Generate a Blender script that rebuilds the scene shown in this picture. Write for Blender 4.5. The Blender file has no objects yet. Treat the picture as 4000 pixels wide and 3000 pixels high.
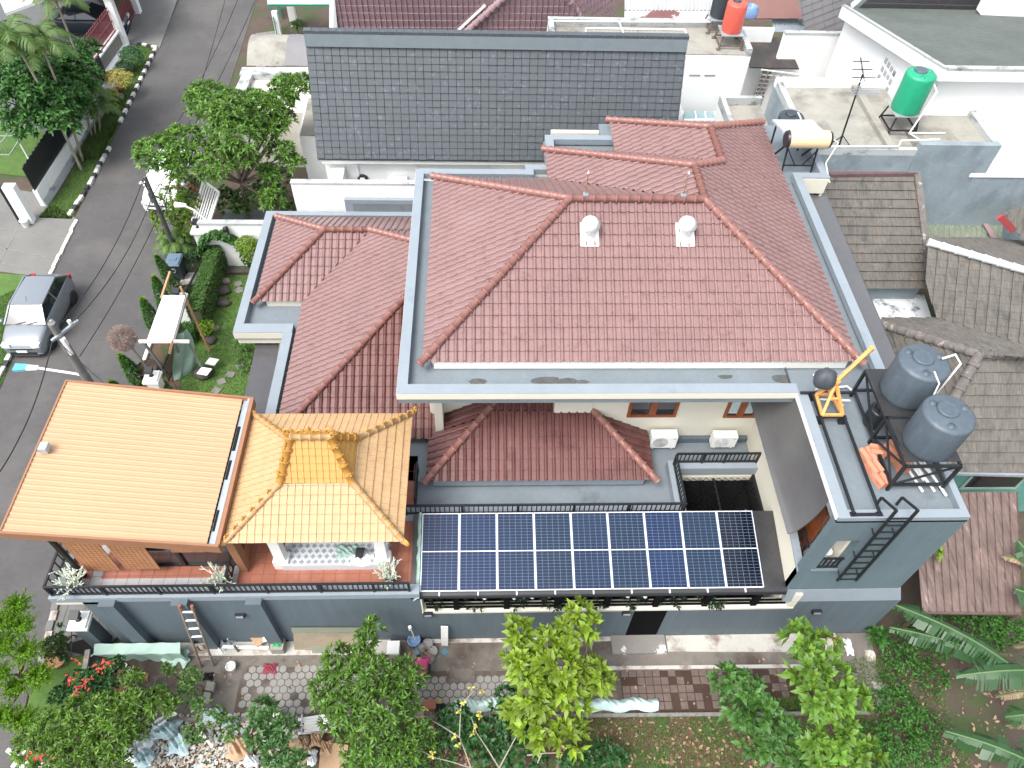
import bpy, bmesh, math, random
import numpy as np
from mathutils import Vector, Matrix
random.seed(7); RNG = np.random.default_rng(7)
SC = bpy.context.scene; COL = SC.collection
# ---------------------------------------------------------------- camera
CAM_H = 23.0; F = 2977.0
_v = np.array([-110., 2400., F]); _d = np.array([-123., -3699., F])
_y = _d/np.linalg.norm(_d); _z = -_v/np.linalg.norm(_v); _z -= _z.dot(_y)*_y; _z /= np.linalg.norm(_z)
_x = np.cross(_y, _z); _x = _x if _x[0] > 0 else -_x
ROT = np.array([_x, _y, _z])
cam = bpy.data.objects.new('camera', bpy.data.cameras.new('camera')); COL.objects.link(cam); SC.camera = cam
cam.data.sensor_width = 36; cam.data.lens = 36*F/4000; cam.data.clip_end = 500; cam.data.clip_start = .1
_m = Matrix.Identity(4)
for _i in range(3):
    _m[_i][0] = ROT[_i, 0]; _m[_i][1] = -ROT[_i, 1]; _m[_i][2] = -ROT[_i, 2]
_m[2][3] = CAM_H; cam.matrix_world = _m
# ---------------------------------------------------------------- sky, sun, exposure
SUN_EL, SUN_AZ = 62, 200      # azimuth the light travels towards, measured from +x
W = bpy.data.worlds.new('World'); SC.world = W; W.use_nodes = True
_n = W.node_tree.nodes; _l = W.node_tree.links; _bg = _n['Background']
_sky = _n.new('ShaderNodeTexSky'); _sky.sky_type = 'NISHITA'; _sky.sun_disc = False
_sky.sun_elevation = math.radians(SUN_EL); _sky.sun_rotation = math.radians(60); _sky.dust_density = 4; _sky.air_density = 1.2
_hs = _n.new('ShaderNodeHueSaturation'); _hs.inputs['Saturation'].default_value = .38
_l.new(_sky.outputs[0], _hs.inputs['Color']); _l.new(_hs.outputs[0], _bg.inputs['Color']); _bg.inputs['Strength'].default_value = .15
sun = bpy.data.objects.new('sun', bpy.data.lights.new('sun', 'SUN')); COL.objects.link(sun)
sun.data.energy = 1.05; sun.data.angle = math.radians(25); sun.data.color = (1, .98, .95)
_sd = Vector((math.cos(math.radians(60))*math.cos(math.radians(SUN_EL)), math.sin(math.radians(60))*math.cos(math.radians(SUN_EL)), math.sin(math.radians(SUN_EL))))
_sd = Vector((-.36, -.34, .87)).normalized()
sun.rotation_euler = _sd.to_track_quat('Z', 'Y').to_euler()
_sky.sun_elevation = math.asin(_sd.z); _sky.sun_rotation = math.atan2(_sd.x, _sd.y)
SC.view_settings.view_transform = 'Standard'; SC.view_settings.look = 'None'; SC.view_settings.exposure = 1.24; SC.view_settings.gamma = 1
SC.render.engine = 'CYCLES'; SC.cycles.max_bounces = 6
# ---------------------------------------------------------------- helpers
def ray(px, py): return ROT @ np.array([px-2000., py-1500., F])
def U(px, py, z):
    r = ray(px, py); t = (z-CAM_H)/r[2]; return Vector((r[0]*t, r[1]*t, z))
def UY(px, py, y):
    r = ray(px, py); t = y/r[1]; return Vector((r[0]*t, y, CAM_H+r[2]*t))
def UX(px, py, x):
    r = ray(px, py); t = x/r[0]; return Vector((x, r[1]*t, CAM_H+r[2]*t))
def UP(px, py, o, n):
    r = Vector(ray(px, py)); c = Vector((0, 0, CAM_H)); t = (o-c).dot(n)/r.dot(n); return c+r*t

MATS = {}
def mat(name, col, rough=.7, var=.12, scale=3., bump=.0, bscale=60., stain=None, metal=0., spec=.5, streak=None, attr=False, trans=0., alpha=1., wave=None):
    m = bpy.data.materials.new(name); m.use_nodes = True; MATS[name] = m
    nt = m.node_tree; N = nt.nodes; L = nt.links; b = N['Principled BSDF']
    b.inputs['Roughness'].default_value = rough; b.inputs['Metallic'].default_value = metal
    b.inputs['Specular IOR Level'].default_value = spec
    tc = N.new('ShaderNodeTexCoord'); cur = None
    rgb = N.new('ShaderNodeRGB'); rgb.outputs[0].default_value = (*col, 1); cur = rgb.outputs[0]
    def noise(sc, det=5, vec=None, stretch=None):
        n = N.new('ShaderNodeTexNoise'); n.inputs['Scale'].default_value = sc; n.inputs['Detail'].default_value = det; n.inputs['Roughness'].default_value = .62
        if stretch:
            mp = N.new('ShaderNodeMapping'); mp.inputs['Scale'].default_value = stretch; L.new(tc.outputs['Object'], mp.inputs[0]); L.new(mp.outputs[0], n.inputs['Vector'])
        else: L.new(tc.outputs['Object'], n.inputs['Vector'])
        return n
    def mul(a, fac_out, lo, hi):
        mr = N.new('ShaderNodeMapRange'); mr.inputs[1].default_value = .25; mr.inputs[2].default_value = .75; mr.inputs[3].default_value = lo; mr.inputs[4].default_value = hi
        L.new(fac_out, mr.inputs[0]); mx = N.new('ShaderNodeMix'); mx.data_type = 'RGBA'; mx.blend_type = 'MULTIPLY'; mx.inputs[0].default_value = 1
        cb = N.new('ShaderNodeCombineColor'); 
        for k in range(3): L.new(mr.outputs[0], cb.inputs[k])
        L.new(a, mx.inputs[6]); L.new(cb.outputs[0], mx.inputs[7]); return mx.outputs[2]
    if attr:
        at = N.new('ShaderNodeAttribute'); at.attribute_name = 'tint'
        mx = N.new('ShaderNodeMix'); mx.data_type = 'RGBA'; mx.blend_type = 'MULTIPLY'; mx.inputs[0].default_value = 1
        L.new(cur, mx.inputs[6]); L.new(at.outputs['Color'], mx.inputs[7]); cur = mx.outputs[2]
    if var: cur = mul(cur, noise(scale).outputs[0], 1-var, 1+var); cur = mul(cur, noise(scale*9, 3).outputs[0], 1-var*.5, 1+var*.5)
    if streak:
        cur = mul(cur, noise(streak[0], 4, stretch=streak[2]).outputs[0], 1-streak[1], 1+streak[1]*.6)
    for st in (stain if isinstance(stain, list) else ([stain] if stain else [])):
        c2, sc, lo, hi = st[:4]
        n = noise(sc, 6, stretch=st[4] if len(st) > 4 else None); r = N.new('ShaderNodeMapRange'); r.inputs[1].default_value = lo; r.inputs[2].default_value = hi
        L.new(n.outputs[0], r.inputs[0]); mx = N.new('ShaderNodeMix'); mx.data_type = 'RGBA'; L.new(r.outputs[0], mx.inputs[0]); L.new(cur, mx.inputs[6]); mx.inputs[7].default_value = (*c2, 1); cur = mx.outputs[2]
    L.new(cur, b.inputs['Base Color'])
    if bump:
        n = noise(bscale, 4); bp = N.new('ShaderNodeBump'); bp.inputs['Strength'].default_value = bump; bp.inputs['Distance'].default_value = .02
        L.new(n.outputs[0], bp.inputs['Height']); L.new(bp.outputs[0], b.inputs['Normal'])
    if trans: 
        tr = N.new('ShaderNodeBsdfTranslucent'); L.new(cur, tr.inputs[0]); ms = N.new('ShaderNodeMixShader'); ms.inputs[0].default_value = trans
        out = N['Material Output']; L.new(b.outputs[0], ms.inputs[1]); L.new(tr.outputs[0], ms.inputs[2]); L.new(ms.outputs[0], out.inputs[0])
    if alpha < 1: b.inputs['Alpha'].default_value = alpha
    return m

class MB:
    def __init__(s): s.v = []; s.f = []; s.sm = []
    def add(s, vs, fs, smooth=False):
        o = len(s.v); s.v += [tuple(q) for q in vs]; s.f += [tuple(i+o for i in f) for f in fs]; s.sm += [smooth]*len(fs); return s
    def box(s, x0, x1, y0, y1, z0, z1):
        return s.add([(x0,y0,z0),(x1,y0,z0),(x1,y1,z0),(x0,y1,z0),(x0,y0,z1),(x1,y0,z1),(x1,y1,z1),(x0,y1,z1)],
                     [(0,3,2,1),(4,5,6,7),(0,1,5,4),(1,2,6,5),(2,3,7,6),(3,0,4,7)])
    def prism(s, pts, z0, z1):
        n = len(pts); ar = sum(pts[i][0]*pts[(i+1)%n][1]-pts[(i+1)%n][0]*pts[i][1] for i in range(n))
        if ar < 0: pts = pts[::-1]
        vs = [(p[0], p[1], z0) for p in pts]+[(p[0], p[1], z1) for p in pts]
        return s.add(vs, [tuple(range(n))[::-1], tuple(range(n, 2*n))]+[(i, (i+1)%n, (i+1)%n+n, i+n) for i in range(n)])
    def hexa(s, b4, t4):   # bottom ring, top ring
        return s.add(list(b4)+list(t4), [(3,2,1,0),(4,5,6,7),(0,1,5,4),(1,2,6,5),(2,3,7,6),(3,0,4,7)])
    def slab(s, q, th):    # thin slab from polygon of 3D points, thickened downwards along its normal
        q = [Vector(a) for a in q]; n = len(q); nr = (q[1]-q[0]).cross(q[2]-q[0]).normalized()
        if nr.z < -1e-6: q = q[::-1]; nr = -nr
        b = [a-nr*th for a in q]
        return s.add(q+b, [tuple(range(n)), tuple(range(n, 2*n))[::-1]]+[((i+1)%n, i, i+n, (i+1)%n+n) for i in range(n)])
    def bar(s, a, b, w, h=None, up=(0,0,1)):
        a, b = Vector(a), Vector(b); h = h or w; d = (b-a).normalized(); u = Vector(up)
        if abs(d.dot(u)) > .98: u = Vector((0,1,0))
        r = d.cross(u).normalized()*w/2; u2 = r.cross(d).normalized()*h/2
        return s.hexa([a-r-u2, a+r-u2, a+r+u2, a-r+u2], [b-r-u2, b+r-u2, b+r+u2, b-r+u2])
    def tube(s, pts, r, n=8, caps=True, smooth=True):
        pts = [Vector(p) for p in pts]; m = len(pts); rs = r if isinstance(r, (list, tuple)) else [r]*m
        vs = []; u = None
        for i, p in enumerate(pts):
            d = (pts[min(i+1, m-1)]-pts[max(i-1, 0)]).normalized()
            if u is None:
                u = Vector((0,0,1)) if abs(d.z) < .9 else Vector((1,0,0))
            u = (u-d*u.dot(d)).normalized(); w = d.cross(u)
            vs += [p+(u*math.cos(2*math.pi*k/n)+w*math.sin(2*math.pi*k/n))*rs[i] for k in range(n)]
        fs = [(i*n+k, i*n+(k+1)%n, (i+1)*n+(k+1)%n, (i+1)*n+k) for i in range(m-1) for k in range(n)]
        s.add(vs, fs, smooth)
        if caps: s.add(vs[:n], [tuple(range(n))[::-1]]); s.add(vs[-n:], [tuple(range(n))])
        return s
    def lathe(s, c, prof, n=24, smooth=True):
        vs = [(c[0]+r*math.cos(2*math.pi*k/n), c[1]+r*math.sin(2*math.pi*k/n), c[2]+z) for r, z in prof for k in range(n)]
        fs = [(i*n+k, i*n+(k+1)%n, (i+1)*n+(k+1)%n, (i+1)*n+k) for i in range(len(prof)-1) for k in range(n)]
        s.add(vs, fs, smooth)
        if prof[-1][0] > 1e-4: s.add(vs[-n:], [tuple(range(n))])
        if prof[0][0] > 1e-4: s.add(vs[:n], [tuple(range(n))[::-1]])
        return s
    def grid(s, fn, nu, nv, smooth=True, flip=False):
        vs = [fn(i/nu, j/nv) for j in range(nv+1) for i in range(nu+1)]
        fs = [(j*(nu+1)+i, j*(nu+1)+i+1, (j+1)*(nu+1)+i+1, (j+1)*(nu+1)+i) for j in range(nv) for i in range(nu)]
        if flip: fs = [f[::-1] for f in fs]
        return s.add(vs, fs, smooth)
    def build(s, name, m, parent=None, local=False, tint=None):
        me = bpy.data.meshes.new(name); off = Vector((0,0,0)); p = parent
        if not local:
            while p is not None: off += Vector(p.location); p = p.parent
        me.from_pydata([(v[0]-off.x, v[1]-off.y, v[2]-off.z) for v in s.v], [], s.f)
        me.polygons.foreach_set('use_smooth', s.sm)
        if tint is not None:
            a = me.attributes.new('tint', 'FLOAT_COLOR', 'POINT'); a.data.foreach_set('color', np.asarray(tint, dtype=np.float32).ravel())
        me.materials.append(MATS[m] if isinstance(m, str) else m)
        o = bpy.data.objects.new(name, me); COL.objects.link(o); o.parent = parent
        return o
def tag(o, label=None, cat=None, group=None, kind=None):
    if label: o['label'] = label
    if cat: o['category'] = cat
    if group: o['group'] = group
    if kind: o['kind'] = kind
    return o
def thing(name, label, cat, loc=(0,0,0), group=None, rz=0):
    o = bpy.data.objects.new(name, None); COL.objects.link(o); o.location = loc; o.rotation_euler[2] = rz; o.empty_display_size = .2
    return tag(o, label, cat, group)
def struct(name, mb, m): return tag(mb.build(name, m), kind='structure')
def copy_tree(o, parent=None):
    c = o.copy(); COL.objects.link(c); c.parent = parent
    for ch in list(o.children): copy_tree(ch, c)
    return c
def place(o, i, mk, loc, rz=0, label=None):
    pass

# --- tiled roof slopes: real raised courses and rolls, clipped to the slope's plan polygon
S_PROF = [(0,-.004),(.06,.003),(.50,.0),(.58,-.010),(.64,.034),(.76,.052),(.88,.038),(.96,-.012)]
FLAT_PROF = [(0,-.02),(.05,0),(.95,0),(.98,-.02)]
OLD_PROF = [(0,-.004),(.1,.008),(.25,.004),(.42,.012),(.6,.004),(.75,.011),(.93,.008),(.97,-.001)]
def tile_slope(poly, plane, eave, pw, pl, prof=S_PROF, step=.038, mb=None, jt=.004):
    """poly: convex list of (x,y); plane: (point, normal); eave: unit xy vector along the eave."""
    P0, Nn = Vector(plane[0]), Vector(plane[1]).normalized(); Nn = Nn if Nn.z > 0 else -Nn
    u = Vector((eave[0], eave[1], 0)); u = (u-Nn*u.dot(Nn)).normalized(); v = Nn.cross(u)
    if v.z < 0: u = -u; v = Nn.cross(u)
    def onp(x, y): return Vector((x, y, P0.z-(Nn.x*(x-P0.x)+Nn.y*(y-P0.y))/Nn.z))
    q = [onp(*p) for p in poly]; O = min(q, key=lambda a: (a-q[0]).dot(v)); 
    A = [(a-O).dot(u) for a in q]; B = [(a-O).dot(v) for a in q]
    i0, i1 = math.floor(min(A)/pw), math.ceil(max(A)/pw); j1 = math.ceil(max(B)/pl)
    bm = bmesh.new()
    ss = [(i+s)*pw for i in range(i0, i1) for s, _ in prof]+[i1*pw]; hh = [h for i in range(i0, i1) for _, h in prof]+[prof[0][1]]
    rows = []
    tl = [random.uniform(-.004, .004) for _ in range(i0, i1+1)]
    for j in range(0, j1):
        jit = [random.uniform(-jt, jt) for _ in range(i0, i1+1)]
        for bb, off in ((j*pl, step), ((j+1)*pl, 0)):
            rows.append([bm.verts.new(O+u*(ss[k])+v*bb+Nn*(hh[k]+off+jit[k//len(prof)])) for k in range(len(ss))])
    for j in range(len(rows)-1):
        for k in range(len(ss)-1):
            bm.faces.new((rows[j][k], rows[j][k+1], rows[j+1][k+1], rows[j+1][k]))
    n = len(poly); ar = sum(poly[i][0]*poly[(i+1)%n][1]-poly[(i+1)%n][0]*poly[i][1] for i in range(n))
    pp = poly if ar > 0 else poly[::-1]
    for i in range(n):
        a, b = Vector((*pp[i], 0)), Vector((*pp[(i+1)%n], 0)); d = b-a; out = Vector((d.y, -d.x, 0)).normalized()
        bmesh.ops.bisect_plane(bm, geom=bm.verts[:]+bm.edges[:]+bm.faces[:], plane_co=a, plane_no=out, clear_outer=True)
    mb = mb or MB(); bm.verts.index_update()
    mb.add([w.co.copy() for w in bm.verts], [tuple(w.index for w in f.verts) for f in bm.faces]); bm.free()
    return mb
def ridge_caps(mb, a, b, r=.11, seg=.33, collar=1.22, n=10):
    a, b = Vector(a), Vector(b); L = (b-a).length; k = max(1, round(L/seg)); d = (b-a)/k
    for i in range(k):
        p = a+d*i; q = a+d*(i+1.12)
        mb.tube([p, p+d*.02, p+d*.14, p+d*.16, q], [r*collar, r*collar, r*collar, r*1.02, r*.86], n)
    return mb
def plane3(a, b, c):
    a, b, c = Vector(a), Vector(b), Vector(c); return (a, (b-a).cross(c-a).normalized())
# --- leaves
def leaves(centers, axes, k, ln, wd, droop=.5, spread=1.15, jit=.25, tint=(1,1,1), tvar=.2, tip=(1.5,1.35,.6), up=None):
    """rosettes of k folded leaves; returns verts, faces, tints (numpy)"""
    C = np.asarray(centers, float); A = np.asarray(axes, float); A /= np.linalg.norm(A, axis=1)[:, None]; n = len(C)
    C = np.repeat(C, k, 0); Ax = np.repeat(A, k, 0); m = len(C)
    t = np.where(np.abs(Ax[:, 2:3]) < .9, np.array([[0,0,1.]]), np.array([[1.,0,0]])); e1 = np.cross(Ax, t); e1 /= np.linalg.norm(e1, axis=1)[:, None]; e2 = np.cross(Ax, e1)
    ph = np.tile(np.arange(k)*2.399, n)+np.repeat(RNG.uniform(0, 6.28, n), k)+RNG.normal(0, .25, m)
    age = np.tile(np.linspace(0, 1, k), n)
    th = spread*(.25+.75*age)+RNG.normal(0, jit*.5, m)
    rad = e1*np.cos(ph)[:, None]+e2*np.sin(ph)[:, None]
    D = Ax*np.cos(th)[:, None]+rad*np.sin(th)[:, None]
    S = np.cross(D, Ax); S /= (np.linalg.norm(S, axis=1)[:, None]+1e-6)
    L_ = (ln*(.55+.45*age)*(1+RNG.normal(0, jit*.5, m)))[:, None]; w_ = (wd*(.7+.3*age)*(1+RNG.normal(0, .12, m)))[:, None]
    Dn = np.array([[0,0,-1.]]); U_ = np.cross(S, D); U_ *= np.sign(U_[:, 2:3]+1e-9)
    p0 = C; p1 = C+D*L_*.45+U_*w_*.0; p2 = C+D*L_*.97+Dn*L_*droop*.35*(.3+age[:, None])
    mid = (C+D*L_*.5)+Dn*L_*droop*.08
    a = mid+S*w_*.5+U_*w_*.16; b = mid-S*w_*.5+U_*w_*.16; mid = mid-U_*w_*.02
    V = np.stack([p0, a, mid, b, p2], 1).reshape(-1, 3)
    base = (np.arange(m)*5)[:, None]; Fc = np.concatenate([base+np.array([[0,1,2]]), base+np.array([[0,2,3]]), base+np.array([[1,4,2]]), base+np.array([[2,4,3]])], 0)
    T = np.ones((m, 4)); tv = 1+RNG.normal(0, tvar, m); y = np.clip(1-age*2.2, 0, 1)*RNG.uniform(.2, 1, m)
    clump = np.repeat(1+RNG.normal(0, tvar*.8, n), k)
    for c in range(3): T[:, c] = np.clip(tint[c]*tv*clump*(1+(tip[c]-1)*y), .05, 4)
    return V, Fc, np.repeat(T, 5, 0)
def leaf_mesh(name, sets, m, parent=None):
    off = np.zeros(3); p = parent
    while p is not None: off += np.array(p.location); p = p.parent
    V = np.concatenate([s[0] for s in sets])-off; T = np.concatenate([s[2] for s in sets]); o = 0; Fs = []
    for s in sets: Fs.append(s[1]+o); o += len(s[0])
    Fs = np.concatenate(Fs); me = bpy.data.meshes.new(name)
    me.vertices.add(len(V)); me.vertices.foreach_set('co', V.ravel().astype(np.float32))
    me.loops.add(len(Fs)*3); me.loops.foreach_set('vertex_index', Fs.ravel().astype(np.int32))
    me.polygons.add(len(Fs)); me.polygons.foreach_set('loop_start', np.arange(0, len(Fs)*3, 3, dtype=np.int32)); me.polygons.foreach_set('loop_total', np.full(len(Fs), 3, dtype=np.int32))
    me.update(calc_edges=True); me.validate()
    at = me.attributes.new('tint', 'FLOAT_COLOR', 'POINT'); at.data.foreach_set('color', T.ravel().astype(np.float32))
    me.materials.append(MATS[m]); ob = bpy.data.objects.new(name, me); COL.objects.link(ob); ob.parent = parent
    return ob
def blob_points(lobes, n, surf=.75):
    """points near the surface of several ellipsoid lobes, with outward axes, skipping ones deep inside other lobes"""
    P = []; A = []; w = np.array([l[3]*l[4]+l[4]*l[5]+l[3]*l[5] for l in lobes]); w = w/w.sum()
    for l, ww in zip(lobes, w):
        k = max(3, int(n*ww)); d = RNG.normal(size=(k, 3)); d /= np.linalg.norm(d, axis=1)[:, None]; d[:, 2] = np.where(d[:, 2] < -.3, -d[:, 2], d[:, 2])
        r = surf+(1-surf)*RNG.random((k, 1))**.5; r *= 1+RNG.normal(0, .08, (k, 1))
        p = np.array(l[:3])+d*r*np.array(l[3:6]); P.append(p); A.append(d+np.array([0,0,.7]))
    return np.concatenate(P), np.concatenate(A)
# ---------------------------------------------------------------- materials
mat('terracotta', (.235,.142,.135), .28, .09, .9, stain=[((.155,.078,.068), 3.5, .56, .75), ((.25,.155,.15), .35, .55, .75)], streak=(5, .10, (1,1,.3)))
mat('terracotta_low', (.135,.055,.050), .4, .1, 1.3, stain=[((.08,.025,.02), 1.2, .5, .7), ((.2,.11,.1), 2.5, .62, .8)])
mat('ridge_tile', (.25,.118,.100), .32, .1, 2)
mat('cap_grey', (.235,.272,.305), .7, .06, 1.5, .15, 40, stain=[((.15,.18,.20), .9, .6, .85), ((.30,.32,.33), 3.0, .66, .8)])
mat('gutter_floor', (.165,.195,.215), .6, .12, .9, .15, 30, stain=[((.08,.09,.09), .8, .62, .8), ((.26,.26,.24), 1.3, .66, .8)])
mat('cream_wall', (.66,.63,.53), .8, .03, 1, .1, 60)
mat('grey_wall', (.102,.134,.155), .75, .07, .8, .2, 40, streak=(3, .14, (1.6,1.6,.12)), stain=((.12,.14,.155), 1.1, .6, .9))
mat('tower_wall', (.115,.16,.182), .75, .06, .8, .2, 40, streak=(3, .12, (1.6,1.6,.12)), stain=((.09,.12,.135), .7, .62, .85))
mat('white_wall', (.84,.85,.84), .85, .03, .7, .1, 30, stain=((.55,.58,.6), 1.0, .62, .95))
mat('white_fascia', (.78,.78,.74), .8, .03)
mat('black_metal', (.012,.014,.017), .45, .1)
mat('dark_void', (.006,.006,.006), .9, .3, 4)  # near-black tone; on interior walls and floors it stands in for shade
mat('teak', (.27,.075,.025), .45, .25, 6, streak=(9, .25, (1, 1, .15)))
mat('window_glass', (.03,.03,.035), .08, 0, spec=.8)
mat('curtain', (.45,.55,.56), .8, .1)
mat('smoke_sheet', (.075,.072,.076), .25, .15, .5, spec=.7)
mat('awning_brown', (.10,.10,.103), .24, .1, .5, spec=.6)
# ---------------------------------------------------------------- the two-storey house
house = thing('two_storey_house', 'big two-storey house with pinkish terracotta hip roofs and pale grey gutter parapets', 'house', (0,0,0))
PW, PL = .242, .335
ZE = 7.2; PT = .5596; YS = 13.45; XE = 10.45
def hip_roof(blocks, zed, pts, name, m='terracotta', ridge=True):
    pass
def face(poly, a, nrm, eave, m, lab=None, parent=house):
    mb = tile_slope(poly, (a, nrm), eave, PW, PL); o = mb.build('roof', m, parent)
    if lab: o['label'] = lab
    return o
ax, bx_, cx_ = -1.63, 2.22, 4.70; ya, yb, yc = 21.67, 23.3, 25.2
def hz(d): return ZE+PT*d
dA = (ya-YS)/2; rA = YS+dA; dB = (XE-bx_)/2; dC = (XE-cx_)/2
A1 = Vector((ax+dA, rA, hz(dA))); A2 = Vector((XE-dA, rA, hz(dA))); B1 = Vector((XE-dB, yb-dB, hz(dB))); C1 = Vector((XE-dC, yc-dC, hz(dC)))
# where block B's north slope meets block C's ridge line
tB = dB-dC; B2 = Vector((XE-dC, yb-dC, hz(dC)))
# where block A's north slope meets B's west slope (valley) and so on
roofR = thing('roof', None, None); roofR.parent = house
R = roofR
S_ = lambda *p: [tuple(q[:2]) for q in p]
tile_slope(S_((ax,YS),(XE,YS),A2,A1), ((0,YS,ZE),(0,-PT,1)), (1,0), PW, PL).build('south_slope', 'terracotta', R)
tile_slope(S_((ax,YS),A1,(ax,ya)), ((ax,0,ZE),(-PT,0,1)), (0,1), PW, PL).build('west_slope', 'terracotta', R)
# A north slope: from its eave up to the ridge, cut by B's west slope along the valley
vA = (bx_, ya); vtop = (B1.x, rA)       # valley at 45 degrees
tile_slope([(ax,ya),tuple(A1[:2]),(bx_+dA,rA),(bx_,ya)], ((0,ya,ZE),(0,PT,1)), (1,0), PW, PL).build('north_slope', 'terracotta', R)
tile_slope([(bx_,yb),(bx_,ya),(bx_+dB,ya-dB),tuple(B1[:2])], ((bx_,0,ZE),(-PT,0,1)), (0,1), PW, PL).build('west_slope', 'terracotta', R)
tile_slope([(bx_,yb),tuple(B1[:2]),tuple(B2[:2]),(cx_+dC,yb-dC),(cx_,yb)], ((0,yb,ZE),(0,PT,1)), (1,0), PW, PL).build('north_slope', 'terracotta', R)
tile_slope([(cx_,yc),(cx_,yb),(cx_+dC,yb-dC),tuple(C1[:2])], ((cx_,0,ZE),(-PT,0,1)), (0,1), PW, PL).build('west_slope', 'terracotta', R)
tile_slope([(cx_,yc),tuple(C1[:2]),(XE,yc)], ((0,yc,ZE),(0,PT,1)), (1,0), PW, PL).build('north_slope', 'terracotta', R)
for poly in ([(XE,YS),(XE,yb),tuple(B1[:2]),tuple(A2[:2])], [(XE,yb),(XE,yc),tuple(C1[:2]),tuple(B2[:2]),tuple(B1[:2])]):
    pass
eb = MB()
tile_slope([(XE,YS),(XE,yb-dC),(B2.x,B2.y),(B1.x,B1.y),(A2.x,A2.y)], ((XE,0,ZE),(PT,0,1)), (0,1), PW, PL, mb=eb)
tile_slope([(XE,yb-dC),(XE,yc),(C1.x,C1.y),(B2.x,B2.y)], ((XE,0,ZE),(PT,0,1)), (0,1), PW, PL, mb=eb)
eb.build('east_slope', 'terracotta', R)
up = Vector((0,0,.07)); rc = MB()
def e3(x, y, z): return Vector((x, y, z))
for a, b in ((e3(ax-.08,YS-.08,ZE-.02), A1), (e3(XE+.08,YS-.08,ZE-.02), A2), (A1, A2), (e3(ax-.05,ya+.05,ZE), A1), (A2, B1), (e3(bx_-.05,yb+.05,ZE), B1), (B2, B1), (B2, C1), (e3(cx_-.05,yc+.05,ZE), C1), (e3(XE,yc,ZE), C1)):
    ridge_caps(MB(), a+up, b+up).build('ridge_cap', 'ridge_tile', R)
# fascia boards under the eaves
fb = MB().box(ax+.3, XE-.3, YS+.06, YS+.16, ZE-.3, ZE-.01).box(ax+.25, ax+.35, YS+.2, ya-.3, ZE-.3, ZE-.01).box(XE-.35, XE-.25, YS+.2, yc, ZE-.3, ZE-.01)
fb.build('fascia', 'white_fascia', R)
# gutter: floor slab and parapet ring
gx0, gx1, gy0 = -2.27, 11.14, 12.44
gut = MB().prism([(gx0+.02,gy0+.02),(8.5,gy0+.02),(gx1-.02,gy0+.02),(gx1-.02,25.6),(cx_-.3,25.6),(cx_-.3,24.4),(bx_+.02,24.4),(bx_+.02,22.55),(1.5,22.55),(1.5,22.0),(gx0+.02,22.0)], 6.72, 6.86)
gut.build('gutter', 'gutter_floor', house)
par = MB(); pt = .3; ZP = 7.15
def wallseg(mb, x0, y0, x1, y1, z0, z1): mb.box(min(x0,x1), max(x0,x1), min(y0,y1), max(y0,y1), z0, z1)
par.box(gx0, 8.5, gy0, gy0+.33, 6.94, ZP).box(gx0, gx0+.28, gy0+.33, 22.3, 6.94, ZP).box(gx0, 1.50, 22.02, 22.3, 6.94, ZP-.003)
par.box(1.49, 1.78, 22.0, 22.54, 6.94, ZP+.003).box(1.49, 2.56, 22.3, 22.56, 6.94, ZP)
par.box(2.28, 2.58, 22.56, 24.4, 6.94, ZP).box(2.58, 4.9, 24.12, 24.4, 6.94, ZP)
par.box(10.86, gx1, 13.0, 21.97, 6.94, ZP)
par.build('parapet', 'cap_grey', house)
fas = MB().box(gx0+.03, 8.5, gy0+.03, gy0+.15, 6.80, 6.94).box(gx0+.03, gx0+.15, gy0+.15, 22.2, 6.72, 6.94).box(10.98, gx1-.02, 13, 21.9, 6.6, 6.94).box(1.5,2.4,22.3,22.5,6.7,6.94).box(2.3,2.5,22.5,24.3,6.7,6.94).box(2.5,4.9,24.2,24.37,6.7,6.94)
fas.box(gx0-.003, 8.447, gy0-.006, gy0-.001, 6.92, 7.135).box(gx0-.006, gx0-.001, gy0-.001, 22.3, 6.92, 7.135)
fas.build('fascia', 'cream_wall', house)
# inner gutter upstand by the eave
MB().box(ax+.25, XE-.3, YS+.16, YS+.40, 6.861, 6.92).build('gutter_step', 'cap_grey', house)
# upper walls
uw = MB()
uw.box(3.2, 8.5, 13.8, 14.0, 2.9, 6.7)                  # main south wall
uw.box(-1.2, 3.2, 14.3, 14.5, 3.5, 6.7)                 # recessed wall
uw.box(-1.45, -1.2, 13.7, 14.5, 3.4, 6.66)              # pillar end
uw.box(2.15, 3.3, 13.75, 14.3, 4.2, 6.66)               # projecting bay
uw.box(-1.62, -1.45, 14.2, 22, 3.4, 6.66)               # west wall
uw.box(10.5, 10.7, 13.6, 25.2, 0, 6.6).box(-1.5, 1.5, 21.9, 22.1, 3, 6.66).box(2.45,2.65,22,24.2,0,6.66).box(1.5,2.6,21.95,22.15,0,6.66).box(2.6,10.6,25.3,25.5,0,6.66).box(2.66,4.6,24.0,24.2,0,6.66)
uw.build('wall', 'cream_wall', house)
for (px, py, a, b) in ((1865,1490,.25,.12),(2135,1488,.42,.17),(2215,1490,.28,.14),(2275,1492,.2,.08),(2835,1470,.22,.1),(3065,1478,.35,.2),(3090,1485,.2,.1)):
    c = U(px, py, 6.865); n_ = 18; r_ = random.Random(px)
    MB().prism([(c.x+a*r_.uniform(.8,1.1)*math.cos(k*2*math.pi/n_), min(13.3, max(12.8, c.y+b*r_.uniform(.8,1.1)*math.sin(k*2*math.pi/n_)))) for k in range(n_)], 6.861, 6.864+.001*(px % 3)).build('stain', MATS.get('gutter_stain') or mat('gutter_stain', (.085,.088,.085), .5, .35, 6), house)
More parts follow.
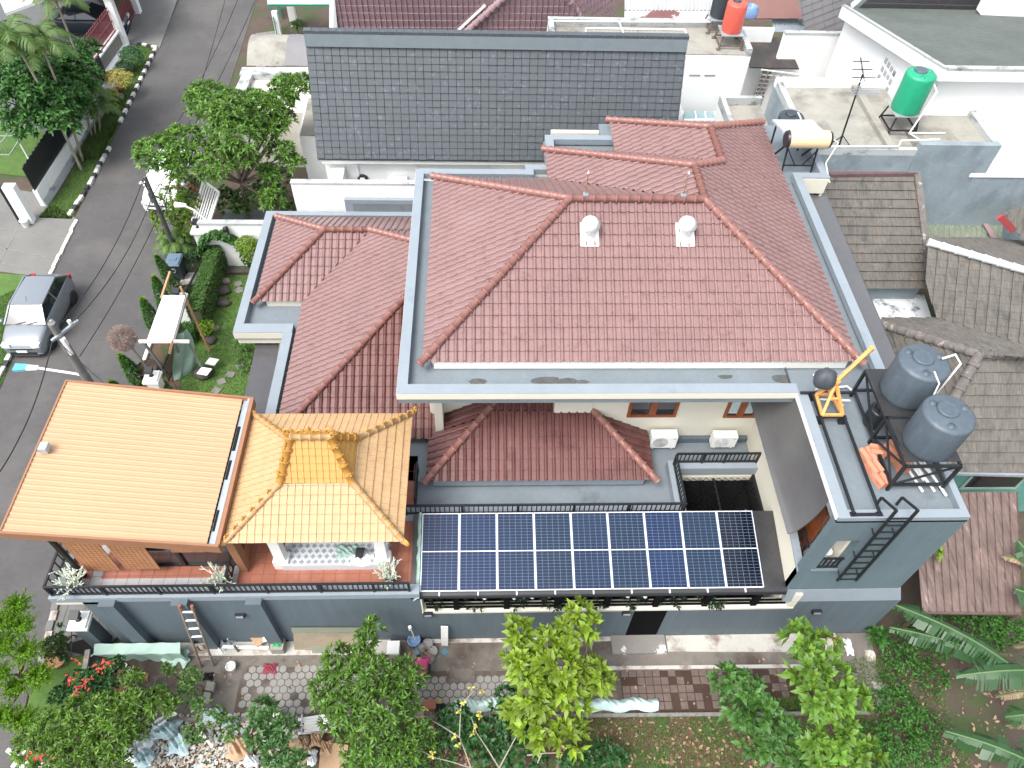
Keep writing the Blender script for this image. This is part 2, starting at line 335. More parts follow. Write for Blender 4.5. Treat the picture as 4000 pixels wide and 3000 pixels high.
# windows on the south wall
def window(x0, x1, z0, z1, y, curtain=False):
    fr = MB(); w = .1
    fr.box(x0, x1, y-.05, y+.02, z0, z0+w).box(x0, x1, y-.05, y+.02, z1-w, z1).box(x0, x0+w, y-.05, y+.02, z0+w, z1-w).box(x1-w, x1, y-.05, y+.02, z0+w, z1-w)
    xm = (x0+x1)/2; fr.box(xm-.11, xm+.11, y-.045, y+.02, z0+w, z1-w)
    f = fr.build('window', 'teak', house)
    MB().box(x0+w, x1-w, y-.012, y-.004, z0+w, z1-w).build('pane', 'window_glass', f)
    if curtain:
        c = MB(); c.grid(lambda u, v: (x0+w+.02+(x1-x0-2*w-.04)*u, y-.022+.006*math.sin(u*70), z0+w+.1+(z1-z0-2*w-.1)*v), 90, 1); c.build('curtain', 'curtain', f)
    else:
        MB().box(x0+w+.01, xm-.12, y-.02, y-.014, z0+.38, z1-w).box(xm+.12, x1-w-.01, y-.02, y-.014, z0+.38, z1-w).build('blind', 'awning_brown', f)
p0 = UY(2447,1626,13.8); p1 = UY(2637,1627,13.8); _ww = p1.x-p0.x
window(p0.x, p1.x, p0.z, p0.z+1.2, 13.8)
p0 = UY(2822,1628,13.8); window(p0.x, min(8.4, p0.x+_ww), p0.z, p0.z+1.2, 13.8, True)

# ---- west single-storey wing roof (blocks P and Q)
ZL = 3.5
px0, pys, pyn = -8.06, 19.46, 24.14; qx0, qys = -6.4, 13.5; dP = (pyn-pys)/2
P1 = Vector((px0+dP, pys+dP, ZL+PT*dP)); PQ = Vector((qx0+dP, pys+dP, ZL+PT*dP))
dQ = (pyn-qys)/2; wall_x = -1.62; dW = wall_x-qx0
R2 = thing('roof', None, None); R2.parent = house
TL = 'terracotta'
tile_slope([(px0,pyn),(px0,pys),tuple(P1[:2])], ((px0,0,ZL),(-PT,0,1)), (0,1), PW, PL).build('west_slope', TL, R2)
tile_slope([(px0,pys),(qx0,pys),(PQ.x,PQ.y),tuple(P1[:2])], ((0,pys,ZL),(0,-PT,1)), (1,0), PW, PL).build('south_slope', TL, R2)
tile_slope([(qx0,pys),(qx0,qys),(wall_x,qys+dW),(wall_x,pyn-dW),(PQ.x,PQ.y)], ((qx0,0,ZL),(-PT,0,1)), (0,1), PW, PL).build('west_slope', TL, R2)
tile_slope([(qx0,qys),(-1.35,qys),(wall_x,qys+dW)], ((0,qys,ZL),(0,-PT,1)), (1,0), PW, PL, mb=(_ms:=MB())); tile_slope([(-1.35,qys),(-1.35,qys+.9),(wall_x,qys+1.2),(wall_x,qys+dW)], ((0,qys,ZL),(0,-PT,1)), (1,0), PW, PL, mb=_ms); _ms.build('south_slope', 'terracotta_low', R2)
nb = MB()
tile_slope([(px0,pyn),(wall_x,pyn),(wall_x,pyn-dP),tuple(P1[:2])], ((0,pyn,ZL),(0,PT,1)), (1,0), PW, PL, mb=nb)
tile_slope([(PQ.x,PQ.y),(wall_x,PQ.y),(wall_x,pyn-dW)], ((0,pyn,ZL),(0,PT,1)), (1,0), PW, PL, mb=nb)
nb.build('north_slope', TL, R2)
rc = MB()
for a, b in ((e3(px0-.08,pys-.08,ZL-.03), P1), (e3(px0,pyn,ZL), P1), (P1, PQ), (PQ, e3(wall_x,pyn-dW,ZL+PT*dW)), (e3(qx0-.08,qys-.08,ZL-.03), e3(wall_x,qys+dW,ZL+PT*dW))):
    ridge_caps(MB(), a+up, b+up).build('ridge_cap', 'ridge_tile', R2)
MB().box(px0+.35, qx0, pys+.1, pys+.2, ZL-.3, ZL-.02).build('fascia', 'cream_wall', R2)
# gutter of the wing
g2 = MB().prism([(-8.5,18.25),(-6.3,18.25),(-6.3,12.2),(-1.7,12.2),(-1.7,24.5),(-8.5,24.5)], 3.02, 3.2); g2.build('gutter', 'gutter_floor', house)
pr2 = MB().box(-8.56,-8.26,18.0,24.55,3.15,3.5).box(-8.26,-6.55,18.0,18.42,3.15,3.5).box(-8.26,-1.7,24.3,24.55,3.15,3.497).box(-6.85,-6.53,13.0,18.0,3.15,3.497)
pr2.build('parapet', 'cap_grey', house)
MB().box(-8.56,-6.55,17.993,17.998,3.2,3.48).box(-8.5,-6.9,18.05,18.2,2.9,3.15).box(-8.5,-8.35,18.2,24.5,2.9,3.15).box(-6.8,-6.65,13,18.05,2.9,3.15).build('fascia', 'cream_wall', house)
gw = MB().box(-8.0,-6.3,19.3,19.5,0,3.02).box(-8.0,-7.8,19.5,24.4,0,3.02).box(-6.3,-6.1,13,19.4,0,3.02).box(-8,-1.6,24.1,24.28,0,3.02); gw.build('wall', 'cream_wall', house)
# dark smoked carport sheet beside the wing gutter
a = [U(1010,1300,2.75), U(1095,1310,2.75), U(1040,1660,2.6), U(930,1660,2.6)]
MB().slab(a, .03).build('awning', 'smoke_sheet', house)

# ---- south lower roof
R3 = thing('roof', None, None); R3.parent = house
xw, ys3, xe3, z3 = -1.68, 11.97, 5.17, 3.5; wW, wS, wE = .56, .56, .56
def h3(x, y): return z3+min(wW*(x-xw), wS*(y-ys3), wE*(xe3-x))
yl = 14.3; xl = xw+wS/wW*(yl-ys3); yr = 13.8; xr = xe3-wS/wE*(yr-ys3)
H1 = Vector((xl, yl, z3+wS*(yl-ys3))); H2 = Vector((xr, yr, z3+wS*(yr-ys3)))
_ms = MB()
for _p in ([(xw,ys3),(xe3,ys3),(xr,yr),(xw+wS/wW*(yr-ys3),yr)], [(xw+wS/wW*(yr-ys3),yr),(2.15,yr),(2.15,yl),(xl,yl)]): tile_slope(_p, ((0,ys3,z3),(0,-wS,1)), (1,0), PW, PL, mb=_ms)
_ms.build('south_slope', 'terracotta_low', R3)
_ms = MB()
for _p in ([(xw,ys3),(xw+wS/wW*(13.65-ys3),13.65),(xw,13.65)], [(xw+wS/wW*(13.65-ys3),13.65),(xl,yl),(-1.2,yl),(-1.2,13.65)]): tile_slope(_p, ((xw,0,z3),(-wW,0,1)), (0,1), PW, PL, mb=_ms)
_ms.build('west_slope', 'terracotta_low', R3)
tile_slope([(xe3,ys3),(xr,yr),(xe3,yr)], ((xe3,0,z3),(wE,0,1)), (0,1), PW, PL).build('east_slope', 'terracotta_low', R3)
ridge_caps(MB(), e3(xw-.07,ys3-.07,z3)+up, H1+up).build('ridge_cap', 'ridge_tile', R3); ridge_caps(MB(), e3(xe3+.07,ys3-.07,z3)+up, H2+up).build('ridge_cap', 'ridge_tile', R3)
MB().box(xw+.2, xe3-.3, ys3+.08, ys3+.2, z3-.35, z3-.02).build('fascia', 'cap_grey', R3)
# deck (upper terrace level around the south roof)
dk = MB().prism([(-2.3,11.0),(5.95,11.0),(5.95,12.55),(8.5,12.55),(8.5,13.82),(5.2,13.82),(-2.3,13.5)], 2.8, 3.02); dk.build('deck', 'gutter_floor', house)
cb = MB().box(-2.3, 5.98, 10.85, 11.18, 3.05, 3.4).box(5.68, 5.98, 11.18, 12.45, 3.05, 3.397).box(5.68, 8.5, 12.45, 12.75, 3.05, 3.4); cb.build('curb', 'cap_grey', house)
MB().box(5.0,8.43,13.66,13.795,3.021,3.24).build('wall_base', 'grey_wall', house)
MB().box(-2.3, 5.95, 10.9, 11.0, 2.85, 3.05).box(5.85,5.95,11.0,12.5,2.85,3.05).box(5.95, 8.5, 12.5, 12.6, 2.85, 3.05).build('fascia', 'cream_wall', house)
# ---------------------------------------------------------------- tower, boundary wall, terrace
mat('peach_metal', (.46,.30,.17), .5, .04, .6, stain=((.52,.33,.18), .7, .62, .9))
mat('terracotta_trim', (.29,.14,.075), .6, .08)
mat('peach_tile', (.45,.29,.145), .5, .12, 3.5, attr=False)
mat('ochre_paint', (.47,.25,.06), .5, .12, 5)
mat('terrace_tile', (.33,.12,.075), .55, .15, 1.2, stain=((.42,.20,.14), 1, .55, .8))
mat('grey_tile', (.36,.36,.37), .6, .06)
mat('rattan', (.42,.21,.10), .75, .18, 4, streak=(22, .45, (.12, .12, 3)))
mat('white_paint', (.8,.8,.77), .6, .04)
mat('zinc', (.42,.46,.49), .35, .12, 5, metal=.4)
mat('tank_grey', (.08,.105,.128), .5, .1, 2, streak=(5, .18, (1.5, 1.5, .2)), stain=((.2,.23,.25), 1.5, .6, .9))
mat('black_plastic', (.02,.024,.03), .35, .1)
mat('crane_yellow', (.68,.33,.10), .55, .15, 6)
mat('fresh_tile', (.48,.2,.12), .7, .15, 6)
mat('pvc_white', (.78,.78,.76), .4, .03)
mat('green_tarp', (.30,.44,.38), .55, .1, 2, bump=.3, bscale=8)
mat('white_plastic', (.75,.79,.8), .5, .05)
mat('dark_sheet', (.035,.035,.037), .3, .35, 1.5, stain=((.09,.085,.08), 1.6, .58, .85), spec=.6)
mat('panel_frame', (.75,.76,.78), .35, .02, metal=.2)
mat('panel_back', (.10,.15,.22), .3, .03)
for i, c in enumerate([(.006,.017,.058), (.007,.018,.048), (.007,.018,.042), (.004,.005,.012)]): mat('cell%d' % i, c, .2, .15, .9, spec=.42)
mat('floor_beige', (.42,.38,.32), .6, .1)
mat('vent_white', (.82,.83,.83), .35, .03)
mat('grey_cloth', (.05,.06,.07), .6, .1, bump=.5, bscale=10)

WY = 8.55
tower = thing('tower_block', 'blue grey rooftop block with tanks on top and a ladder on its front wall', 'tower', (10,10,0))
X0, X1 = 8.45, 11.65
fw = MB()   # south wall in pieces around the opening
ox0, ox1, oz0, oz1 = 8.81, 9.42, 4.36, 5.99
fw.box(X0, ox0, 8.65, 8.87, 3.1, 7.0).box(ox1, X1, 8.65, 8.87, 3.1, 7.0).box(ox0, ox1, 8.65, 8.87, oz1, 7.0).box(ox0, ox1, 8.65, 8.87, 3.1, oz0)
fw.box(X1-.2, X1, 8.87, 13.4, 0, 6.8)
fw.build('wall', 'tower_wall', tower)
MB().box(9.421, 9.5, 8.66, 8.95, oz0, oz1).box(ox0-.05, ox0-.001, 8.88, 8.95, oz0, oz1).box(9.35, 9.45, 8.88, 11.5, 3.6, 6.7).build('reveal', 'cream_wall', tower)
MB().box(ox0-.12, ox1, 8.6, 8.87, oz0-.03, oz0+.03).build('window_sill', 'tower_wall', tower)
MB().box(X0, X1, 8.87, 13.4, 6.75, 6.93).build('roof', 'gutter_floor', tower)
tp = MB().box(X0, X1, 8.65, 8.88, 6.93, 7.15).box(X0, X0+.27, 8.88, 12.44, 6.93, 7.15).box(X1-.17, X1, 8.88, 13.4, 6.93, 7.15)
tp.build('parapet', 'cap_grey', tower)
MB().box(X0-.02, X0-.001, 8.7, 12.44, 6.98, 7.13).build('fascia', 'white_fascia', tower)
# stairwell side: low wall, sill and interior
sw = MB(); sw.add([(8.45,8.7,0),(8.45,12.55,0),(8.45,12.55,4.85),(8.45,8.7,4.1),(8.62,8.7,0),(8.62,12.55,0),(8.62,12.55,4.85),(8.62,8.7,4.1)], [(0,3,2,1),(4,5,6,7),(0,1,5,4),(1,2,6,5),(2,3,7,6),(3,0,4,7)])
sw.box(8.45, 8.62, 12.55, 13.8, 2.8, 5.1); sw.build('stair_wall', 'cream_wall', tower)
MB().add([(8.43,8.69,4.1),(8.43,12.57,4.85),(8.64,12.57,4.85),(8.64,8.69,4.1),(8.43,8.69,4.16),(8.43,12.57,4.91),(8.64,12.57,4.91),(8.64,8.69,4.16)], [(0,3,2,1)[::-1],(4,5,6,7)[::-1],(0,1,5,4),(1,2,6,5),(2,3,7,6),(3,0,4,7)]).build('stair_wall_cap', 'cap_grey', tower)
MB().box(8.63, 11.4, 8.9, 13.3, 3.45, 3.6).build('stair_floor', 'floor_beige', tower)
MB().box(9.0, 9.08, 9.6, 10.5, 3.6, 5.6).build('door', 'teak', tower)
an = MB().grid(lambda u, v: (7.95+.5*math.sin(u*math.pi/2)**.8 if u > 0 else 7.95, 9.25+4.4*v, 5.25+1.72*(1-math.cos(u*math.pi/2))**.75), 14, 6)
an.grid(lambda u, v: (7.97+.5*math.sin(u*math.pi/2)**.8 if u > 0 else 7.97, 9.25+4.4*v, 5.22+1.72*(1-math.cos(u*math.pi/2))**.75), 14, 6, flip=True)
aw = tag(an.build('awning', 'awning_brown', tower), 'curved brown sheet awning')
# stairwell railing seen through the awning opening
r = MB()
for z in (3.65, 4.05, 4.55): r.bar((8.75,9.0,z), (8.75,10.6,z), .05)
for k in range(6): r.bar((8.75,9.0+.32*k,3.6), (8.75,9.0+.32*k,4.55), .04)
r.build('stair_railing', 'black_metal', tower)
r = MB()
for z in (oz0+.06, oz0+.55): r.bar((ox0,8.7,z), (ox1,8.7,z), .05)
for k in range(5): r.bar((ox0+.06+.125*k,8.7,oz0+.05), (ox0+.06+.125*k,8.7,oz0+.55), .03)
r.build('window_railing', 'black_metal', tower)
b = thing('bucket', 'pale blue bucket standing behind the opening in the tower wall', 'bucket', (9.14,9.02,oz0+.03))
MB().lathe((9.14,9.02,oz0+.06), [(.10,0),(.13,.28),(.14,.3)], 16).build('body', 'white_plastic', b)
# wall ladder
ld = thing('wall_ladder', 'black steel ladder fixed to the grey tower wall', 'ladder', (9.6,8.5,4.1))
for dx in (0, .5): 
    xb, xt = 9.48+dx*.95, 9.22+dx*1.18
    MB().bar((9.45+dx, 8.44, 4.12), (9.45+dx, 8.44, 7.9), .055).build('stile', 'black_metal', ld)
for k in range(11): MB().bar((9.45,8.44,4.2+.33*k), (9.95,8.44,4.2+.33*k), .035).build('rung', 'black_metal', ld)
for z in (4.3, 5.4, 6.6):
    for dx in (0, .5): MB().bar((9.45+dx,8.44,z), (9.45+dx,8.66,z+.05), .03).build('bracket', 'black_metal', ld)
MB().bar((9.45,8.44,7.88), (9.45,9.0,7.5), .05).bar((9.45,9.0,7.5), (9.45,9.0,7.16), .05).build('handrail', 'black_metal', ld)
MB().bar((9.95,8.44,7.88), (9.95,9.0,7.5), .05).bar((9.95,9.0,7.5), (9.95,9.0,7.16), .05).build('handrail', 'black_metal', ld)
# boundary / front wall
mat('door_black', (.004,.004,.005), .9, .05, spec=.1)
bw = thing('boundary_wall', 'long dark blue grey plastered wall facing the paved alley', 'wall', (0,WY,0))
MB().box(-10.75, -1.72, WY, WY+.2, 0, 3.15).box(-1.72, 8.95, WY, WY+.2, 0, 2.0).build('wall', 'grey_wall', bw)
MB().box(8.95, 11.93, WY, WY+.2, 0, 2.5).box(11.73, 11.93, WY+.2, 13.5, 0, 2.5).build('wall', 'grey_wall', bw)
MB().hexa([(8.5,WY,2.502),(11.93,WY,2.502),(11.93,8.9,2.502),(8.5,8.9,2.502)], [(8.5,8.64,3.1),(11.7,8.64,3.1),(11.7,8.9,3.1),(8.5,8.9,3.1)]).build('ledge', 'cap_grey', bw)
MB().box(-1.72, 8.95, WY-.01, WY+.3, 2.003, 2.1).box(8.75, 8.95, WY+.001, WY+.25, 2.1, 2.95).box(-1.75, -1.68, WY+.001, WY+.25, 2.1, 3.0).build('window_sill', 'cream_wall', bw)
for x, h in ((-10.2, 3.3), (-8.3, 3.3), (-6.35, 3.3)):
    MB().box(x, x+.42, WY-.22, WY-.002, 0, h).build('pilaster', 'grey_wall', bw)
MB().box(-11.5, -1.72, WY-.03, WY+.26, 3.153, 3.4).build('coping', 'cap_grey', bw)
pd0 = UY(2551,2386,WY); pd1 = UY(2673,2386,WY)
MB().box(4.35, 5.3, WY-.012, WY-.002, .12, 1.98).build('door', 'door_black', bw)
for px, py in ((938,2405), (1672,2400), (2448,2395), (3190,2390)):
    c = UY(px, py, WY-.05); l = thing('wall_lamp', {938:'small dark wall light above the ladder end of the grey wall', 1672:'small dark wall light under the left end of the solar panels', 2448:'small dark wall light left of the black door', 3190:'small dark wall light below the tower ladder'}[px], 'wall lamp', tuple(c), 'small lights on the grey wall')
    MB().box(c.x-.13, c.x+.13, WY-.10, WY-.002, c.z-.08, c.z+.08).build('housing', 'black_metal', l)
    MB().box(c.x-.10, c.x+.10, WY-.115, WY-.101, c.z-.03, c.z+.05).build('glass', 'zinc', l)
# room behind the opening, its shade painted as near-black surfaces
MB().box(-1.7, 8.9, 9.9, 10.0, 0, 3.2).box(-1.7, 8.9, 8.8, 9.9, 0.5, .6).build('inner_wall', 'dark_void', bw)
# ---- solar canopy
cv = thing('solar_canopy', 'low black roof sheet carrying the row of solar panels', 'canopy', (3.4,9.7,3.3))
def cz(y): return 3.08+(y-8.5)*.235
c0, c1 = -1.98, 8.44
MB().slab([(c0,8.60,cz(8.60)),(c1,8.60,cz(8.60)),(c1,10.84,cz(10.84)),(c0,10.84,cz(10.84))], .04).build('sheet', 'dark_sheet', cv)
MB().box(c0, c1, 8.55, 8.599, 3.0, 3.09).build('gutter', 'black_metal', cv)
for k in range(7): MB().box(-.75+1.42*k-.08, -.75+1.42*k+.08, WY+.05, WY+.17, 2.105, 3.05).build('post', 'door_black', cv)
for z in (2.2, 2.42): MB().bar((-1.6,WY+.1,z), (8.7,WY+.1,z), .05).build('rail', 'door_black', cv)
MB().box(-1.7, 8.45, 10.6, 10.84, 2.0, 3.5).build('beam', 'door_black', cv)
NP = 9; pxl, pxr = -1.72, 7.80; pw_ = (pxr-pxl)/NP; tones = [0,0,1,2,1,2,0,2,3]
ordn = ['leftmost', 'second from the left', 'third from the left', 'fourth from the left', 'middle, fifth from the left,', 'fourth from the right', 'third from the right', 'second from the right', 'rightmost and blackest']
for i in range(NP):
    x0 = pxl+pw_*i+.006; x1 = pxl+pw_*(i+1)-.006; y0, y1 = 8.68, 10.80
    t = thing('solar_panel', '%s solar panel of the row on the black canopy' % ordn[i], None, (0,0,0)); t.parent = cv
    def q(x, y, h): return (x, y, cz(y)+.05+h)
    def bx(mb, a, b, c, d, h0, h1): mb.hexa([q(a,c,h0), q(b,c,h0), q(b,d,h0), q(a,d,h0)], [q(a,c,h1), q(b,c,h1), q(b,d,h1), q(a,d,h1)])
    m = MB(); w = .02
    bx(m, x0, x1, y0, y0+w, 0, .045); bx(m, x0, x1, y1-w, y1, 0, .045); bx(m, x0, x0+w, y0+w, y1-w, 0, .045); bx(m, x1-w, x1, y0+w, y1-w, 0, .045); m.build('frame', 'panel_frame', t)
    m = MB(); bx(m, x0+w, x1-w, y0+w, y1-w, .01, .034); m.build('back_sheet', 'panel_back', t)
    m = MB(); ym = (y0+y1)/2; bx(m, x0+w, x1-w, ym-.011, ym+.011, .0345, .039); m.build('divider', 'panel_frame', t)
    m = MB(); cw = (x1-x0-2*w-.02)/6; hh = (y1-y0-2*w-.03)/2; ch = hh/12
    for a in range(6):
        for bb in range(24):
            xa = x0+w+.01+cw*a+.005; ya_ = y0+w+(.0 if bb < 12 else .03)+ch*bb+.004
            m.add([q(xa,ya_,.0365), q(xa+cw-.010,ya_,.0365), q(xa+cw-.010,ya_+ch-.008,.0365), q(xa,ya_+ch-.008,.0365)], [(0,1,2,3)])
    m.build('cells', 'cell%d' % tones[i], t)
    MB().box((x0+x1)/2-.02, (x0+x1)/2+.02, 8.57, 8.67, cz(8.62)+.02, cz(8.62)+.07).build('clamp', 'panel_frame', t)
tp = MB(); tp.grid(lambda u, v: (-1.74-.16*u-.02*math.sin(v*31)*u, 8.5+2.35*v, cz(8.5+2.35*v)+.08-.22*u*u+.015*math.sin(v*43+u*9)), 5, 50)
tag(tp.build('green_net', 'green_tarp'), 'pale green netting bunched along the left edge of the solar panels', 'net')
# plastic bags hanging among the plants under the canopy
bgm = MB()
for k in range(16):
    x = -.2+.42*k*.8+random.uniform(-.1,.1); y = 8.72+random.uniform(0,.1); z = 2.62+random.uniform(-.07,.07)
    bgm = MB(); bgm.lathe((x,y,z-.08), [(.01,0),(.05,.02),(.07,.08),(.04,.14),(.015,.17)], 7)
    tag(bgm.build('plastic_bag', 'white_plastic'), 'white plastic bag around a plant under the solar canopy', 'plastic bag', 'white bags in the dark gap under the solar canopy')

# ---- railings
_bal = {}
def railing(name, label, p0, p1, h, n, posts=(), loc=None):
    p0, p1 = Vector(p0), Vector(p1); t = thing(name, label, 'railing', tuple(p0), 'black iron railings of the roof terraces')
    up_ = Vector((0,0,h))
    MB().bar(p0+up_, p1+up_, .055).build('top_rail', 'black_metal', t)
    MB().bar(p0+Vector((0,0,.07)), p1+Vector((0,0,.07)), .05).build('bottom_rail', 'black_metal', t)
    key = round(h, 2)
    if key not in _bal: _bal[key] = None
    for k in range(1, n):
        c = p0.lerp(p1, k/n)
        if _bal[key] is None:
            o = MB().bar(c+Vector((0,0,.07)), c+up_, .028).build('baluster', 'black_metal', t); _bal[key] = (o, o.location.copy(), c.copy(), p0.copy())
            o.data.transform(Matrix.Translation(-(c-p0))); o.location = c-p0; _bal[key] = o
        else:
            o = _bal[key].copy(); COL.objects.link(o); o.parent = t; o.location = c-p0
    for f in [0, 1]+list(posts):
        c = p0.lerp(p1, f); MB().bar(c-Vector((0,0,.05)), c+Vector((0,0,h+.02)), .06).build('post', 'black_metal', t)
    return t
railing('railing', 'long black railing along the front edge of the terracotta terrace', (-11.4,8.62,3.4), (-1.98,8.62,3.4), .5, 70, (.15,.3,.45,.6,.75,.9))
railing('railing', 'black railing along the road side of the terrace beside the hanging blinds', (-11.42,8.66,3.4), (-11.42,12.6,3.4), .5, 17, (.5,))
railing('railing', 'short black railing between the blind room and the golden pavilion', (-6.8,8.9,3.4), (-6.8,10.3,3.4), .5, 7, (.5,))
railing('railing', 'black railing on the grey curb behind the solar panels', (-2.2,10.95,3.4), (5.85,10.95,3.4), .5, 58, (.2,.4,.6,.8))
railing('railing', 'black railing running back along the courtyard edge beside the south roof', (5.85,11.05,3.4), (5.85,12.6,3.4), .5, 11)
railing('railing', 'black railing in front of the two air conditioners', (5.9,12.66,3.4), (8.42,12.66,3.4), .5, 20, (.33,.6))
railing('railing', 'short black railing behind the pavilion near the dark gap', (-1.95,11.2,3.4), (-1.95,12.4,3.4), .5, 7)
# ---- courtyard
cy = thing('courtyard', 'dark courtyard under black netting between the deck and the stair wall', 'courtyard', (7.2,11.7,0))
MB().box(5.9, 8.45, 10.7, 12.6, 0, .1).box(6.3,8.3,11.8,11.9,.1,1.2).build('floor', 'dark_void', cy)  # floor coloured near black to give the courtyard its shade
MB().box(6.0,8.45,12.48,12.56,2.65,2.9).build('back_wall', 'cream_wall', cy); MB().box(6.0,8.44,12.5,12.58,0,2.649).box(8.38,8.448,10.7,12.48,0,3.0).build('shaded_wall', 'dark_void', cy)  # cream strip on top; below it the interior shade is painted as black wall
nm = MB()
for k in range(-12, 26):
    a = 5.95+.2*k
    for s in (1, -1):
        xa, xb = (a, a+1.6*s) if s == 1 else (a+1.6, a)
        ya_, yb_ = 10.85, 12.45
        lo, hi = 5.97, 8.43
        def clipx(x, y, x2, y2):
            if x < lo: y += (lo-x)/(x2-x)*(y2-y); x = lo
            if x > hi: y += (hi-x)/(x2-x)*(y2-y); x = hi
            return x, y
        if max(xa,xb) <= lo or min(xa,xb) >= hi: continue
        A_ = clipx(xa,ya_,xb,yb_); B_ = clipx(xb,yb_,xa,ya_)
        if abs(A_[0]-B_[0]) > .05: nm.bar((*A_,2.85), (*B_,2.85), .012)
nm.build('net', 'door_black', cy)
for k in range(4): MB().bar((6.1+.7*k,12.45,2.7), (6.1+.7*k,10.9,2.6), .05).build('joist', 'door_black', cy)
MB().bar((7.2,10.85,2.8), (7.2,12.45,2.8), .06).build('beam', 'black_metal', cy)
mat('pink_flower', (.6,.12,.38), .6, .2); mat('yellow_box', (.5,.42,.05), .6)
o = MB(); [o.lathe((8.0+.05*math.sin(k*2.1),11.15+.03*k,2.75+.01*k), [(.0,0),(.035,.02),(.03,.05),(0,.06)], 6) for k in range(6)]
tag(o.build('orchid', 'pink_flower'), 'pink orchid spray in the dark courtyard', 'flower')
tag(MB().box(6.45,6.65,11.55,11.62,1.2,1.5).build('box', 'yellow_box'), 'small yellow box in the dark courtyard', 'box')
# ---- air conditioners
def ac_unit(x, y, z, label, dark=False, s=1., face=-1):
    t = thing('air_conditioner', label, 'air conditioner', (x, y, z), 'white air conditioner outdoor units on walls')
    w, d, h = .82*s, .30*s, .58*s
    MB().box(x-w/2, x+w/2, y-d/2, y+d/2, z, z+h).build('body', 'white_paint', t)
    m = MB(); yy = y-d/2-.004
    for k in range(7):
        rr = .03+.033*k*s
        m.tube([(x-.1*s+rr*math.cos(a*math.pi/9), yy, z+h/2+rr*math.sin(a*math.pi/9)) for a in range(19)], .005, 4, caps=False)
    m.build('fan_grille', 'black_metal' if dark else 'zinc', t)
    MB().box(x+.28*s, x+.36*s, yy-.003, yy+.003, z+h-.12, z+h-.08).build('badge', 'zinc', t)
    for dx in (-.3, .3): MB().bar((x+dx*s,y-d/2,z-.03), (x+dx*s,y+d/2+.15,z-.03), .04).build('bracket', 'white_paint', t)
    return t
pA = UY(2597,1690,13.5); pB = UY(2837,1690,13.5)
ac_unit(pA.x, 13.5, 3.2, 'white air conditioner at the foot of the south roof, under the brown blind window', True, 1.0)
ac_unit(pB.x, 13.5, 3.2, 'white air conditioner right of its twin, beside the stair wall', False, .92)
# ---- rooftop vents
for px, lab in ((2302, 'left one of the two white spinning roof ventilators'), (2675, 'right one of the two white spinning roof ventilators')):
    c = UP(px, 930, Vector((0,YS,ZE)), Vector((0,-PT,1)).normalized())
    t = thing('roof_ventilator', lab+' on the terracotta roof', 'ventilator', tuple(c), 'white roof ventilators')
    MB().hexa([(c.x-.26,c.y-.25,c.z-.10),(c.x+.26,c.y-.25,c.z-.10),(c.x+.26,c.y+.35,c.z+.21),(c.x-.26,c.y+.35,c.z+.21)], [(c.x-.26,c.y-.25,c.z-.06),(c.x+.26,c.y-.25,c.z-.06),(c.x+.26,c.y+.35,c.z+.26),(c.x-.26,c.y+.35,c.z+.26)]).build('flashing', 'vent_white', t)
    MB().lathe((c.x,c.y+.05,c.z-.05), [(.18,0),(.165,.30),(.185,.31)], 24).build('neck', 'vent_white', t)
    m = MB(); NB = 26
    for k in range(NB):
        a = 2*math.pi*k/NB
        def P(u, v, a=a):
            ph = -.75+u*2.2; r_ = .235*math.cos(ph*.98)**.8 if abs(ph*.98) < math.pi/2 else 0; aa = a+v*.30+.25*u; rr = r_*(1+.12*(1-v)); return (c.x+rr*math.cos(aa), c.y+.05+rr*math.sin(aa), c.z+.44+.22*math.sin(ph))
        m.grid(P, 8, 1)
    m.build('turbine', 'vent_white', t)
    MB().lathe((c.x,c.y+.05,c.z+.70), [(.12,-.06),(.07,-.03),(0,-.02)], 16).build('cap', 'vent_white', t)
# lightning rods
for px, py in ((2285,780), (2665,780)):
    c = UP(px, py, Vector((0,rA,0)), Vector((0,1,0))); c = Vector((c.x, rA, hz(dA)+.2))
    t = thing('lightning_rod', 'thin red rod on the main ridge, %s one' % ('left' if px < 2400 else 'right'), 'rod', tuple(c), 'lightning rods on the ridge')
    MB().tube([c, c+Vector((.0,.0,.72))], .014, 6).build('rod', 'terracotta_trim', t)
    MB().tube([c+Vector((.0,.0,.72)), c+Vector((.0,.0,.82))], [.03,.002], 6).build('tip', 'vent_white', t)
    MB().box(c.x-.07,c.x+.07,c.y-.07,c.y+.07,c.z-.03,c.z+.03).build('plate', 'cap_grey', t)
# ---------------------------------------------------------------- terrace room, pavilion
terr = thing('roof_terrace', 'terracotta tiled roof terrace above the grey wall', 'terrace', (-6.5,10.5,3))
MB().box(-11.3, -1.99, 8.78, 13.0, 3.0, 3.2).build('slab', 'terrace_tile', terr)
MB().box(-11.5, -11.2, 8.78, 12.9, 3.0, 3.4).build('curb', 'cap_grey', terr)
MB().box(-11.45,-10.3,8.55,8.75,2.95,3.15).box(-11.45,-11.3,8.75,13,2.9,3.0).box(-11.2,-2,12.9,13.1,0,3.2).build('fascia', 'cream_wall', terr)
g = MB().box(-11.0,-6.95,8.95,9.16,3.204,3.208).box(-10.65,-10.4,9.16,12.5,3.204,3.208).box(-6.95,-6.7,8.8,12,3.204,3.208)
g.build('tile_band', 'grey_tile', terr)
jn = MB()
for k in range(28): jn.box(-11.0+.33*k, -11.0+.33*k+.012, 8.8, 12.8, 3.2085, 3.2095)
for k in range(12): jn.box(-11.1, -2.0, 8.9+.33*k, 8.912+.33*k, 3.21, 3.211)
jn.build('tile_joint', mat('tile_joint', (.22,.09,.06), .8), terr)
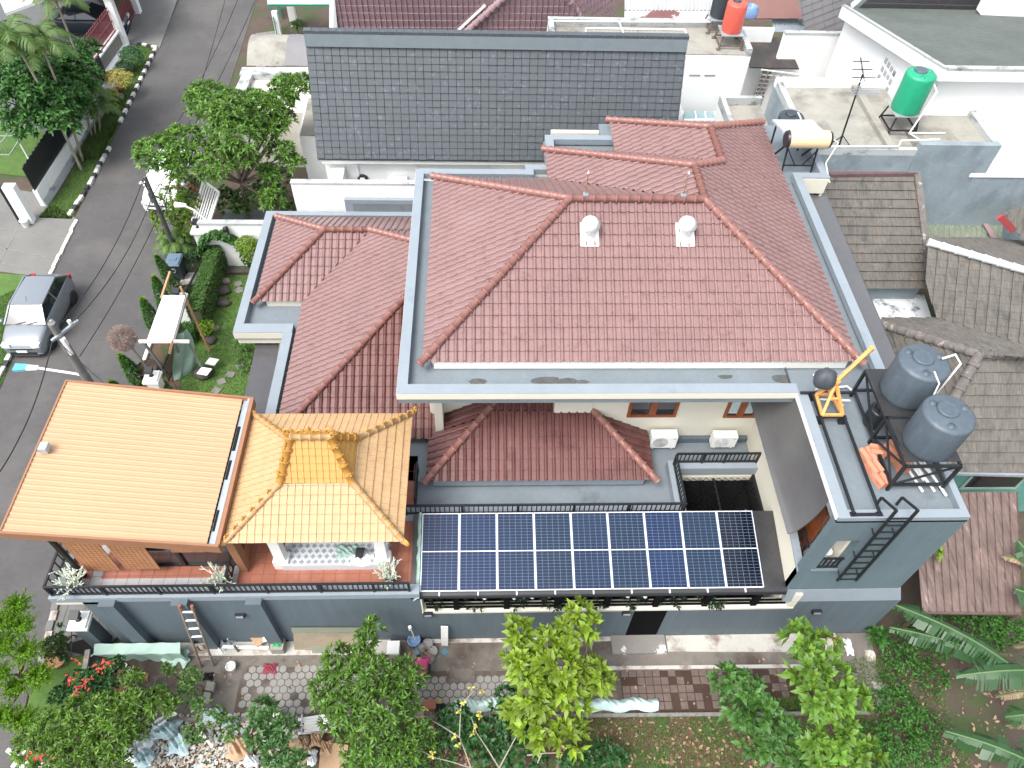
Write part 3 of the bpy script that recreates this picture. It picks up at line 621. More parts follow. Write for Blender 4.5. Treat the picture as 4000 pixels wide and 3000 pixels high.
# metal roofed room
room = thing('terrace_room', 'flat peach metal roofed terrace room with rattan blinds', 'room', (-9,11,3.2))
Zw, Ze_ = 6.62, 5.82; xa, xb, ya_, yb_ = -11.25, -6.75, 8.80, 13.30
def rz_(x): return Zw+(Ze_-Zw)*(x-xa)/(xb-xa)
m = MB(); n = 29
def prof(t):
    s = (t*n) % 1; return .014 if .12 < s < .3 else (.014*(s/.12) if s <= .12 else max(0, .014*(1-(s-.3)/.12)) if s < .42 else 0)
vs = []; N_ = n*10
ys = [ya_+(yb_-ya_)*k/N_ for k in range(N_+1)]
m.add([(x, y, rz_(x)+prof((y-ya_)/(yb_-ya_))) for y in ys for x in (xa, xb)], [(2*k, 2*k+1, 2*k+3, 2*k+2) for k in range(N_)])
m.build('roof_sheet', 'peach_metal', room)
fm = MB()
fm.hexa([(xa-.05,ya_-.06,rz_(xa)-.22),(xb+.3,ya_-.06,rz_(xb+.3)-.25),(xb+.3,ya_,rz_(xb+.3)-.25),(xa-.05,ya_,rz_(xa)-.22)], [(xa-.05,ya_-.06,rz_(xa)+.03),(xb+.3,ya_-.06,rz_(xb)+.03),(xb+.3,ya_,rz_(xb)+.03),(xa-.05,ya_,rz_(xa)+.03)])
fm.hexa([(xa-.05,yb_,rz_(xa)-.22),(xb+.3,yb_,rz_(xb+.3)-.25),(xb+.3,yb_+.06,rz_(xb+.3)-.25),(xa-.05,yb_+.06,rz_(xa)-.22)], [(xa-.05,yb_,rz_(xa)+.03),(xb+.3,yb_,rz_(xb)+.03),(xb+.3,yb_+.06,rz_(xb)+.03),(xa-.05,yb_+.06,rz_(xa)+.03)])
fm.box(xa-.05, xa, ya_+.001, yb_-.001, Zw-.22, Zw+.035).box(xb+.22, xb+.32, ya_+.001, yb_-.001, Ze_-.25, Ze_+.04)
fm.build('fascia', 'terracotta_trim', room)
MB().box(xb+.02, xb+.16, ya_+.002, yb_-.002, Ze_-.1, Ze_-.06).box(xb+.16, xb+.215, ya_+.002, yb_-.002, Ze_-.1, Ze_+.045).build('gutter', 'zinc', room)
ws = MB(); ws.box(xb+.03, xb+.12, 11.6, 12.4, Ze_-.059, Ze_-.052).box(xb+.03, xb+.10, 10.7, 11.3, Ze_-.059, Ze_-.052).box(xb+.03, xb+.09, 9.2, 9.8, Ze_-.059, Ze_-.052); ws.build('gutter_dirt', 'dark_void', room)
MB().box(-9.6, -6.75, 9.55, 9.62, 3.21, 5.7).box(-6.85,-6.75,9.62,13,3.21,5.7).build('glass_wall', 'window_glass', room)
MB().box(-9.65,-6.7,9.5,9.549,3.21,3.27).box(-9.65,-9.55,9.5,9.56,3.27,5.7).box(-8.25,-8.15,9.49,9.549,3.27,5.7).box(-6.8,-6.7,9.49,9.549,3.27,5.7).build('frame', 'black_metal', room)
MB().box(-6.66,-6.45,9.3,9.6,3.2,5.6).box(-6.62,-6.5,9.6,13,3.2,3.8).build('wall', 'terracotta_trim', room)
MB().box(-10.9,-10.8,12.9,13.1,3.2,6.3).box(-10.9,-10.8,9.2,9.3,3.2,6.3).build('post', 'black_metal', room)
def blind(px0, px1, z0, z1, lab, y=9.28):
    a = UY(px0[0], px0[1], y); b = UY(px1[0], px1[1], y)
    t = thing('rattan_blind', lab, 'blind', (a.x, y, z0), 'rattan roller blinds of the terrace room')
    t2 = MB().box(a.x, b.x, y-.012, y+.012, z0, z1); t2.build('slats', 'rattan', t)
    s = MB()
    for k in range(int((b.x-a.x)/.12)): s.box(a.x+.06+.12*k, a.x+.068+.12*k, y-.016, y-.0125, z0, z1)
    for k in range(int((z1-z0)/.12)): s.box(a.x, b.x, y-.0155, y-.0122, z0+.06+.12*k, z0+.066+.12*k)
    s.build('cords', 'teak', t)
blind((340,2228), (472,2228), UY(400,2228,9.28).z, 6.0, 'left long rattan blind hanging under the peach roof')
blind((492,2222), (627,2222), UY(560,2222,9.28).z, 5.9, 'second long rattan blind, between the post and the dark window')
blind((672,2155), (798,2158), UY(735,2156,9.45).z, 5.75, 'short raised rattan blind over the dark window', 9.45)
fl = thing('floodlight', 'small grey floodlight clipped on the road edge of the peach roof', 'floodlight', tuple(U(175,1752,6.7)))
c = Vector(fl.location); MB().box(c.x-.1,c.x+.1,c.y-.12,c.y+.12,c.z-.05,c.z+.12).build('housing', 'zinc', fl); MB().bar(c, c-Vector((.1,0,.15)), .03).build('bracket', 'zinc', fl)
# ---- pavilion
pv = thing('pavilion', 'small open pavilion with a stepped peach tile roof and golden carved ridges', 'pavilion', (-4.2,10.9,3.2))
ex0, ex1, ey0, ey1, ez = -6.42, -1.98, 8.93, 12.92, 5.6
kx0, kx1, ky0, ky1, kz = -5.12, -3.28, 10.22, 11.60, 6.28
tx0, tx1, ty, tz = -4.75, -3.78, 10.93, 7.32
RT = thing('roof', None, None); RT.parent = pv
PP = [(0,0),(.06,.010),(.5,.008),(.93,.010),(.97,-.010)]
def pface(p3, eave, nm, pw=.19, pl=.24):
    o, nrm = plane3(*p3[:3]); mbx = tile_slope([tuple(q[:2]) for q in p3], (o, nrm), eave, pw, pl, PP, .042); mbx.build(nm, 'peach_tile', RT)
Ea, Eb, Ec, Ed = Vector((ex0,ey0,ez)), Vector((ex1,ey0,ez)), Vector((ex1,ey1,ez)), Vector((ex0,ey1,ez))
Ka, Kb, Kc, Kd = Vector((kx0,ky0,kz)), Vector((kx1,ky0,kz)), Vector((kx1,ky1,kz)), Vector((kx0,ky1,kz))
Ta, Tb = Vector((tx0,ty,tz)), Vector((tx1,ty,tz))
pface([Ea,Eb,Kb,Ka], (1,0), 'south_slope'); pface([Eb,Ec,Kc,Kb], (0,1), 'east_slope'); pface([Ec,Ed,Kd,Kc], (1,0), 'north_slope'); pface([Ed,Ea,Ka,Kd], (0,1), 'west_slope')
MATS['peach_save'] = MATS['peach_tile']; mat('peach_tile', (.47,.25,.06), .5, .08, 1.5)
pface([Ka,Kb,Tb,Ta], (1,0), 'upper_slope', .16, .2); pface([Kb,Kc,Tb], (0,1), 'upper_slope', .16, .2); pface([Kc,Kd,Ta,Tb], (1,0), 'upper_slope', .16, .2); pface([Kd,Ka,Ta], (0,1), 'upper_slope', .16, .2)
MATS['peach_tile'] = MATS['peach_save']
def orn(p, d, s, par):
    """flame shaped ridge ornament: a flat carved plate standing along direction d"""
    d = Vector(d).normalized(); n_ = Vector((-d.y, d.x, 0)).normalized()*.018*s/.12; u_ = Vector((0,0,1))
    sh = [(-.5,0),(-.62,.35),(-.3,.45),(-.42,.85),(-.12,.7),(.08,1.25),(.2,.72),(.5,.8),(.38,.42),(.66,.3),(.5,0)]
    f = [p+d*a*s+u_*b*s-n_ for a, b in sh]; g_ = [q+2*n_ for q in f]; k = len(sh)
    MB().add(f+g_, [tuple(range(k)), tuple(range(k, 2*k))[::-1]]+[((i+1)%k, i, i+k, (i+1)%k+k) for i in range(k)]).build('ridge_ornament', 'ochre_paint', par)
def curl(p, d, s, par):
    d = Vector(d).normalized(); pts = []; rs = []
    for k in range(13):
        a = -1.2+k*.42; r = s*(1-.055*k); pts.append(p+d*(s*.9+r*math.sin(a)*.8)+Vector((0,0,s*.75-r*.75*math.cos(a)))); rs.append(.07*(1-.05*k))
    MB().tube(pts, rs, 8).build('corner_horn', 'ochre_paint', par)
up2 = Vector((0,0,.06))
for E_, K_, T_ in ((Ea,Ka,Ta), (Eb,Kb,Tb), (Ec,Kc,Tb), (Ed,Kd,Ta)):
    h1 = ridge_caps(MB(), K_+up2, E_+up2, .085, .3, 1.12).build('ridge_cap', 'peach_tile', RT)
    h2 = ridge_caps(MB(), T_+up2, K_+up2, .11, .3, 1.25).build('ridge_cap', 'ochre_paint', RT)
    out = (E_-K_); out.z = 0
    for k in range(6): orn(E_.lerp(K_, .08+.15*k)+Vector((0,0,.12)), out, .13, RT)
    for k in range(3): orn(K_.lerp(T_, .15+.3*k)+Vector((0,0,.12)), out, .16, RT)
    curl(E_+Vector((0,0,.05))-out.normalized()*.05, out, .16, RT)
ridge_caps(MB(), Ta+up2, Tb+up2, .1, .24, 1.2).build('ridge_cap', 'peach_tile', RT)
for k in range(7):
    p = (Ta-Vector((.1,0,0))).lerp(Tb+Vector((.1,0,0)), k/6)+Vector((0,.02,.12)); orn(p, (1,0,0), .15+(.10 if k == 3 else 0), RT)
for sx, P_ in ((-1, Ta), (1, Tb)):
    MB().tube([P_+Vector((sx*(.02+.10*math.sin(a*.5)), .02, .16+.10*(1-math.cos(a*.5)))) for a in range(10)], .035, 7).build('ridge_scroll', 'ochre_paint', RT)
for sx in (-.22, .22):
    c = (Ta+Tb)/2+Vector((sx,.02,.22)); MB().tube([c+Vector((.08*math.cos(a*.6),0,.08*math.sin(a*.6))) for a in range(10)], .03, 7).build('ridge_scroll', 'ochre_paint', RT)
mat('patterned_tile', (.62,.66,.69), .5, .03)
MB().box(-5.5, -2.65, 9.35, 12.3, 3.2, 3.5).build('floor', 'patterned_tile', pv)
pm = MB()
for i in range(15):
    for j in range(5):
        cx = -5.35+.19*i+(.095 if j % 2 else 0); cyy = 9.45+.16*j
        for a in range(4):
            aa = a*math.pi/2; c2x, c2y = cx+.038*math.cos(aa), cyy+.038*math.sin(aa)
            ring = [(c2x+.030*math.cos(t*math.pi/3), c2y+.030*math.sin(t*math.pi/3), 3.504) for t in range(6)]; inn = [(c2x+.013*math.cos(t*math.pi/3), c2y+.013*math.sin(t*math.pi/3), 3.504) for t in range(6)]
            pm.add(ring+inn, [(t, (t+1)%6, (t+1)%6+6, t+6) for t in range(6)])
pm.build('floor_pattern', mat('tile_print', (.20,.22,.24), .5, .1), pv)
for x, y in ((-5.52,9.55), (-2.75,9.55), (-5.52,12.0), (-2.75,12.0)):
    MB().hexa([(x-.21,y-.17,3.2),(x+.21,y-.17,3.2),(x+.21,y+.17,3.2),(x-.21,y+.17,3.2)], [(x-.21,y-.17,3.62),(x+.21,y-.17,3.62),(x+.21,y+.17,3.62),(x-.21,y+.17,3.62)]).box(x-.14,x+.14,y-.12,y+.12,3.62,5.65).build('column', 'white_paint', pv)
# things under the pavilion
def cloth(name, lab, cat, c, w, d, h, m, seed=0, th=.0):
    rnd = random.Random(seed); ph = [rnd.uniform(0,6) for _ in range(8)]
    mb_ = MB().grid(lambda u, v: (c[0]+w*(u-.5)*(1+.12*math.sin(v*9+ph[0])), c[1]+d*(v-.5)*(1+.12*math.sin(u*8+ph[1])), c[2]+h*(.55+.25*math.sin(u*11+ph[2])*math.cos(v*9+ph[3])+.2*math.sin(u*23+v*17+ph[4]))*min(1, 6*u*(1-u)+.0)*min(1, 6*v*(1-v))+.01), 22, 22)
    return tag(mb_.build(name, m), lab, cat)
cloth('plastic_sheet', 'crumpled clear white plastic sheet on the patterned pavilion floor', 'plastic sheet', (-3.35,9.52,3.51), .62, .42, .12, 'white_plastic', 3)
cloth('tarpaulin', 'crumpled pale green tarpaulin on the patterned pavilion floor', 'tarpaulin', (-3.75,9.75,3.51), .6, .4, .16, 'green_tarp', 4)
tag(MB().hexa([(-3.52,9.5,3.52),(-3.32,9.5,3.52),(-3.32,9.54,3.52),(-3.52,9.54,3.52)], [(-3.45,9.6,3.95),(-3.2,9.6,3.95),(-3.2,9.64,3.95),(-3.45,9.64,3.95)]).build('board', 'black_plastic'), 'narrow black board leaning under the pavilion eave', 'board')
# ---- pale potted plants on the terrace
mat('silver_leaf', (.55,.60,.50), .6, .12, 4, attr=True)
def silver_plant(x, y, z, lab, s=1.):
    t = thing('potted_plant', lab, 'potted plant', (x,y,z), 'silvery branching plants in pots on the terrace')
    MB().lathe((x,y,z), [(.12*s,0),(.17*s,.3*s),(.19*s,.32*s),(.15*s,.32*s),(.0,.28*s)], 16).build('pot', 'black_plastic', t)
    m = MB(); rnd = random.Random(int(x*100))
    for k in range(26):
        a = rnd.uniform(0,6.28); e = rnd.uniform(.3,1.25); d = Vector((math.cos(a)*math.cos(e), math.sin(a)*math.cos(e), math.sin(e)))
        p = Vector((x,y,z+.3*s)); q = p+d*.5*s*rnd.uniform(.6,1.3); m.tube([p, q], [.016*s,.014*s], 5)
        for j in range(5):
            b = p.lerp(q, rnd.uniform(.45,1)); dd = (d+Vector((rnd.uniform(-1,1), rnd.uniform(-1,1), rnd.uniform(-.2,1)))*.9).normalized()
            m.tube([b, b+dd*.16*s], [.02*s,.017*s], 5)
    m.build('stems', 'silver_leaf', t, tint=np.ones((len(m.v), 4)))
silver_plant(-10.9,8.95,3.2,'silvery plant in a black pot at the road corner of the terrace',1.05)
silver_plant(-7.05,9.0,3.2,'silvery plant in a pot in front of the dark window',.85)
silver_plant(-2.5,8.95,3.2,'silvery plant in a pot beside the leftmost solar panel',.85)
# ---- rooftop: tanks on steel stand
def tank(x, y, z, r, h, m, label, lid='lid', lm=None, group=None, pipe=None):
    t = thing('water_tank', label, 'water tank', (x,y,z), group)
    MB().lathe((x,y,z), [(r*.93,0),(r*.98,.06),(r,.12),(r,h*.93),(r*.97,h*.97),(r*.86,h),(0,h+.05)], 40).build('body', m, t)
    MB().lathe((x-.08*r,y+.1*r,z+h+.01), [(r*.40,0),(r*.42,.05),(r*.38,.09),(r*.34,.085),(.0,.10)], 28).build('lid', lm or m, t)
    for a in (.3, 2.4, 4.4): MB().lathe((x+.68*r*math.cos(a), y+.68*r*math.sin(a), z+h-.04), [(r*.16,0),(r*.15,.07),(0,.08)], 12).build('port', m, t)
    return t
Zr = 6.93
def tank_top(px, py, h): pass
T1 = UY(3568,1545,11.45); 
tank(10.72, 11.75, 8.05, .62, 1.22, 'tank_grey', 'blue grey water tank at the back of the tower stand', group='big grey water tanks on the tower')
tank(10.72, 10.18, 8.05, .60, 1.22, 'tank_grey', 'blue grey water tank at the front of the tower stand', group='big grey water tanks on the tower')
st = thing('tank_stand', 'black angle steel stand under the two big grey tanks', 'stand', (10.7,10.9,Zr))
sx0, sx1, sy0, sy1, sz = 10.0, 11.35, 9.55, 12.5, 8.0
for x in (sx0, sx1):
    for y in (sy0, 10.95, sy1): MB().bar((x,y,Zr), (x,y,sz), .07).build('leg', 'black_metal', st)
for z in (sz, Zr+.25):
    for a, b in (((sx0,sy0),(sx1,sy0)), ((sx0,sy1),(sx1,sy1)), ((sx0,sy0),(sx0,sy1)), ((sx1,sy0),(sx1,sy1)), ((sx0,10.95),(sx1,10.95))): MB().bar((*a,z), (*b,z), .065).build('beam', 'black_metal', st)
for a, b in (((sx0,sy0),(sx0,10.95)), ((sx0,10.95),(sx0,sy1)), ((sx0,sy0),(sx1,sy0))):
    MB().bar((*a,Zr+.25), (*b,sz), .045).build('brace', 'black_metal', st); 
MB().bar((sx0,10.95,Zr+.25), (sx0,sy0,sz), .045).build('brace', 'black_metal', st)
MB().box(sx0-.03, sx1, 11.0, sy1, sz+.035, sz+.05).box(sx0+.05, sx1, sy0+.1, 10.9, sz+.035, sz+.05).build('deck', 'dark_sheet', st)
# small black filter tank, pipes
tank(10.3, 11.6, Zr, .27, .62, 'black_plastic', 'small black tank under the steel stand')
def pipe(name, pts, r, m, lab, cat='pipe', group=None): return tag(MB().tube(pts, r, 7).build(name, m), lab, cat, group)
pipe('pipe', [(11.1,11.75,9.35),(11.35,11.75,9.5),(11.5,11.6,9.35),(11.45,11.6,8.2)], .03, 'pvc_white', 'white pipe bent over the side of the back grey tank')
pipe('pipe', [(10.75,11.35,9.35),(10.85,11.1,9.2),(10.85,10.95,8.5),(10.85,11.0,8.1)], .02, 'pvc_white', 'white hose hanging down the back grey tank')
pipe('pipe', [(9.0,12.6,7.1),(9.9,12.7,7.1),(10.0,12.55,7.1)], .03, 'pvc_white', 'upper white pipe running behind the crane')
pipe('pipe', [(9.1,12.35,6.98),(9.9,12.3,6.98)], .03, 'pvc_white', 'lower white pipe running behind the crane')
pipe('pipe', [(9.15,13.2,7.0),(9.65,12.1,7.0)], .03, 'pvc_white', 'white pipe lying crosswise behind the crane')
for k in range(8):
    x = 10.55+.075*k
    tag(MB().tube([(x, 10.9-.1*(k%3), Zr+.05+.03*(k%2)), (x+.30, 9.45+.16*((k*3)%4)-(.3 if k == 7 else 0), Zr+.06+.03*(k%2))], .036, 7).build('pipe', 'pvc_white'), ['leftmost','second from the left','third from the left','fourth from the left','fourth from the right','third from the right','second from the right','rightmost and longest'][k]+' white pipe in the bundle under the front tank', 'pipe', 'white pipes stacked under the front tank')
# stacks of spare roof tiles
ri = 0
for sx, sy, n_, a0, gl in ((9.72,10.45,5,.25,'left row of spare tiles'), (9.78,10.1,5,.25,''), (9.85,9.78,4,.3,''), (10.0,10.55,6,1.3,''), (10.4,10.6,6,.5,''), (10.55,10.2,5,.1,'')):
    for k in range(n_):
        c = Vector((sx, sy, Zr+.01+.055*k)); ca, sa = math.cos(a0+.05*(k%3)), math.sin(a0+.05*(k%3))
        f = lambda u, v: (c.x+(u-.5)*.26*ca-(v-.5)*.40*sa, c.y+(u-.5)*.26*sa+(v-.5)*.40*ca, c.z+.04*math.sin(u*math.pi*1.5)**2+.02)
        m = MB().grid(f, 8, 1); m.grid(lambda u, v: (f(u,v)[0], f(u,v)[1], f(u,v)[2]-.02), 8, 1, flip=True)
        tag(m.build('roof_tile', 'fresh_tile'), 'spare orange roof tile in the stacks beside the tank stand', 'roof tile', 'spare roof tiles stacked on the tower roof')
# gantry rail + crane
ra = thing('gantry_rail', 'black steel rail loop along the left of the tower roof', 'rail', (9.1,10.5,7.2))
for x in (8.82, 9.45): MB().bar((x,8.72,7.2), (x,12.4,7.2), .06).build('rail', 'black_metal', ra)
for y in (8.72, 11.6, 12.4): MB().bar((8.82 if y < 12 else 8.5,y,7.2), (9.45 if y < 12 else 10.0,y,7.2), .06).build('rail', 'black_metal', ra)
for x, y in ((8.82,8.75),(9.45,8.75),(8.82,11.6),(9.45,11.6),(8.82,12.38)): MB().box(x-.08,x+.08,y-.06,y+.06,7.151 if y < 8.9 or x < 8.75 else 6.93,7.17).build('foot', 'black_metal', ra)
cr = thing('crane', 'small orange yellow hoist crane with its motor under a dark cover', 'crane', (9.1,11.9,7.23))
b0, b1, b2, b3 = Vector((8.85,11.62,7.25)), Vector((9.4,11.62,7.25)), Vector((8.88,12.3,7.25)), Vector((9.3,12.3,7.25)); ap = Vector((9.12,12.15,7.95))
for a, b in ((b0,b1),(b1,b3),(b3,b2),(b2,b0),(b0,ap),(b1,ap),(b2,ap),(b3,ap)): MB().bar(a, b, .07).build('frame', 'crane_yellow', cr)
MB().bar(b0.lerp(ap,.5), b1.lerp(ap,.5), .05).build('frame', 'crane_yellow', cr)
MB().tube([ap-Vector((0,0,.35)), ap+Vector((0,0,.08))], .1, 10).build('mast', 'crane_yellow', cr)
jt = Vector((10.15,12.95,8.35)); MB().bar(ap+Vector((0,0,.05)), jt, .1, .12).build('jib', 'crane_yellow', cr)
MB().tube([jt+Vector((0,0,-.06)), jt+Vector((0,0,.06))], .07, 8).build('pulley', 'crane_yellow', cr)
MB().tube([jt, ap+Vector((-.1,0,.2))], .008, 4).build('cable', 'zinc', cr)
cc = ap+Vector((-.28,.08,.05))
MB().grid(lambda u, v: (cc.x+.3*math.cos(u*6.283)*math.sin(.05+v*2.5)*(1+.08*math.sin(u*25)), cc.y+.27*math.sin(u*6.283)*math.sin(.05+v*2.5)*(1+.08*math.cos(u*31)), cc.z+.32*math.cos(.05+v*2.5)), 30, 12).build('cover', 'grey_cloth', cr)
# solar water heater on the north-east platform
MB().prism([(10.4,21.97),(12.12,22.0),(12.15,25.6),(10.4,25.6)], 6.7, 6.88).build('platform', 'gutter_floor', house)
MB().box(10.86,12.14,21.97,22.25,6.881,7.15).box(11.86,12.14,22.25,25.6,6.881,7.15).build('platform_parapet', 'cap_grey', house)
MB().box(10.9,12.1,21.95,21.968,6.5,7.1).box(12.0,12.1,22.0,25.5,6.3,6.7).build('platform_fascia', 'cream_wall', house)
sh = thing('solar_water_heater', 'solar water heater with cream barrel tank on a black frame', 'water heater', (11.4,23.6,6.88))
cA = U(3080,548,8.15); cB = U(3232,540,8.15); yc_ = (cA.y+cB.y)/2
MB().tube([(cA.x,yc_,8.15),(cB.x,yc_,8.15)], .3, 24).build('barrel', mat('heater_cream', (.72,.56,.33), .3, .04), sh)
for x, s in ((cA.x,-1),(cB.x,1)): MB().tube([(x-.01*s,yc_,8.15),(x+.08*s,yc_,8.15)], [.305,.27], 24).build('end_cap', 'black_plastic', sh)
MB().slab([(cA.x-.15,yc_+.25,8.3),(cB.x-.1,yc_+.25,8.3),(cB.x-.1,yc_+1.45,8.0),(cA.x-.15,yc_+1.45,8.0)], .08).build('collector', mat('collector_grey', (.45,.49,.52), .15, .03, spec=.8), sh)
for x in (cA.x+.1, cB.x-.25):
    MB().bar((x,yc_,7.9), (x,yc_-.2,6.9), .05).build('leg', 'black_metal', sh); MB().bar((x,yc_+.1,7.9), (x,yc_+.9,6.9), .05).build('leg', 'black_metal', sh); MB().bar((x-.1,yc_+1.3,8.0), (x-.1,yc_+1.2,6.9), .05).build('leg', 'black_metal', sh)
MB().bar((cA.x+.1,yc_-.15,7.2), (cB.x-.25,yc_-.15,7.2), .04).build('beam', 'black_metal', sh)
MB().bar((cA.x+.1,yc_-.1,7.8), (cA.x+.5,yc_-.15,7.2), .035).build('beam', 'black_metal', sh); MB().bar((cB.x-.25,yc_-.1,7.8), (cB.x-.65,yc_-.15,7.2), .035).build('beam', 'black_metal', sh)
pipe('pipe', [(cB.x+.1,yc_,8.2),(cB.x+.35,yc_-.1,8.1),(12.1,22.6,7.3),(12.14,21.9,7.0)], .025, 'vent_white', 'pale pipe running down from the water heater barrel')
# dark brown sheet strip along the east gutter
es = thing('side_canopy', 'dark grey brown flat canopy strip along the right side of the big roof', 'canopy', (12,18,6.3))
q4 = [U(3160,752,6.35), U(3238,752,6.35), U(3487,1372,6.35), U(3400,1372,6.35)]
MB().slab([(11.16,q4[0].y,6.5), (12.35,q4[1].y,6.3), (12.2,13.6,6.3), (11.16,13.6,6.5)], .03).build('sheet', 'awning_brown', es)
MB().bar((12.33,22.0,6.27), (12.2,13.6,6.27), .05).build('edge', 'black_metal', es)
# ---------------------------------------------------------------- neighbours
mat('slate_tile', (.066,.077,.086), .5, .1, .8, stain=[((.24,.30,.34), 3.5, .66, .85, (1.2,1.2,.25)), ((.10,.12,.135), 5, .6, .62)])
mat('slate_cap', (.12,.145,.16), .7, .08, 3)
mat('pink_tile', (.30,.20,.215), .65, .08, 1.2)
mat('old_tile', (.135,.123,.108), .9, .16, 1.5, stain=[((.06,.066,.062), 1.6, .52, .72, (3,1,1)), ((.21,.195,.16), 3.5, .6, .8)], streak=(8, .35, (3, .3, .3)))
mat('old_cap', (.14,.125,.115), .9, .3, 4, stain=((.40,.37,.35), 5, .58, .7))
mat('concrete', (.30,.288,.25), .9, .14, 1.2, .2, 20, stain=[((.15,.14,.125), .8, .5, .72), ((.10,.095,.085), 2.6, .68, .78)])
mat('weathered', (.40,.42,.42), .9, .1, 1.2, .2, 20, stain=((.12,.13,.13), 1.6, .52, .7, (1,1,2.5)))
mat('blue_render', (.235,.285,.31), .85, .14, .8, stain=[((.17,.21,.235), .9, .5, .66, (1,1,.6)), ((.33,.36,.37), 1.6, .6, .8)])
mat('bitumen', (.105,.122,.110), .9, .16, .6, streak=(7, .3, (.35, 3, 1)), bump=.3, bscale=30)
mat('rust_roof', (.165,.115,.10), .75, .22, 1.2, streak=(5, .5, (2.2, .25, 1)), stain=((.40,.33,.31), 3, .6, .8, (3,.4,1)))
mat('brown_sheet', (.20,.105,.09), .6, .1, 1)
mat('grey_pan', (.19,.185,.19), .7, .08, 1)
mat('dark_bitumen', (.04,.036,.034), .6, .3, 1.2, stain=((.12,.075,.055), .8, .5, .75))
mat('green_wall', (.12,.30,.25), .8, .15, 2)
mat('green_paint', (.02,.22,.12), .5, .1)
mat('tank_red', (.60,.10,.07), .45, .06); mat('tank_green', (.015,.30,.16), .4, .08, 4, bump=.5, bscale=14); mat('tank_black', (.035,.045,.055), .4, .1)
mat('rust_steel', (.13,.09,.075), .7, .25, 5)
mat('blue_bucket', (.16,.27,.45), .4, .1)
mat('skylight', (.25,.36,.38), .2, .1)
mat('ridge_white', (.62,.66,.68), .7, .1, 3)
mat('green_sheet', (.20,.23,.17), .6, .2, 1, streak=(8, .35, (3,.3,1)))
def blk(mb, pts, z, z0=0):   # prism whose top outline is seen at these photo points, at height z
    return mb.prism([tuple(U(a, b, z)[:2]) for a, b in pts], z0, z)
def psolve(p3, rest):
    o, n = plane3(*[U(*p) for p in p3]); n = n if n.z > 0 else -n
    return (o, n), [tuple(UP(a, b, o, n)[:2]) for a, b in rest]
# ---- slate roofed white house
h = thing('white_house', 'white house with a steep slate grey tiled roof behind the terracotta roofs', 'house', (0,28.5,0))
ez_, ey_, rz2, ry = 3.7, 27.68, 8.2, 29.62
tile_slope([(-6.93,ey_),(8.2,ey_),(8.2,ry),(-6.93,ry)], ((0,ey_,ez_),(0,-(rz2-ez_),(ry-ey_))), (1,0), .328, .272, FLAT_PROF, .04, jt=.009).build('roof', 'slate_tile', h)
MB().add([(-6.93,ey_+.05,ez_-.05),(8.2,ey_+.05,ez_-.05),(8.2,ry,rz2-.06),(-6.93,ry,rz2-.06),(-6.93,ry+4,ez_),(8.2,ry+4,ez_)], [(0,1,2,3),(3,2,5,4),(0,3,4),(1,5,2)]).build('gable', 'slate_tile', h)
rk = MB()
n_ = 46
for k in range(n_):
    x = -6.98+15.22*k/n_; rk.box(x+.012, x+15.22/n_-.008, ry-.14, ry+.14, rz2-.03, rz2+.12)
rk.build('ridge_cap', 'slate_tile', h)
MB().box(-6.95, 8.22, ry-.13, ry+.12, rz2-.06, rz2+.10).hexa([(-6.93,ry-.31,rz2-.42),(8.2,ry-.31,rz2-.42),(8.2,ry-.1,rz2-.42),(-6.93,ry-.1,rz2-.42)], [(-6.93,ry-.16,rz2+.0),(8.2,ry-.16,rz2+.0),(8.2,ry-.1,rz2+.0),(-6.93,ry-.1,rz2+.0)]).build('ridge_mortar', 'slate_cap', h)
hw = MB().box(-6.75, 8.1, 28.15, 28.35, 0, 3.75).box(-6.75,-6.55,28.35,33,0,3.7).box(7.9,8.1,28.35,33,0,3.7).build('wall', 'white_wall', h)
MB().box(-6.8, 8.15, 27.8, 27.88, 3.45, 3.62).build('gutter', 'white_fascia', h)
for px in (1394, 1622, 1910): 
    c = UY(px, 640, 28.1); MB().tube([(c.x,28.08,3.5),(c.x+.03,28.08,0)], .035, 7).build('downpipe', 'white_wall', h)
f0 = UY(1287,700,27.2).x; MB().box(f0, f0+.55, 25.2, 28.14, 0, 3.1).build('wall', 'white_wall', h)
c = UY(1552,690,27.9); ac_unit(c.x, 27.95, 2.05, 'white air conditioner on the white wall under the left part of the slate roof')
c = UY(2000,688,27.9); ac_unit(c.x, 27.95, 2.1, 'white air conditioner on the white wall just above the big terracotta roof')
c = UY(1418,700,28.1); t = thing('wall_vent', 'round black exhaust vent on the white wall under the slate roof', 'vent', tuple(c))
MB().tube([(c.x,28.14,c.z),(c.x,28.02,c.z)], .24, 20).build('ring', 'black_plastic', t); MB().box(c.x-.1,c.x+.1,27.98,28.015,c.z-.14,c.z+.14).build('grille', 'white_paint', t)
# boundary wall between the houses
wl = thing('white_boundary_wall', 'tall plain white wall between the slate roofed house and the left terracotta roof', 'wall', (-4,24.8,0))
ztop = UY(1135,718,24.75).z; xl_ = UY(1150,780,24.75).x
MB().box(xl_, 5.5, 24.75, 24.95, 0, ztop).build('wall', 'white_wall', wl)
MB().box(xl_-.02, 5.5, 24.72, 24.98, ztop+.001, ztop+.06).build('coping', 'weathered', wl)
a = UY(1345,792,24.5); b = UY(1612,800,24.5)
lo_ = thing('light_well', 'grey framed light well opening against the white wall', 'opening', (a.x,24.5,3))
MB().box(a.x, -1.75, 24.56, 24.74, 3.2, 4.05).build('frame', 'cap_grey', lo_)
MB().box(a.x+.3, -1.75, 24.545, 24.559, 3.45, 3.9).build('sheet', 'cell2' if False else 'gutter_floor', lo_)
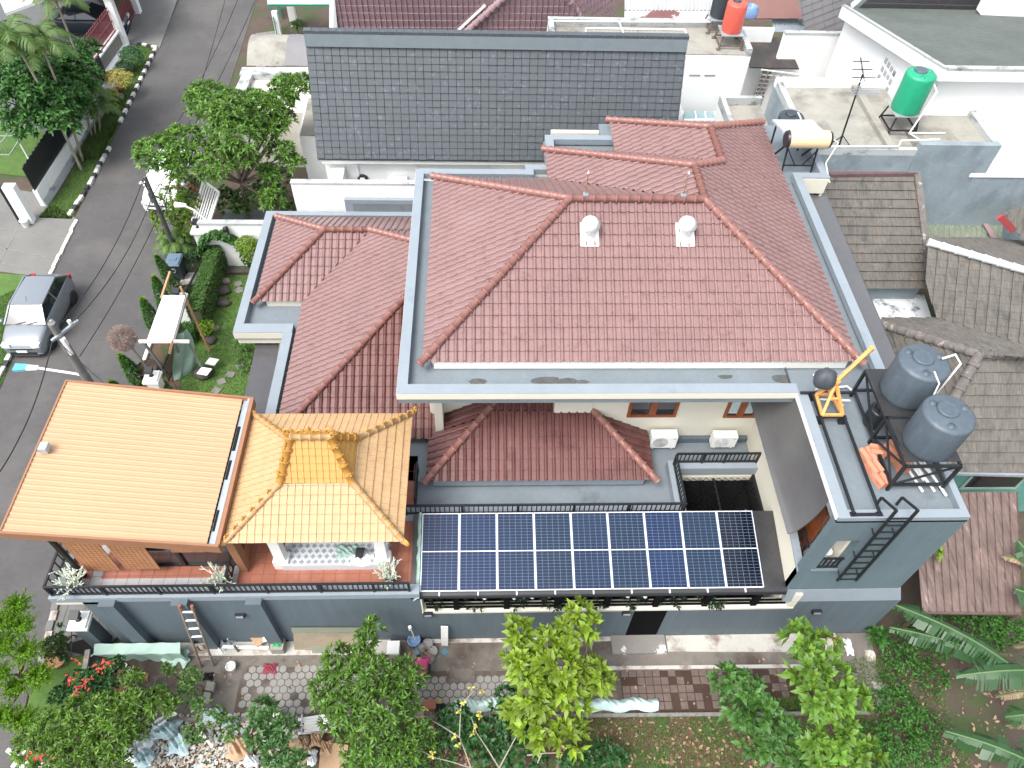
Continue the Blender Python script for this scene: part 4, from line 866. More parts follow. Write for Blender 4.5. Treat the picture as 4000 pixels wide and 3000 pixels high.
# west annex
an = thing('white_annex', 'low white annex with a pale concrete top at the left end of the slate roof', 'annex', (-8,30,0))
blk(MB(), [(1168,528),(1262,530),(1262,380),(1200,378)], 3.4).build('wall', 'white_wall', an)
blk(MB(), [(1172,526),(1262,528),(1262,384),(1204,382)], 3.46, 3.402).build('roof', 'concrete', an)
dk2 = thing('cream_roof_deck', 'flat cream roof deck with a weathered parapet beside the street tree', 'roof deck', (-11,33,0))
blk(MB(), [(960,440),(1225,440),(1225,285),(985,285)], 3.0).build('deck', mat('deck_cream', (.68,.64,.56), .8, .06), dk2)
blk(MB(), [(935,290),(1225,292),(1225,262),(945,262)], 3.3).build('parapet', 'weathered', dk2)
blk(MB(), [(905,375),(945,290),(985,290),(950,380)], 3.3).build('parapet', 'weathered', dk2)
vt = thing('vaulted_roof', 'curved white and grey vaulted sheet roof left of the slate roof ridge', 'roof', (-11,36,0))
A_, B_ = U(965,262,3.2), U(1240,262,3.2)
MB().grid(lambda u, v: (A_.x+(B_.x-A_.x)*u, A_.y+3.0*v, 3.0+.9*math.sin(math.pi*(.1+.8*v))), 8, 12).build('sheet', 'concrete', vt)
MB().grid(lambda u, v: (A_.x+(B_.x-A_.x)*(.55+.45*u), A_.y+3.0*v, 3.03+.9*math.sin(math.pi*(.1+.8*v))), 8, 12).build('sheet', 'grey_pan', vt)
MB().box(A_.x, B_.x, A_.y-.05, A_.y, 0, 3.1).build('wall', 'white_wall', vt)
# ---- pink tiled house behind
ph = thing('pink_roofed_house', 'house with a faded pink tiled roof behind the slate roof', 'house', (0,38,0))
pl, pp = psolve([(1305,160,4.4),(2140,165,4.4),(1305,-60,7.2)], [(1305,160),(1775,160),(2010,-60),(1305,-60)])
tile_slope(pp, pl, (1,0), .26, .36, S_PROF, .04).build('roof', 'pink_tile', ph)
pl2, pp2 = psolve([(1305,160,4.4),(2140,165,4.4),(1305,-60,7.2)], [(1775,160),(2250,160),(2250,60),(2195,-60),(2010,-60)])
tile_slope(pp2, pl2, (1,0), .26, .36, S_PROF, .04).build('roof', 'pink_tile', ph)
def onpl(pl, a, b): return UP(a, b, pl[0], pl[1])
ridge_caps(MB(), onpl(pl,1795,155)+Vector((0,0,.12)), onpl(pl,2025,-50)+Vector((0,0,.12)), .16, .36).build('ridge_cap', 'pink_tile', ph)
MB().bar(onpl(pl,1765,150)+Vector((0,0,.10)), onpl(pl,1895,28)+Vector((0,0,.10)), .10).build('flashing', 'white_wall', ph)
pe = onpl(pl2, 2255, 80); 
pl3, pp3 = psolve([(2200,-40,6.9),(2262,70,5.3),(2400,75,4.4)], [(2200,-40),(2262,70),(2400,75),(2400,-60)])
tile_slope(pp3, pl3, (0,1), .26, .36, S_PROF, .04).build('roof', 'pink_tile', ph)
ridge_caps(MB(), U(2268,78,5.35), U(2205,-30,6.95), .16, .36).build('ridge_cap', 'pink_tile', ph)
MB().hexa([tuple(U(1285,170,4.2)-Vector((0,0,4.2))), tuple(U(1303,170,4.2)-Vector((0,0,4.2))), tuple(U(1303,-60,4.2)-Vector((0,0,4.2))), tuple(U(1287,-60,4.2)-Vector((0,0,4.2)))], [tuple(U(1285,170,4.4)), tuple(U(1303,170,4.4)), tuple(U(1303,-60,7.2)), tuple(U(1287,-60,7.2))]).build('wall', 'white_wall', ph)
# small white ornamental frames in front of it
fr = thing('ornamental_grille', 'low white patterned grille between the slate ridge and the pink roof', 'grille', tuple(U(1570,135,4.3)))
a, b = U(1460,140,4.5), U(1682,136,4.5); MB().bar(a, b, .05).bar(a-Vector((0,0,.3)), b-Vector((0,0,.3)), .05).build('rail', 'white_paint', fr)
for k in range(12): MB().bar(a.lerp(b, k/12), a.lerp(b, (k+1)/12)-Vector((0,0,.3)), .03).build('bar', 'white_paint', fr)
# ---- concrete roof deck house (red tank)
cd = thing('concrete_roofed_house', 'white house with a stained concrete roof deck behind the slate roof', 'house', (8,34,0))
zt = 6.2; a = U(2140,68,zt); b = U(2900,80,zt); c = U(2945,200,zt); yS, yN, xW, xE = c.y, b.y+.1, a.x, c.x
yS = 32.7
MB().box(xW, xE, yS, yN, 0, zt-.35).build('wall', 'white_wall', cd)
MB().box(xW+.25, xE-.25, yS+.05, yN-.25, zt-.349, zt-.28).build('roof', 'concrete', cd)
MB().box(xW, xE, yN-.24, yN, zt-.349, zt).box(xE-.25, xE, yS, yN-.24, zt-.349, zt).box(xW, xW+.25, yS, yN-.24, zt-.349, zt).build('parapet', 'weathered', cd)
for x in (8.9, 9.6): MB().box(x+.6, x+1.1, yS-.02, yS-.002, 4.9, 4.97).build('vent_slot', 'concrete', cd)
fg = thing('grid_frame', 'long cream rectangular frame with wire grid lying on the concrete deck', 'frame', tuple(U(2480,122,zt-.25)))
q = [U(2288,110,zt-.22), U(2676,116,zt-.22), U(2682,137,zt-.22), U(2288,131,zt-.22)]
for i in range(4): MB().bar(q[i], q[(i+1)%4], .06).build('rail', 'white_paint', fg)
for k in range(1,24): MB().bar(q[0].lerp(q[1],k/24), q[3].lerp(q[2],k/24), .015).build('wire', 'zinc', fg)
pipe('pipe', [U(2160,82,zt+.02), U(2400,84,zt+.02), U(2800,86,zt+.02)], .035, 'pvc_white', 'white pipe running along the parapet of the concrete deck')
pipe('pipe', [U(2418,84,zt+.02), U(2442,146,zt-.2)], .035, 'pvc_white', 'short white pipe crossing the concrete deck')
def tstand(x, y, z, w, h, m, lab, legs=True):
    t = thing('tank_stand', lab, 'stand', (x,y,z), 'small tank stands on neighbouring roofs')
    for sx in (-1,1):
        for sy in (-1,1): MB().bar((x+sx*w*.6,y+sy*w*.6,z), (x+sx*w*.45,y+sy*w*.45,z+h), .06).build('leg', m, t); MB().box(x+sx*w*.6-.09,x+sx*w*.6+.09,y+sy*w*.6-.09,y+sy*w*.6+.09,z,z+.04).build('foot', m, t)
    for hh in (.3*h, h):
        q = w*(.6-.15*hh/h)
        for a, b in (((-q,-q),(q,-q)), ((q,-q),(q,q)), ((q,q),(-q,q)), ((-q,q),(-q,-q))): MB().bar((x+a[0],y+a[1],z+hh), (x+b[0],y+b[1],z+hh), .05).build('beam', m, t)
    MB().box(x-w*.55,x+w*.55,y-w*.55,y+w*.55,z+h+.03,z+h+.08).build('platform', 'zinc', t); return z+h+.08
c = U(2842,172,5.92); zz = tstand(c.x, c.y-.0, 5.92, .9, .55, 'rust_steel', 'rusty stand under the red tank'); tank(c.x, c.y, zz, .45, 1.25, 'tank_red', 'red water tank with a dark lid on the concrete deck', lm='tank_black')
c2 = (c.x-.15, c.y+1.5); zz = tstand(c2[0]-.05, c2[1], 5.92, .9, .5, 'rust_steel', 'rusty stand behind the red tank'); tank(c2[0]-.05, c2[1], zz, .48, 1.35, 'tank_black', 'black water tank just behind the red tank', lm='tank_black')
c = U(2927,62,5.5); t = thing('blue_drum', 'blue drum with an open top right of the red tank', 'drum', tuple(c)); MB().lathe(tuple(c), [(.35,0),(.4,.3),(.28,.45),(.27,.5),(.24,.5),(.22,.3),(0,.3)], 20).build('body', 'blue_bucket', t)
# narrow annex and skylight between
aw_ = thing('white_lightwell', 'small white parapet and glass roof strip at the lower right of the slate roof', 'annex', tuple(U(2700,460,3.5)))
blk(MB(), [(2642,470),(2672,440),(2640,370),(2630,370)], 4.2).build('wall', 'white_wall', aw_)
blk(MB(), [(2672,470),(2810,468),(2806,436),(2676,434)], 3.4).build('skylight', 'skylight', aw_)
for k in range(3): MB().bar(U(2715+38*k,436,3.44), U(2720+38*k,468,3.44), .05).build('glazing_bar', 'white_wall', aw_)
MB().bar(U(2672,472,3.5), U(2815,470,3.5), .12).build('edge', 'white_wall', aw_)
# ---- deck house with the green tank
gd = thing('green_tank_house', 'house with a stained concrete deck carrying the green tank', 'house', (16,27,0))
zt = 6.5; 
P_ = lambda a, b, z=zt: U(a, b, z)
sw_, se_, ne_, nw_ = P_(3195,578), P_(3600,560), P_(3450,312), P_(3030,306)
yS = sw_.y; yN = nw_.y; xW = nw_.x; xE = 17.0
MB().box(xW, xE, yS, yN, 0, zt-.3).build('wall', 'blue_render', gd)
MB().box(xW+.25, xE-.02, yS+.2, yN-.25, zt-.299, zt-.25).build('roof', 'concrete', gd)
MB().box(xW, xE, yN-.24, yN, zt-.299, zt+.05).build('parapet', 'white_wall', gd)
MB().box(xW, xW+.24, yS, yN-.24, zt-.299, zt).box(xW+.24, xE, yS, yS+.19, zt-.299, zt-.04).build('parapet', 'weathered', gd)
bx0 = P_(3505,320).x; MB().box(xE-1.5, xE-1.2, yS+.2, yN-.3, zt-.249, zt-.05).build('curb', 'concrete', gd)
# lower left deck with the black tank
ld_ = thing('lower_deck_house', 'lower white walled roof deck with a brown puddle left of the green tank deck', 'house', (13,28,0))
z2 = 5.2; l0, l1, l2, l3 = P_(2812,372,z2), P_(3050,372,z2), P_(3090,490,z2), P_(2862,520,z2)
lx0, lx1, ly0, ly1 = l0.x, xW-.02, P_(2862,520,z2).y, l0.y
MB().box(lx0, lx1, ly0-2.2, ly1, 0, z2-.4).build('wall', 'white_wall', ld_)
MB().box(lx0+.2, lx1, ly0-2.2, ly1-.2, z2-.399, z2-.35).build('roof', 'concrete', ld_)
MB().box(lx0, lx1, ly1-.199, ly1, z2-.399, z2).box(lx0, lx0+.199, ly0-2.2, ly1-.2, z2-.399, z2).build('parapet', 'weathered', ld_)
tag(MB().prism([tuple(P_(a,b,z2-.34)[:2]) for a,b in ((2842,392),(2935,394),(2915,408),(2850,412))], z2-.345, z2-.34).build('puddle', 'rust_steel'), 'brown stained puddle in the corner of the lower roof deck', 'puddle')
c = P_(3085,478,6.3); tank(c.x, c.y, 5.5, .5, 1.1, 'tank_black', 'black water tank behind the solar water heater', lm='tank_black')
pipe('pipe', [(c.x+.1,c.y-.2,6.85),(c.x+.15,c.y-.5,6.8),(c.x+.1,c.y-.55,5.9)], .03, 'pvc_white', 'short white pipe on the black tank behind the water heater')
c = P_(3500,500,6.25); zz = tstand(c.x, c.y, 6.25, .95, .75, 'black_metal', 'black stand under the green tank'); tank(c.x, c.y, zz, .56, 1.5, 'tank_green', 'tall green water tank with a grey lid', lm='tank_grey')
pipe('pipe', [(c.x+.45,c.y-.3,8.3),(c.x+.5,c.y-.65,8.2),(c.x+.15,c.y-.75,6.5),(c.x+.5,c.y-1.6,6.6)], .035, 'pvc_white', 'white pipe running down the front of the green tank')
pipe('pipe', [(c.x+.15,c.y-.75,6.5),(c.x+1.6,c.y-.7,6.5)], .035, 'pvc_white', 'white pipe running right from the foot of the green tank')
pipe('pipe', [tuple(P_(3210,572,6.56)), tuple(P_(3510,572,6.56)), tuple(P_(3520,550,6.56)), tuple(P_(3670,545,6.7))], .04, 'pvc_white', 'long white pipe along the stained front parapet of the green tank deck')
# tv antenna
t = thing('tv_antenna', 'tall thin tv antenna mast standing on the concrete deck', 'antenna', tuple(P_(3278,570,6.25)))
c = P_(3278,566,6.25); top = UY(3372,285,c.y)
MB().tube([c, top], [.04,.03], 6).build('mast', 'black_metal', t)
for s in (-.4,.4,0): MB().bar(c+Vector((s,0,0)), c+Vector((0,0,.4)), .03).build('leg', 'black_metal', t)
MB().bar(top+Vector((-.15,-.6,0)), top+Vector((.15,.9,.1)), .03).build('boom', 'black_metal', t)
for k in range(7):
    p = top+Vector((-.15,-.6,0)).lerp(Vector((.15,.9,.1)), k/6); MB().bar(p-Vector((.45-.03*k,0,0)), p+Vector((.45-.03*k,0,0)), .022).build('element', 'black_metal' if k%2 else 'white_paint', t)
for k in range(6): MB().bar(top+Vector((-.5,-.75,-.1-.06*k)), top+Vector((.5,-.75,-.1-.06*k)), .02).build('reflector', 'zinc', t)
# ---- big white building, top right
bb = thing('white_building', 'large white building with a grey green bitumen roof, top right', 'building', (20,30,0))
r0 = U(3690,272,8.6); xw_ = r0.x; yw = r0.y; NN = UX(3297,30,xw_)
def sz_(y): return 8.6+(NN.z-8.6)*(y-yw)/(NN.y-yw)
MB().slab([(xw_,yw,8.6),(xw_+14,yw,8.6),(xw_+14,NN.y,NN.z),(xw_,NN.y,NN.z)], .05).build('roof', 'bitumen', bb)
MB().hexa([(xw_-.12,yw-.12,8.2),(xw_,yw-.12,8.2),(xw_,NN.y,NN.z-.45),(xw_-.12,NN.y,NN.z-.45)], [(xw_-.12,yw-.12,8.68),(xw_,yw-.12,8.68),(xw_,NN.y,NN.z+.08),(xw_-.12,NN.y,NN.z+.08)]).hexa([(xw_,yw-.12,8.2),(xw_+14,yw-.12,8.2),(xw_+14,yw,8.2),(xw_,yw,8.2)], [(xw_,yw-.12,8.62),(xw_+14,yw-.12,8.62),(xw_+14,yw,8.62),(xw_,yw,8.62)]).build('fascia', 'white_fascia', bb)
MB().hexa([(xw_,yw-.13,8.625),(xw_+14,yw-.13,8.625),(xw_+14,yw+.1,8.625),(xw_,yw+.1,8.625)], [(xw_,yw-.13,8.72),(xw_+14,yw-.13,8.72),(xw_+14,yw+.1,8.72),(xw_,yw+.1,8.72)]).hexa([(xw_-.13,yw-.13,8.69),(xw_+.03,yw-.13,8.69),(xw_+.03,NN.y,NN.z+.09),(xw_-.13,NN.y,NN.z+.09)], [(xw_-.13,yw-.13,8.76),(xw_+.03,yw-.13,8.76),(xw_+.03,NN.y,NN.z+.16),(xw_-.13,NN.y,NN.z+.16)]).build('roof_edge', 'weathered', bb)
MB().hexa([(xw_+.3,yw+.4,0),(xw_+14,yw+.4,0),(xw_+14,NN.y,0),(xw_+.3,NN.y,0)], [(xw_+.3,yw+.4,8.5),(xw_+14,yw+.4,8.5),(xw_+14,NN.y,NN.z-.1),(xw_+.3,NN.y,NN.z-.1)]).build('wall', 'white_wall', bb)
vh = MB()
for i in range(4):
    for j in range(3): vh.box(xw_+.27, xw_+.299, yw+3.6+.35*i, yw+3.8+.35*i, 6.3-.38*j, 6.52-.38*j)
vh.build('vent_blocks', 'weathered', bb)
MB().box(xw_-.0, xw_+14, yw-1.2, yw+.39, 0, 4.5).build('wall', 'white_wall', bb)
# grey blue rendered wall in front of it
gb = thing('rendered_wall', 'tall blotchy grey blue rendered wall right of the concrete deck', 'wall', (18,24,0))
ywl = yS-.05; a = UY(3592,580,ywl); b = UY(3912,575,ywl)
MB().box(a.x, b.x, ywl-.0, ywl+.25, 0, a.z+.15).box(b.x, b.x+6, ywl, ywl+.25, 0, UY(3850,690,ywl).z).build('wall', 'blue_render', gb)
MB().box(b.x-.6, b.x+6, ywl-.05, ywl+.3, UY(3850,690,ywl).z+.001, UY(3850,690,ywl).z+.14).build('coping', 'white_wall', gb)
MB().box(a.x+.1, b.x-.2, ywl+.25, ywl+2.6, a.z-.3, a.z-.1).build('deck', 'concrete', gb); MB().box(b.x-.25, b.x, ywl+.25, ywl+2.6, 0, a.z+.145).build('wall', 'weathered', gb)
c = UY(3925,672,ywl+.9); tag(MB().box(c.x-.45, c.x+.45, ywl+.5, ywl+.9, c.z-.3, c.z+.25).build('cabinet', 'white_paint'), 'white cabinet box on the ledge at the right edge', 'cabinet')
# ---- background roofs top right
bg = thing('brown_sheet_roof', 'plain reddish brown sheet metal roof at the top edge', 'roof', tuple(U(3000,40,4)))
MB().slab([U(2915,72,4.2), U(3150,72,4.2), U(3110,-60,5.4), U(2890,-60,5.4)], .1).build('sheet', 'brown_sheet', bg)
g2_ = thing('grey_tiled_roof', 'grey tiled roof with dark seams behind the small curved shed', 'roof', tuple(U(3250,80,4)))
pl, pp = psolve([(3150,140,4.0),(3400,140,4.0),(3150,-60,6.4)], [(3145,140),(3420,140),(3330,-60),(3100,-60)])
tile_slope(pp, pl, (0.35,1), .5, .36, FLAT_PROF, .03).build('roof', 'grey_pan', g2_)
sd_ = thing('curved_shed', 'small curved blue grey corrugated shed roof', 'shed', tuple(U(3130,95,3.6)))
A_ = U(3020,124,3.6); B_ = U(3245,124,3.6)
MB().grid(lambda u, v: (A_.x+(B_.x-A_.x)*u, A_.y+1.9*v, 3.6+.55*math.sin(v*1.9)+.02*math.sin(u*180)), 120, 8).build('sheet', 'cap_grey', sd_)
for k in range(3): c = U(3058+75*k, 72+4*k, 4.1); MB().box(c.x-.25,c.x+.25,c.y-.15,c.y+.15,4.12,4.2).build('vent_flap', 'grey_pan', sd_)
mg = thing('grey_tiled_house', 'grey tiled roof at the top edge behind the white building', 'roof', tuple(U(3700,10,5)))
pl, pp = psolve([(3340,45,5.5),(4060,60,5.5),(3340,-80,7.5)], [(3330,60),(4060,80),(4060,-80),(3330,-80)])
tile_slope(pp, pl, (1,0), .6, .5, FLAT_PROF, .04).build('roof', 'grey_pan', mg)
MB().bar(U(3335,25,6.2), U(3395,-30,7.2), .3).build('ridge_cap', 'ridge_white', mg)
MB().bar(U(3835,22,6.9), U(4040,30,6.9), .6).build('parapet', 'white_wall', mg)
c = thing('white_yard_wall', 'white yard wall below the grey tiled roof', 'wall', (17,37,0)); a = UY(3065,134,37.2); b = UY(3400,134,37.2); _a2 = UY(2900,112,38.6); MB().box(_a2.x, a.x-.02, 38.6, 38.8, 0, _a2.z).build('wall', 'white_wall', c)
MB().box(a.x, b.x, 37.2, 37.4, 0, a.z).build('wall', 'white_wall', c); MB().box(a.x, b.x, 37.17, 37.43, a.z+.001, a.z+.1).build('coping', 'weathered', c)
cn = thing('dark_canopy', 'dark brown stained sheet canopy beside the white yard wall', 'canopy', tuple(U(3040,200,3.4)))
MB().slab([U(2930,262,3.3), U(3122,268,3.3), U(3068,146,3.6), U(2900,146,3.6)], .06).build('sheet', 'dark_bitumen', cn)
wf = thing('white_grid_fence', 'white square grid fence under the dark canopy', 'fence', tuple(U(2980,330,0)))
a, b = U(2945,372,.8), U(3010,372,.8); c_, d_ = U(2975,272,3.2), U(3120,290,3.2)
for k in range(7): MB().bar(a.lerp(c_, k/6), b.lerp(d_, k/6), .05).build('rail', 'white_paint', wf)
for k in range(6): MB().bar(a.lerp(b, k/5), c_.lerp(d_, k/5), .05).build('bar', 'white_paint', wf)
tp_ = thing('patched_roof', 'white and maroon patched sheet roof at the top edge, left of the black tank', 'roof', tuple(U(2600,30,3)))
MB().slab([U(2440,76,3.9), U(2800,76,3.9), U(2800,42,4.0), U(2440,42,4.0)], .1).build('sheet', mat('maroon_patch', (.17,.07,.07), .7, .15, 2, stain=((.5,.48,.45), .6, .47, .5)), tp_)
MB().grid(lambda u, v: tuple(U(2440+370*u, 40-80*v, 3.9+.9*v)+Vector((0,0,.03*math.sin(u*150)))), 160, 4).build('corrugated_sheet', mat('zinc_sheet', (.48,.50,.51), .5, .2, 1.5), tp_)
# ---- old brown tiled roofs on the right
e1 = thing('old_tiled_roof', 'weathered brown roof between the side canopy and the mossy white cap', 'roof', tuple(U(3450,1000,3)))
pl, pp = psolve([(3400,1130,2.9),(3625,1130,2.9),(3235,690,5.3)], [(3330,1132),(3625,1132),(3572,692),(3130,690)])
tile_slope(pp, pl, (1,0), .27, .36, OLD_PROF, .055).build('roof', 'old_tile', e1)
MB().bar(onpl(pl,3632,1120)+Vector((0,0,.06)), onpl(pl,3578,682)+Vector((0,0,.06)), .26, .16).build('rake_cap', 'old_cap', e1)
MB().bar(onpl(pl,3235,690)+Vector((0,.1,.05)), onpl(pl,3578,685)+Vector((0,.1,.05)), .35, .2).build('top_cap', mat('maroon_band', (.13,.08,.08), .8, .3, 2), e1)
q = onpl(pl, 3630, 1132); MB().box(12.5, q.x-.15, q.y+.3, q.y+.5, 0, 2.75).build('wall', 'blue_render', e1)
fp = thing('white_flat_roof', 'peeling white flat roof patch between the brown roofs', 'roof', tuple(U(3500,1190,2.2)))
blk(MB(), [(3380,1245),(3640,1245),(3610,1150),(3350,1150)], 2.1).build('roof', mat('peeling_white', (.62,.65,.66), .85, .05, 2, stain=((.16,.18,.19), 1.8, .52, .62)), fp)
e2 = thing('old_hip_roof', 'big weathered brown hip roof along the right edge', 'roof', tuple(U(3800,1500,3)))
apx = (3820,1392); 
A3 = U(3820,1392,5.6)
pls, pps = psolve([(3600,1845,3.0),(4010,1850,3.0),(3820,1392,5.6)], [(3560,1845),(4060,1852),(4060,1396),(3820,1392)])
tile_slope(pps, pls, (1,0), .28, .36, OLD_PROF, .055).build('south_slope', 'old_tile', e2)
plw, ppw = psolve([(3820,1392,5.6),(3560,1845,3.0),(3445,1275,3.6)], [(3820,1392),(3560,1845),(3470,1500),(3445,1275)])
tile_slope(ppw, plw, (.15,1), .28, .36, OLD_PROF, .055).build('west_slope', 'old_tile', e2)
pln, ppn = psolve([(3820,1392,5.6),(3445,1275,3.6),(3440,1244,3.3)], [(3820,1392),(4060,1398),(4060,1368),(3655,1243),(3440,1243),(3445,1275)])
tile_slope([ppn[0],ppn[1],ppn[2],ppn[3],ppn[4],ppn[5]], pln, (1,.25), .28, .36, OLD_PROF, .055).build('north_slope', 'old_tile', e2)
cp = Vector((0,0,.08))
ridge_caps(MB(), U(3445,1275,3.6)+cp, A3+cp, .15, .4, 1.1).build('ridge_cap', 'old_cap', e2); ridge_caps(MB(), U(3560,1845,3.0)+cp, A3+cp, .17, .4, 1.1).build('ridge_cap', 'old_cap', e2)
ridge_caps(MB(), A3+cp, U(4060,1396,5.6)+cp, .15, .4, 1.1).build('ridge_cap', 'old_cap', e2)
e4 = thing('old_valley_roof', 'weathered brown roof with a white painted ridge line at the right edge', 'roof', tuple(U(3850,1150,3)))
plv, ppv = psolve([(3622,955,4.9),(4010,1068,4.9),(3660,1243,3.5)], [(3622,955),(4060,1083),(4060,1368),(3655,1243),(3612,1100)])
tile_slope(ppv, plv, (.28,1), .28, .36, OLD_PROF, .055).build('west_slope', 'old_tile', e4)
plu, ppu = psolve([(3622,955,4.9),(4010,1068,4.9),(3800,930,3.6)], [(3622,955),(3615,930),(3850,930),(4060,950),(4060,1083)])
tile_slope(ppu, plu, (1,0), .28, .36, OLD_PROF, .055).build('north_slope', 'old_tile', e4)
ridge_caps(MB(), U(3620,952,4.95)+cp, U(4060,1080,4.95)+cp, .14, .5, 1.1).build('ridge_cap', 'ridge_white', e4)
sg = thing('mossy_sheet_roof', 'low mossy green corrugated strip below the grey blue wall', 'roof', tuple(U(3750,900,2.8)))
MB().grid(lambda u, v: tuple(U(3615+300*u, 935-65*v, 2.9)+Vector((0,0,.03*math.sin(u*90)))), 120, 2).build('sheet', 'green_sheet', sg)
MB().bar(U(3850,875,3.0), U(3885,935,3.0), .22, .05).build('board', 'pink_tile', sg)
mm = thing('brown_gable_roof', 'corner of a brown tiled roof cut by the right edge of the picture', 'roof', tuple(U(3960,880,4)))
plr, ppr = psolve([(3918,832,4.6),(4060,790,4.6),(4000,960,3.4)], [(3918,832),(4060,790),(4060,990),(3990,940)])
tile_slope(ppr, plr, (.3,1), .28, .36, OLD_PROF, .055).build('roof', 'old_tile', mm); MB().bar(U(3905,845,4.6), U(3960,900,3.9), .12, .25).build('barge_board', mat('red_board', (.35,.06,.06), .7, .1), mm)
# green house wall and rusty roof
gh = thing('green_house', 'sea green house wall with a dark barred window under the brown roof', 'house', tuple(U(3880,1900,1.5)))
yg = U(3800,1850,2.9).y+.25
a = UY(3700,1850,yg); MB().box(a.x-1, a.x+4, yg, yg+.2, 0, 2.9).build('wall', 'green_wall', gh)
b = UY(3800,1858,yg); c = UY(3960,1900,yg); MB().box(b.x, c.x, yg-.03, yg-.002, c.z, b.z+.05).build('window', 'window_glass', gh)
MB().box(b.x-.1, c.x+.1, yg-.05, yg-.031, c.z-.1, c.z).box(b.x-.1,b.x,yg-.05,yg-.031,c.z,b.z).box(c.x,c.x+.1,yg-.05,yg-.031,c.z,b.z).build('window_frame', 'green_tarp', gh)
MB().bar(U(3700,1846,2.95), U(4060,1856,2.95), .12).build('gutter', 'zinc', gh)
rr = thing('rusty_roof', 'rusty pinkish corrugated sheet roof right of the grey tower', 'roof', tuple(U(3800,2150,2.2)))
q0, q1, q2, q3 = U(3560,1925,2.5), U(3972,1922,2.5), U(3992,2392,2.0), U(3600,2388,2.0)
def rf(u, v): 
    p = q3.lerp(q2, u).lerp(q0.lerp(q1, u), v); s = (u*13) % 1; return (p.x, p.y, p.z+(.05 if s < .12 else 0)+(.02 if .5 < s < .56 else 0))
MB().grid(rf, 156, 3, smooth=False).build('sheet', 'rust_roof', rr)
MB().bar(q0.lerp(q1,.05)-Vector((0,0,.1)), q1-Vector((0,0,.1)), .08).bar(q3-Vector((0,0,.1)), q2-Vector((0,0,.1)), .08).build('frame', 'rust_steel', rr)
for q in (q1, q2, q3): MB().bar((q.x,q.y,0), (q.x,q.y,q.z-.1), .08).build('post', 'rust_steel', rr)
# ---------------------------------------------------------------- ground, street
mat('soil', (.085,.062,.048), .95, .25, 1.2, .6, 25, stain=((.05,.075,.025), .6, .5, .62))
mat('asphalt', (.086,.083,.082), .9, .16, .5, .6, 50, stain=[((.12,.112,.105), .25, .5, .72), ((.055,.053,.053), .45, .58, .78), ((.15,.145,.135), 5, .66, .78)])
mat('lawn', (.075,.145,.03), .95, .25, 1.6, .8, 30, stain=((.12,.14,.045), .9, .6, .8))
mat('alley_floor', (.165,.148,.13), .95, .14, .7, .5, 25, stain=[((.075,.055,.045), .45, .47, .6), ((.26,.25,.235), .9, .6, .75)])
mat('red_soil', (.105,.058,.042), .95, .25, 1.5, .7, 20, stain=[((.055,.085,.025), 1.1, .5, .6), ((.20,.12,.09), 3, .62, .75)])
mat('paving_light', (.24,.235,.22), .9, .12, 1.2, .3, 20, stain=((.18,.165,.15), 1.4, .55, .75))
mat('paving_red', (.125,.092,.078), .9, .3, 1.1, .3, 20)
mat('driveway', (.17,.168,.158), .9, .1, .8, .3, 30, stain=((.15,.145,.135), .9, .5, .7))
mat('kerb_white', (.70,.68,.6), .8, .12, 5, stain=((.2,.19,.17), 6, .6, .7)); mat('kerb_black', (.03,.035,.04), .8, .2)
mat('dark_paving', (.12,.125,.125), .9, .15, 2); mat('stone', (.19,.18,.165), .9, .25, 6, .6, 12); mat('dark_stone', (.06,.052,.048), .85, .35, 7, .6, 12)
mat('drain', (.02,.018,.016), .9, .2)
mat('white_patch', (.47,.45,.41), .9, .1, 1.5, .3, 20, stain=((.22,.17,.14), 1.6, .52, .66))
def sheet(name, pts, z, m, kind='structure', lab=None, cat=None, zb=None):
    mb = MB().prism([tuple(U(a, b, z)[:2]) for a, b in pts], z-.05 if zb is None else zb, z); o = mb.build(name, m); tag(o, lab, cat, None, kind); return o
gr = MB().box(-75, 75, -20, 130, -.3, -.02); struct('ground', gr, 'soil')
# road: straight strip in world space
RL0, RL1 = Vector((-18.35,6.0)), Vector((-19.2,60)); 
def rx_l(y): return -18.55+(-19.2+18.55)*(y-24.5)/25.4
def rx_r(y): return -13.0+(-14.45+13.0)*(y-9.9)/40.2
rd = MB().prism([(rx_l(0),-2),(rx_r(0)+.1,-2),(rx_r(60),62),(rx_l(60),62)], -.05, 0.0); struct('road', rd, 'asphalt')
sheet('driveway', [(195,1085),(0,1060),(-300,900),(-250,700),(130,750),(300,855)], .03, 'driveway')
for a, b in (((-60,885),(262,920)), ((-60,955),(235,1015)), ((-60,1010),(215,1075)), ((60,905),(-40,1100))):
    pa, pb = U(*a,.035), U(*b,.035); tag(MB().bar(pa, pb, .07, .006).build('paving_joint', 'stone'), None, None, None, 'structure')
sheet('driveway', [(714,-60),(624,185),(490,165),(560,-60)], .05, 'driveway')
sheet('verge', [(612,190),(470,480),(385,470),(480,300),(545,170)], .03, 'lawn')
sheet('verge', [(465,485),(335,750),(280,855),(150,850),(245,740),(385,480)], .03, 'lawn')
sheet('verge', [(195,1080),(70,1345),(-20,1560),(-200,1560),(-120,1060)], .03, 'lawn')
sheet('yard', [(0,560),(140,640),(200,560),(380,470),(540,190),(330,-60),(-260,-60),(-260,700)], .02, 'dark_paving')
sheet('yard_lawn', [(-40,470),(200,520),(120,690),(-80,670)], .04, 'lawn')
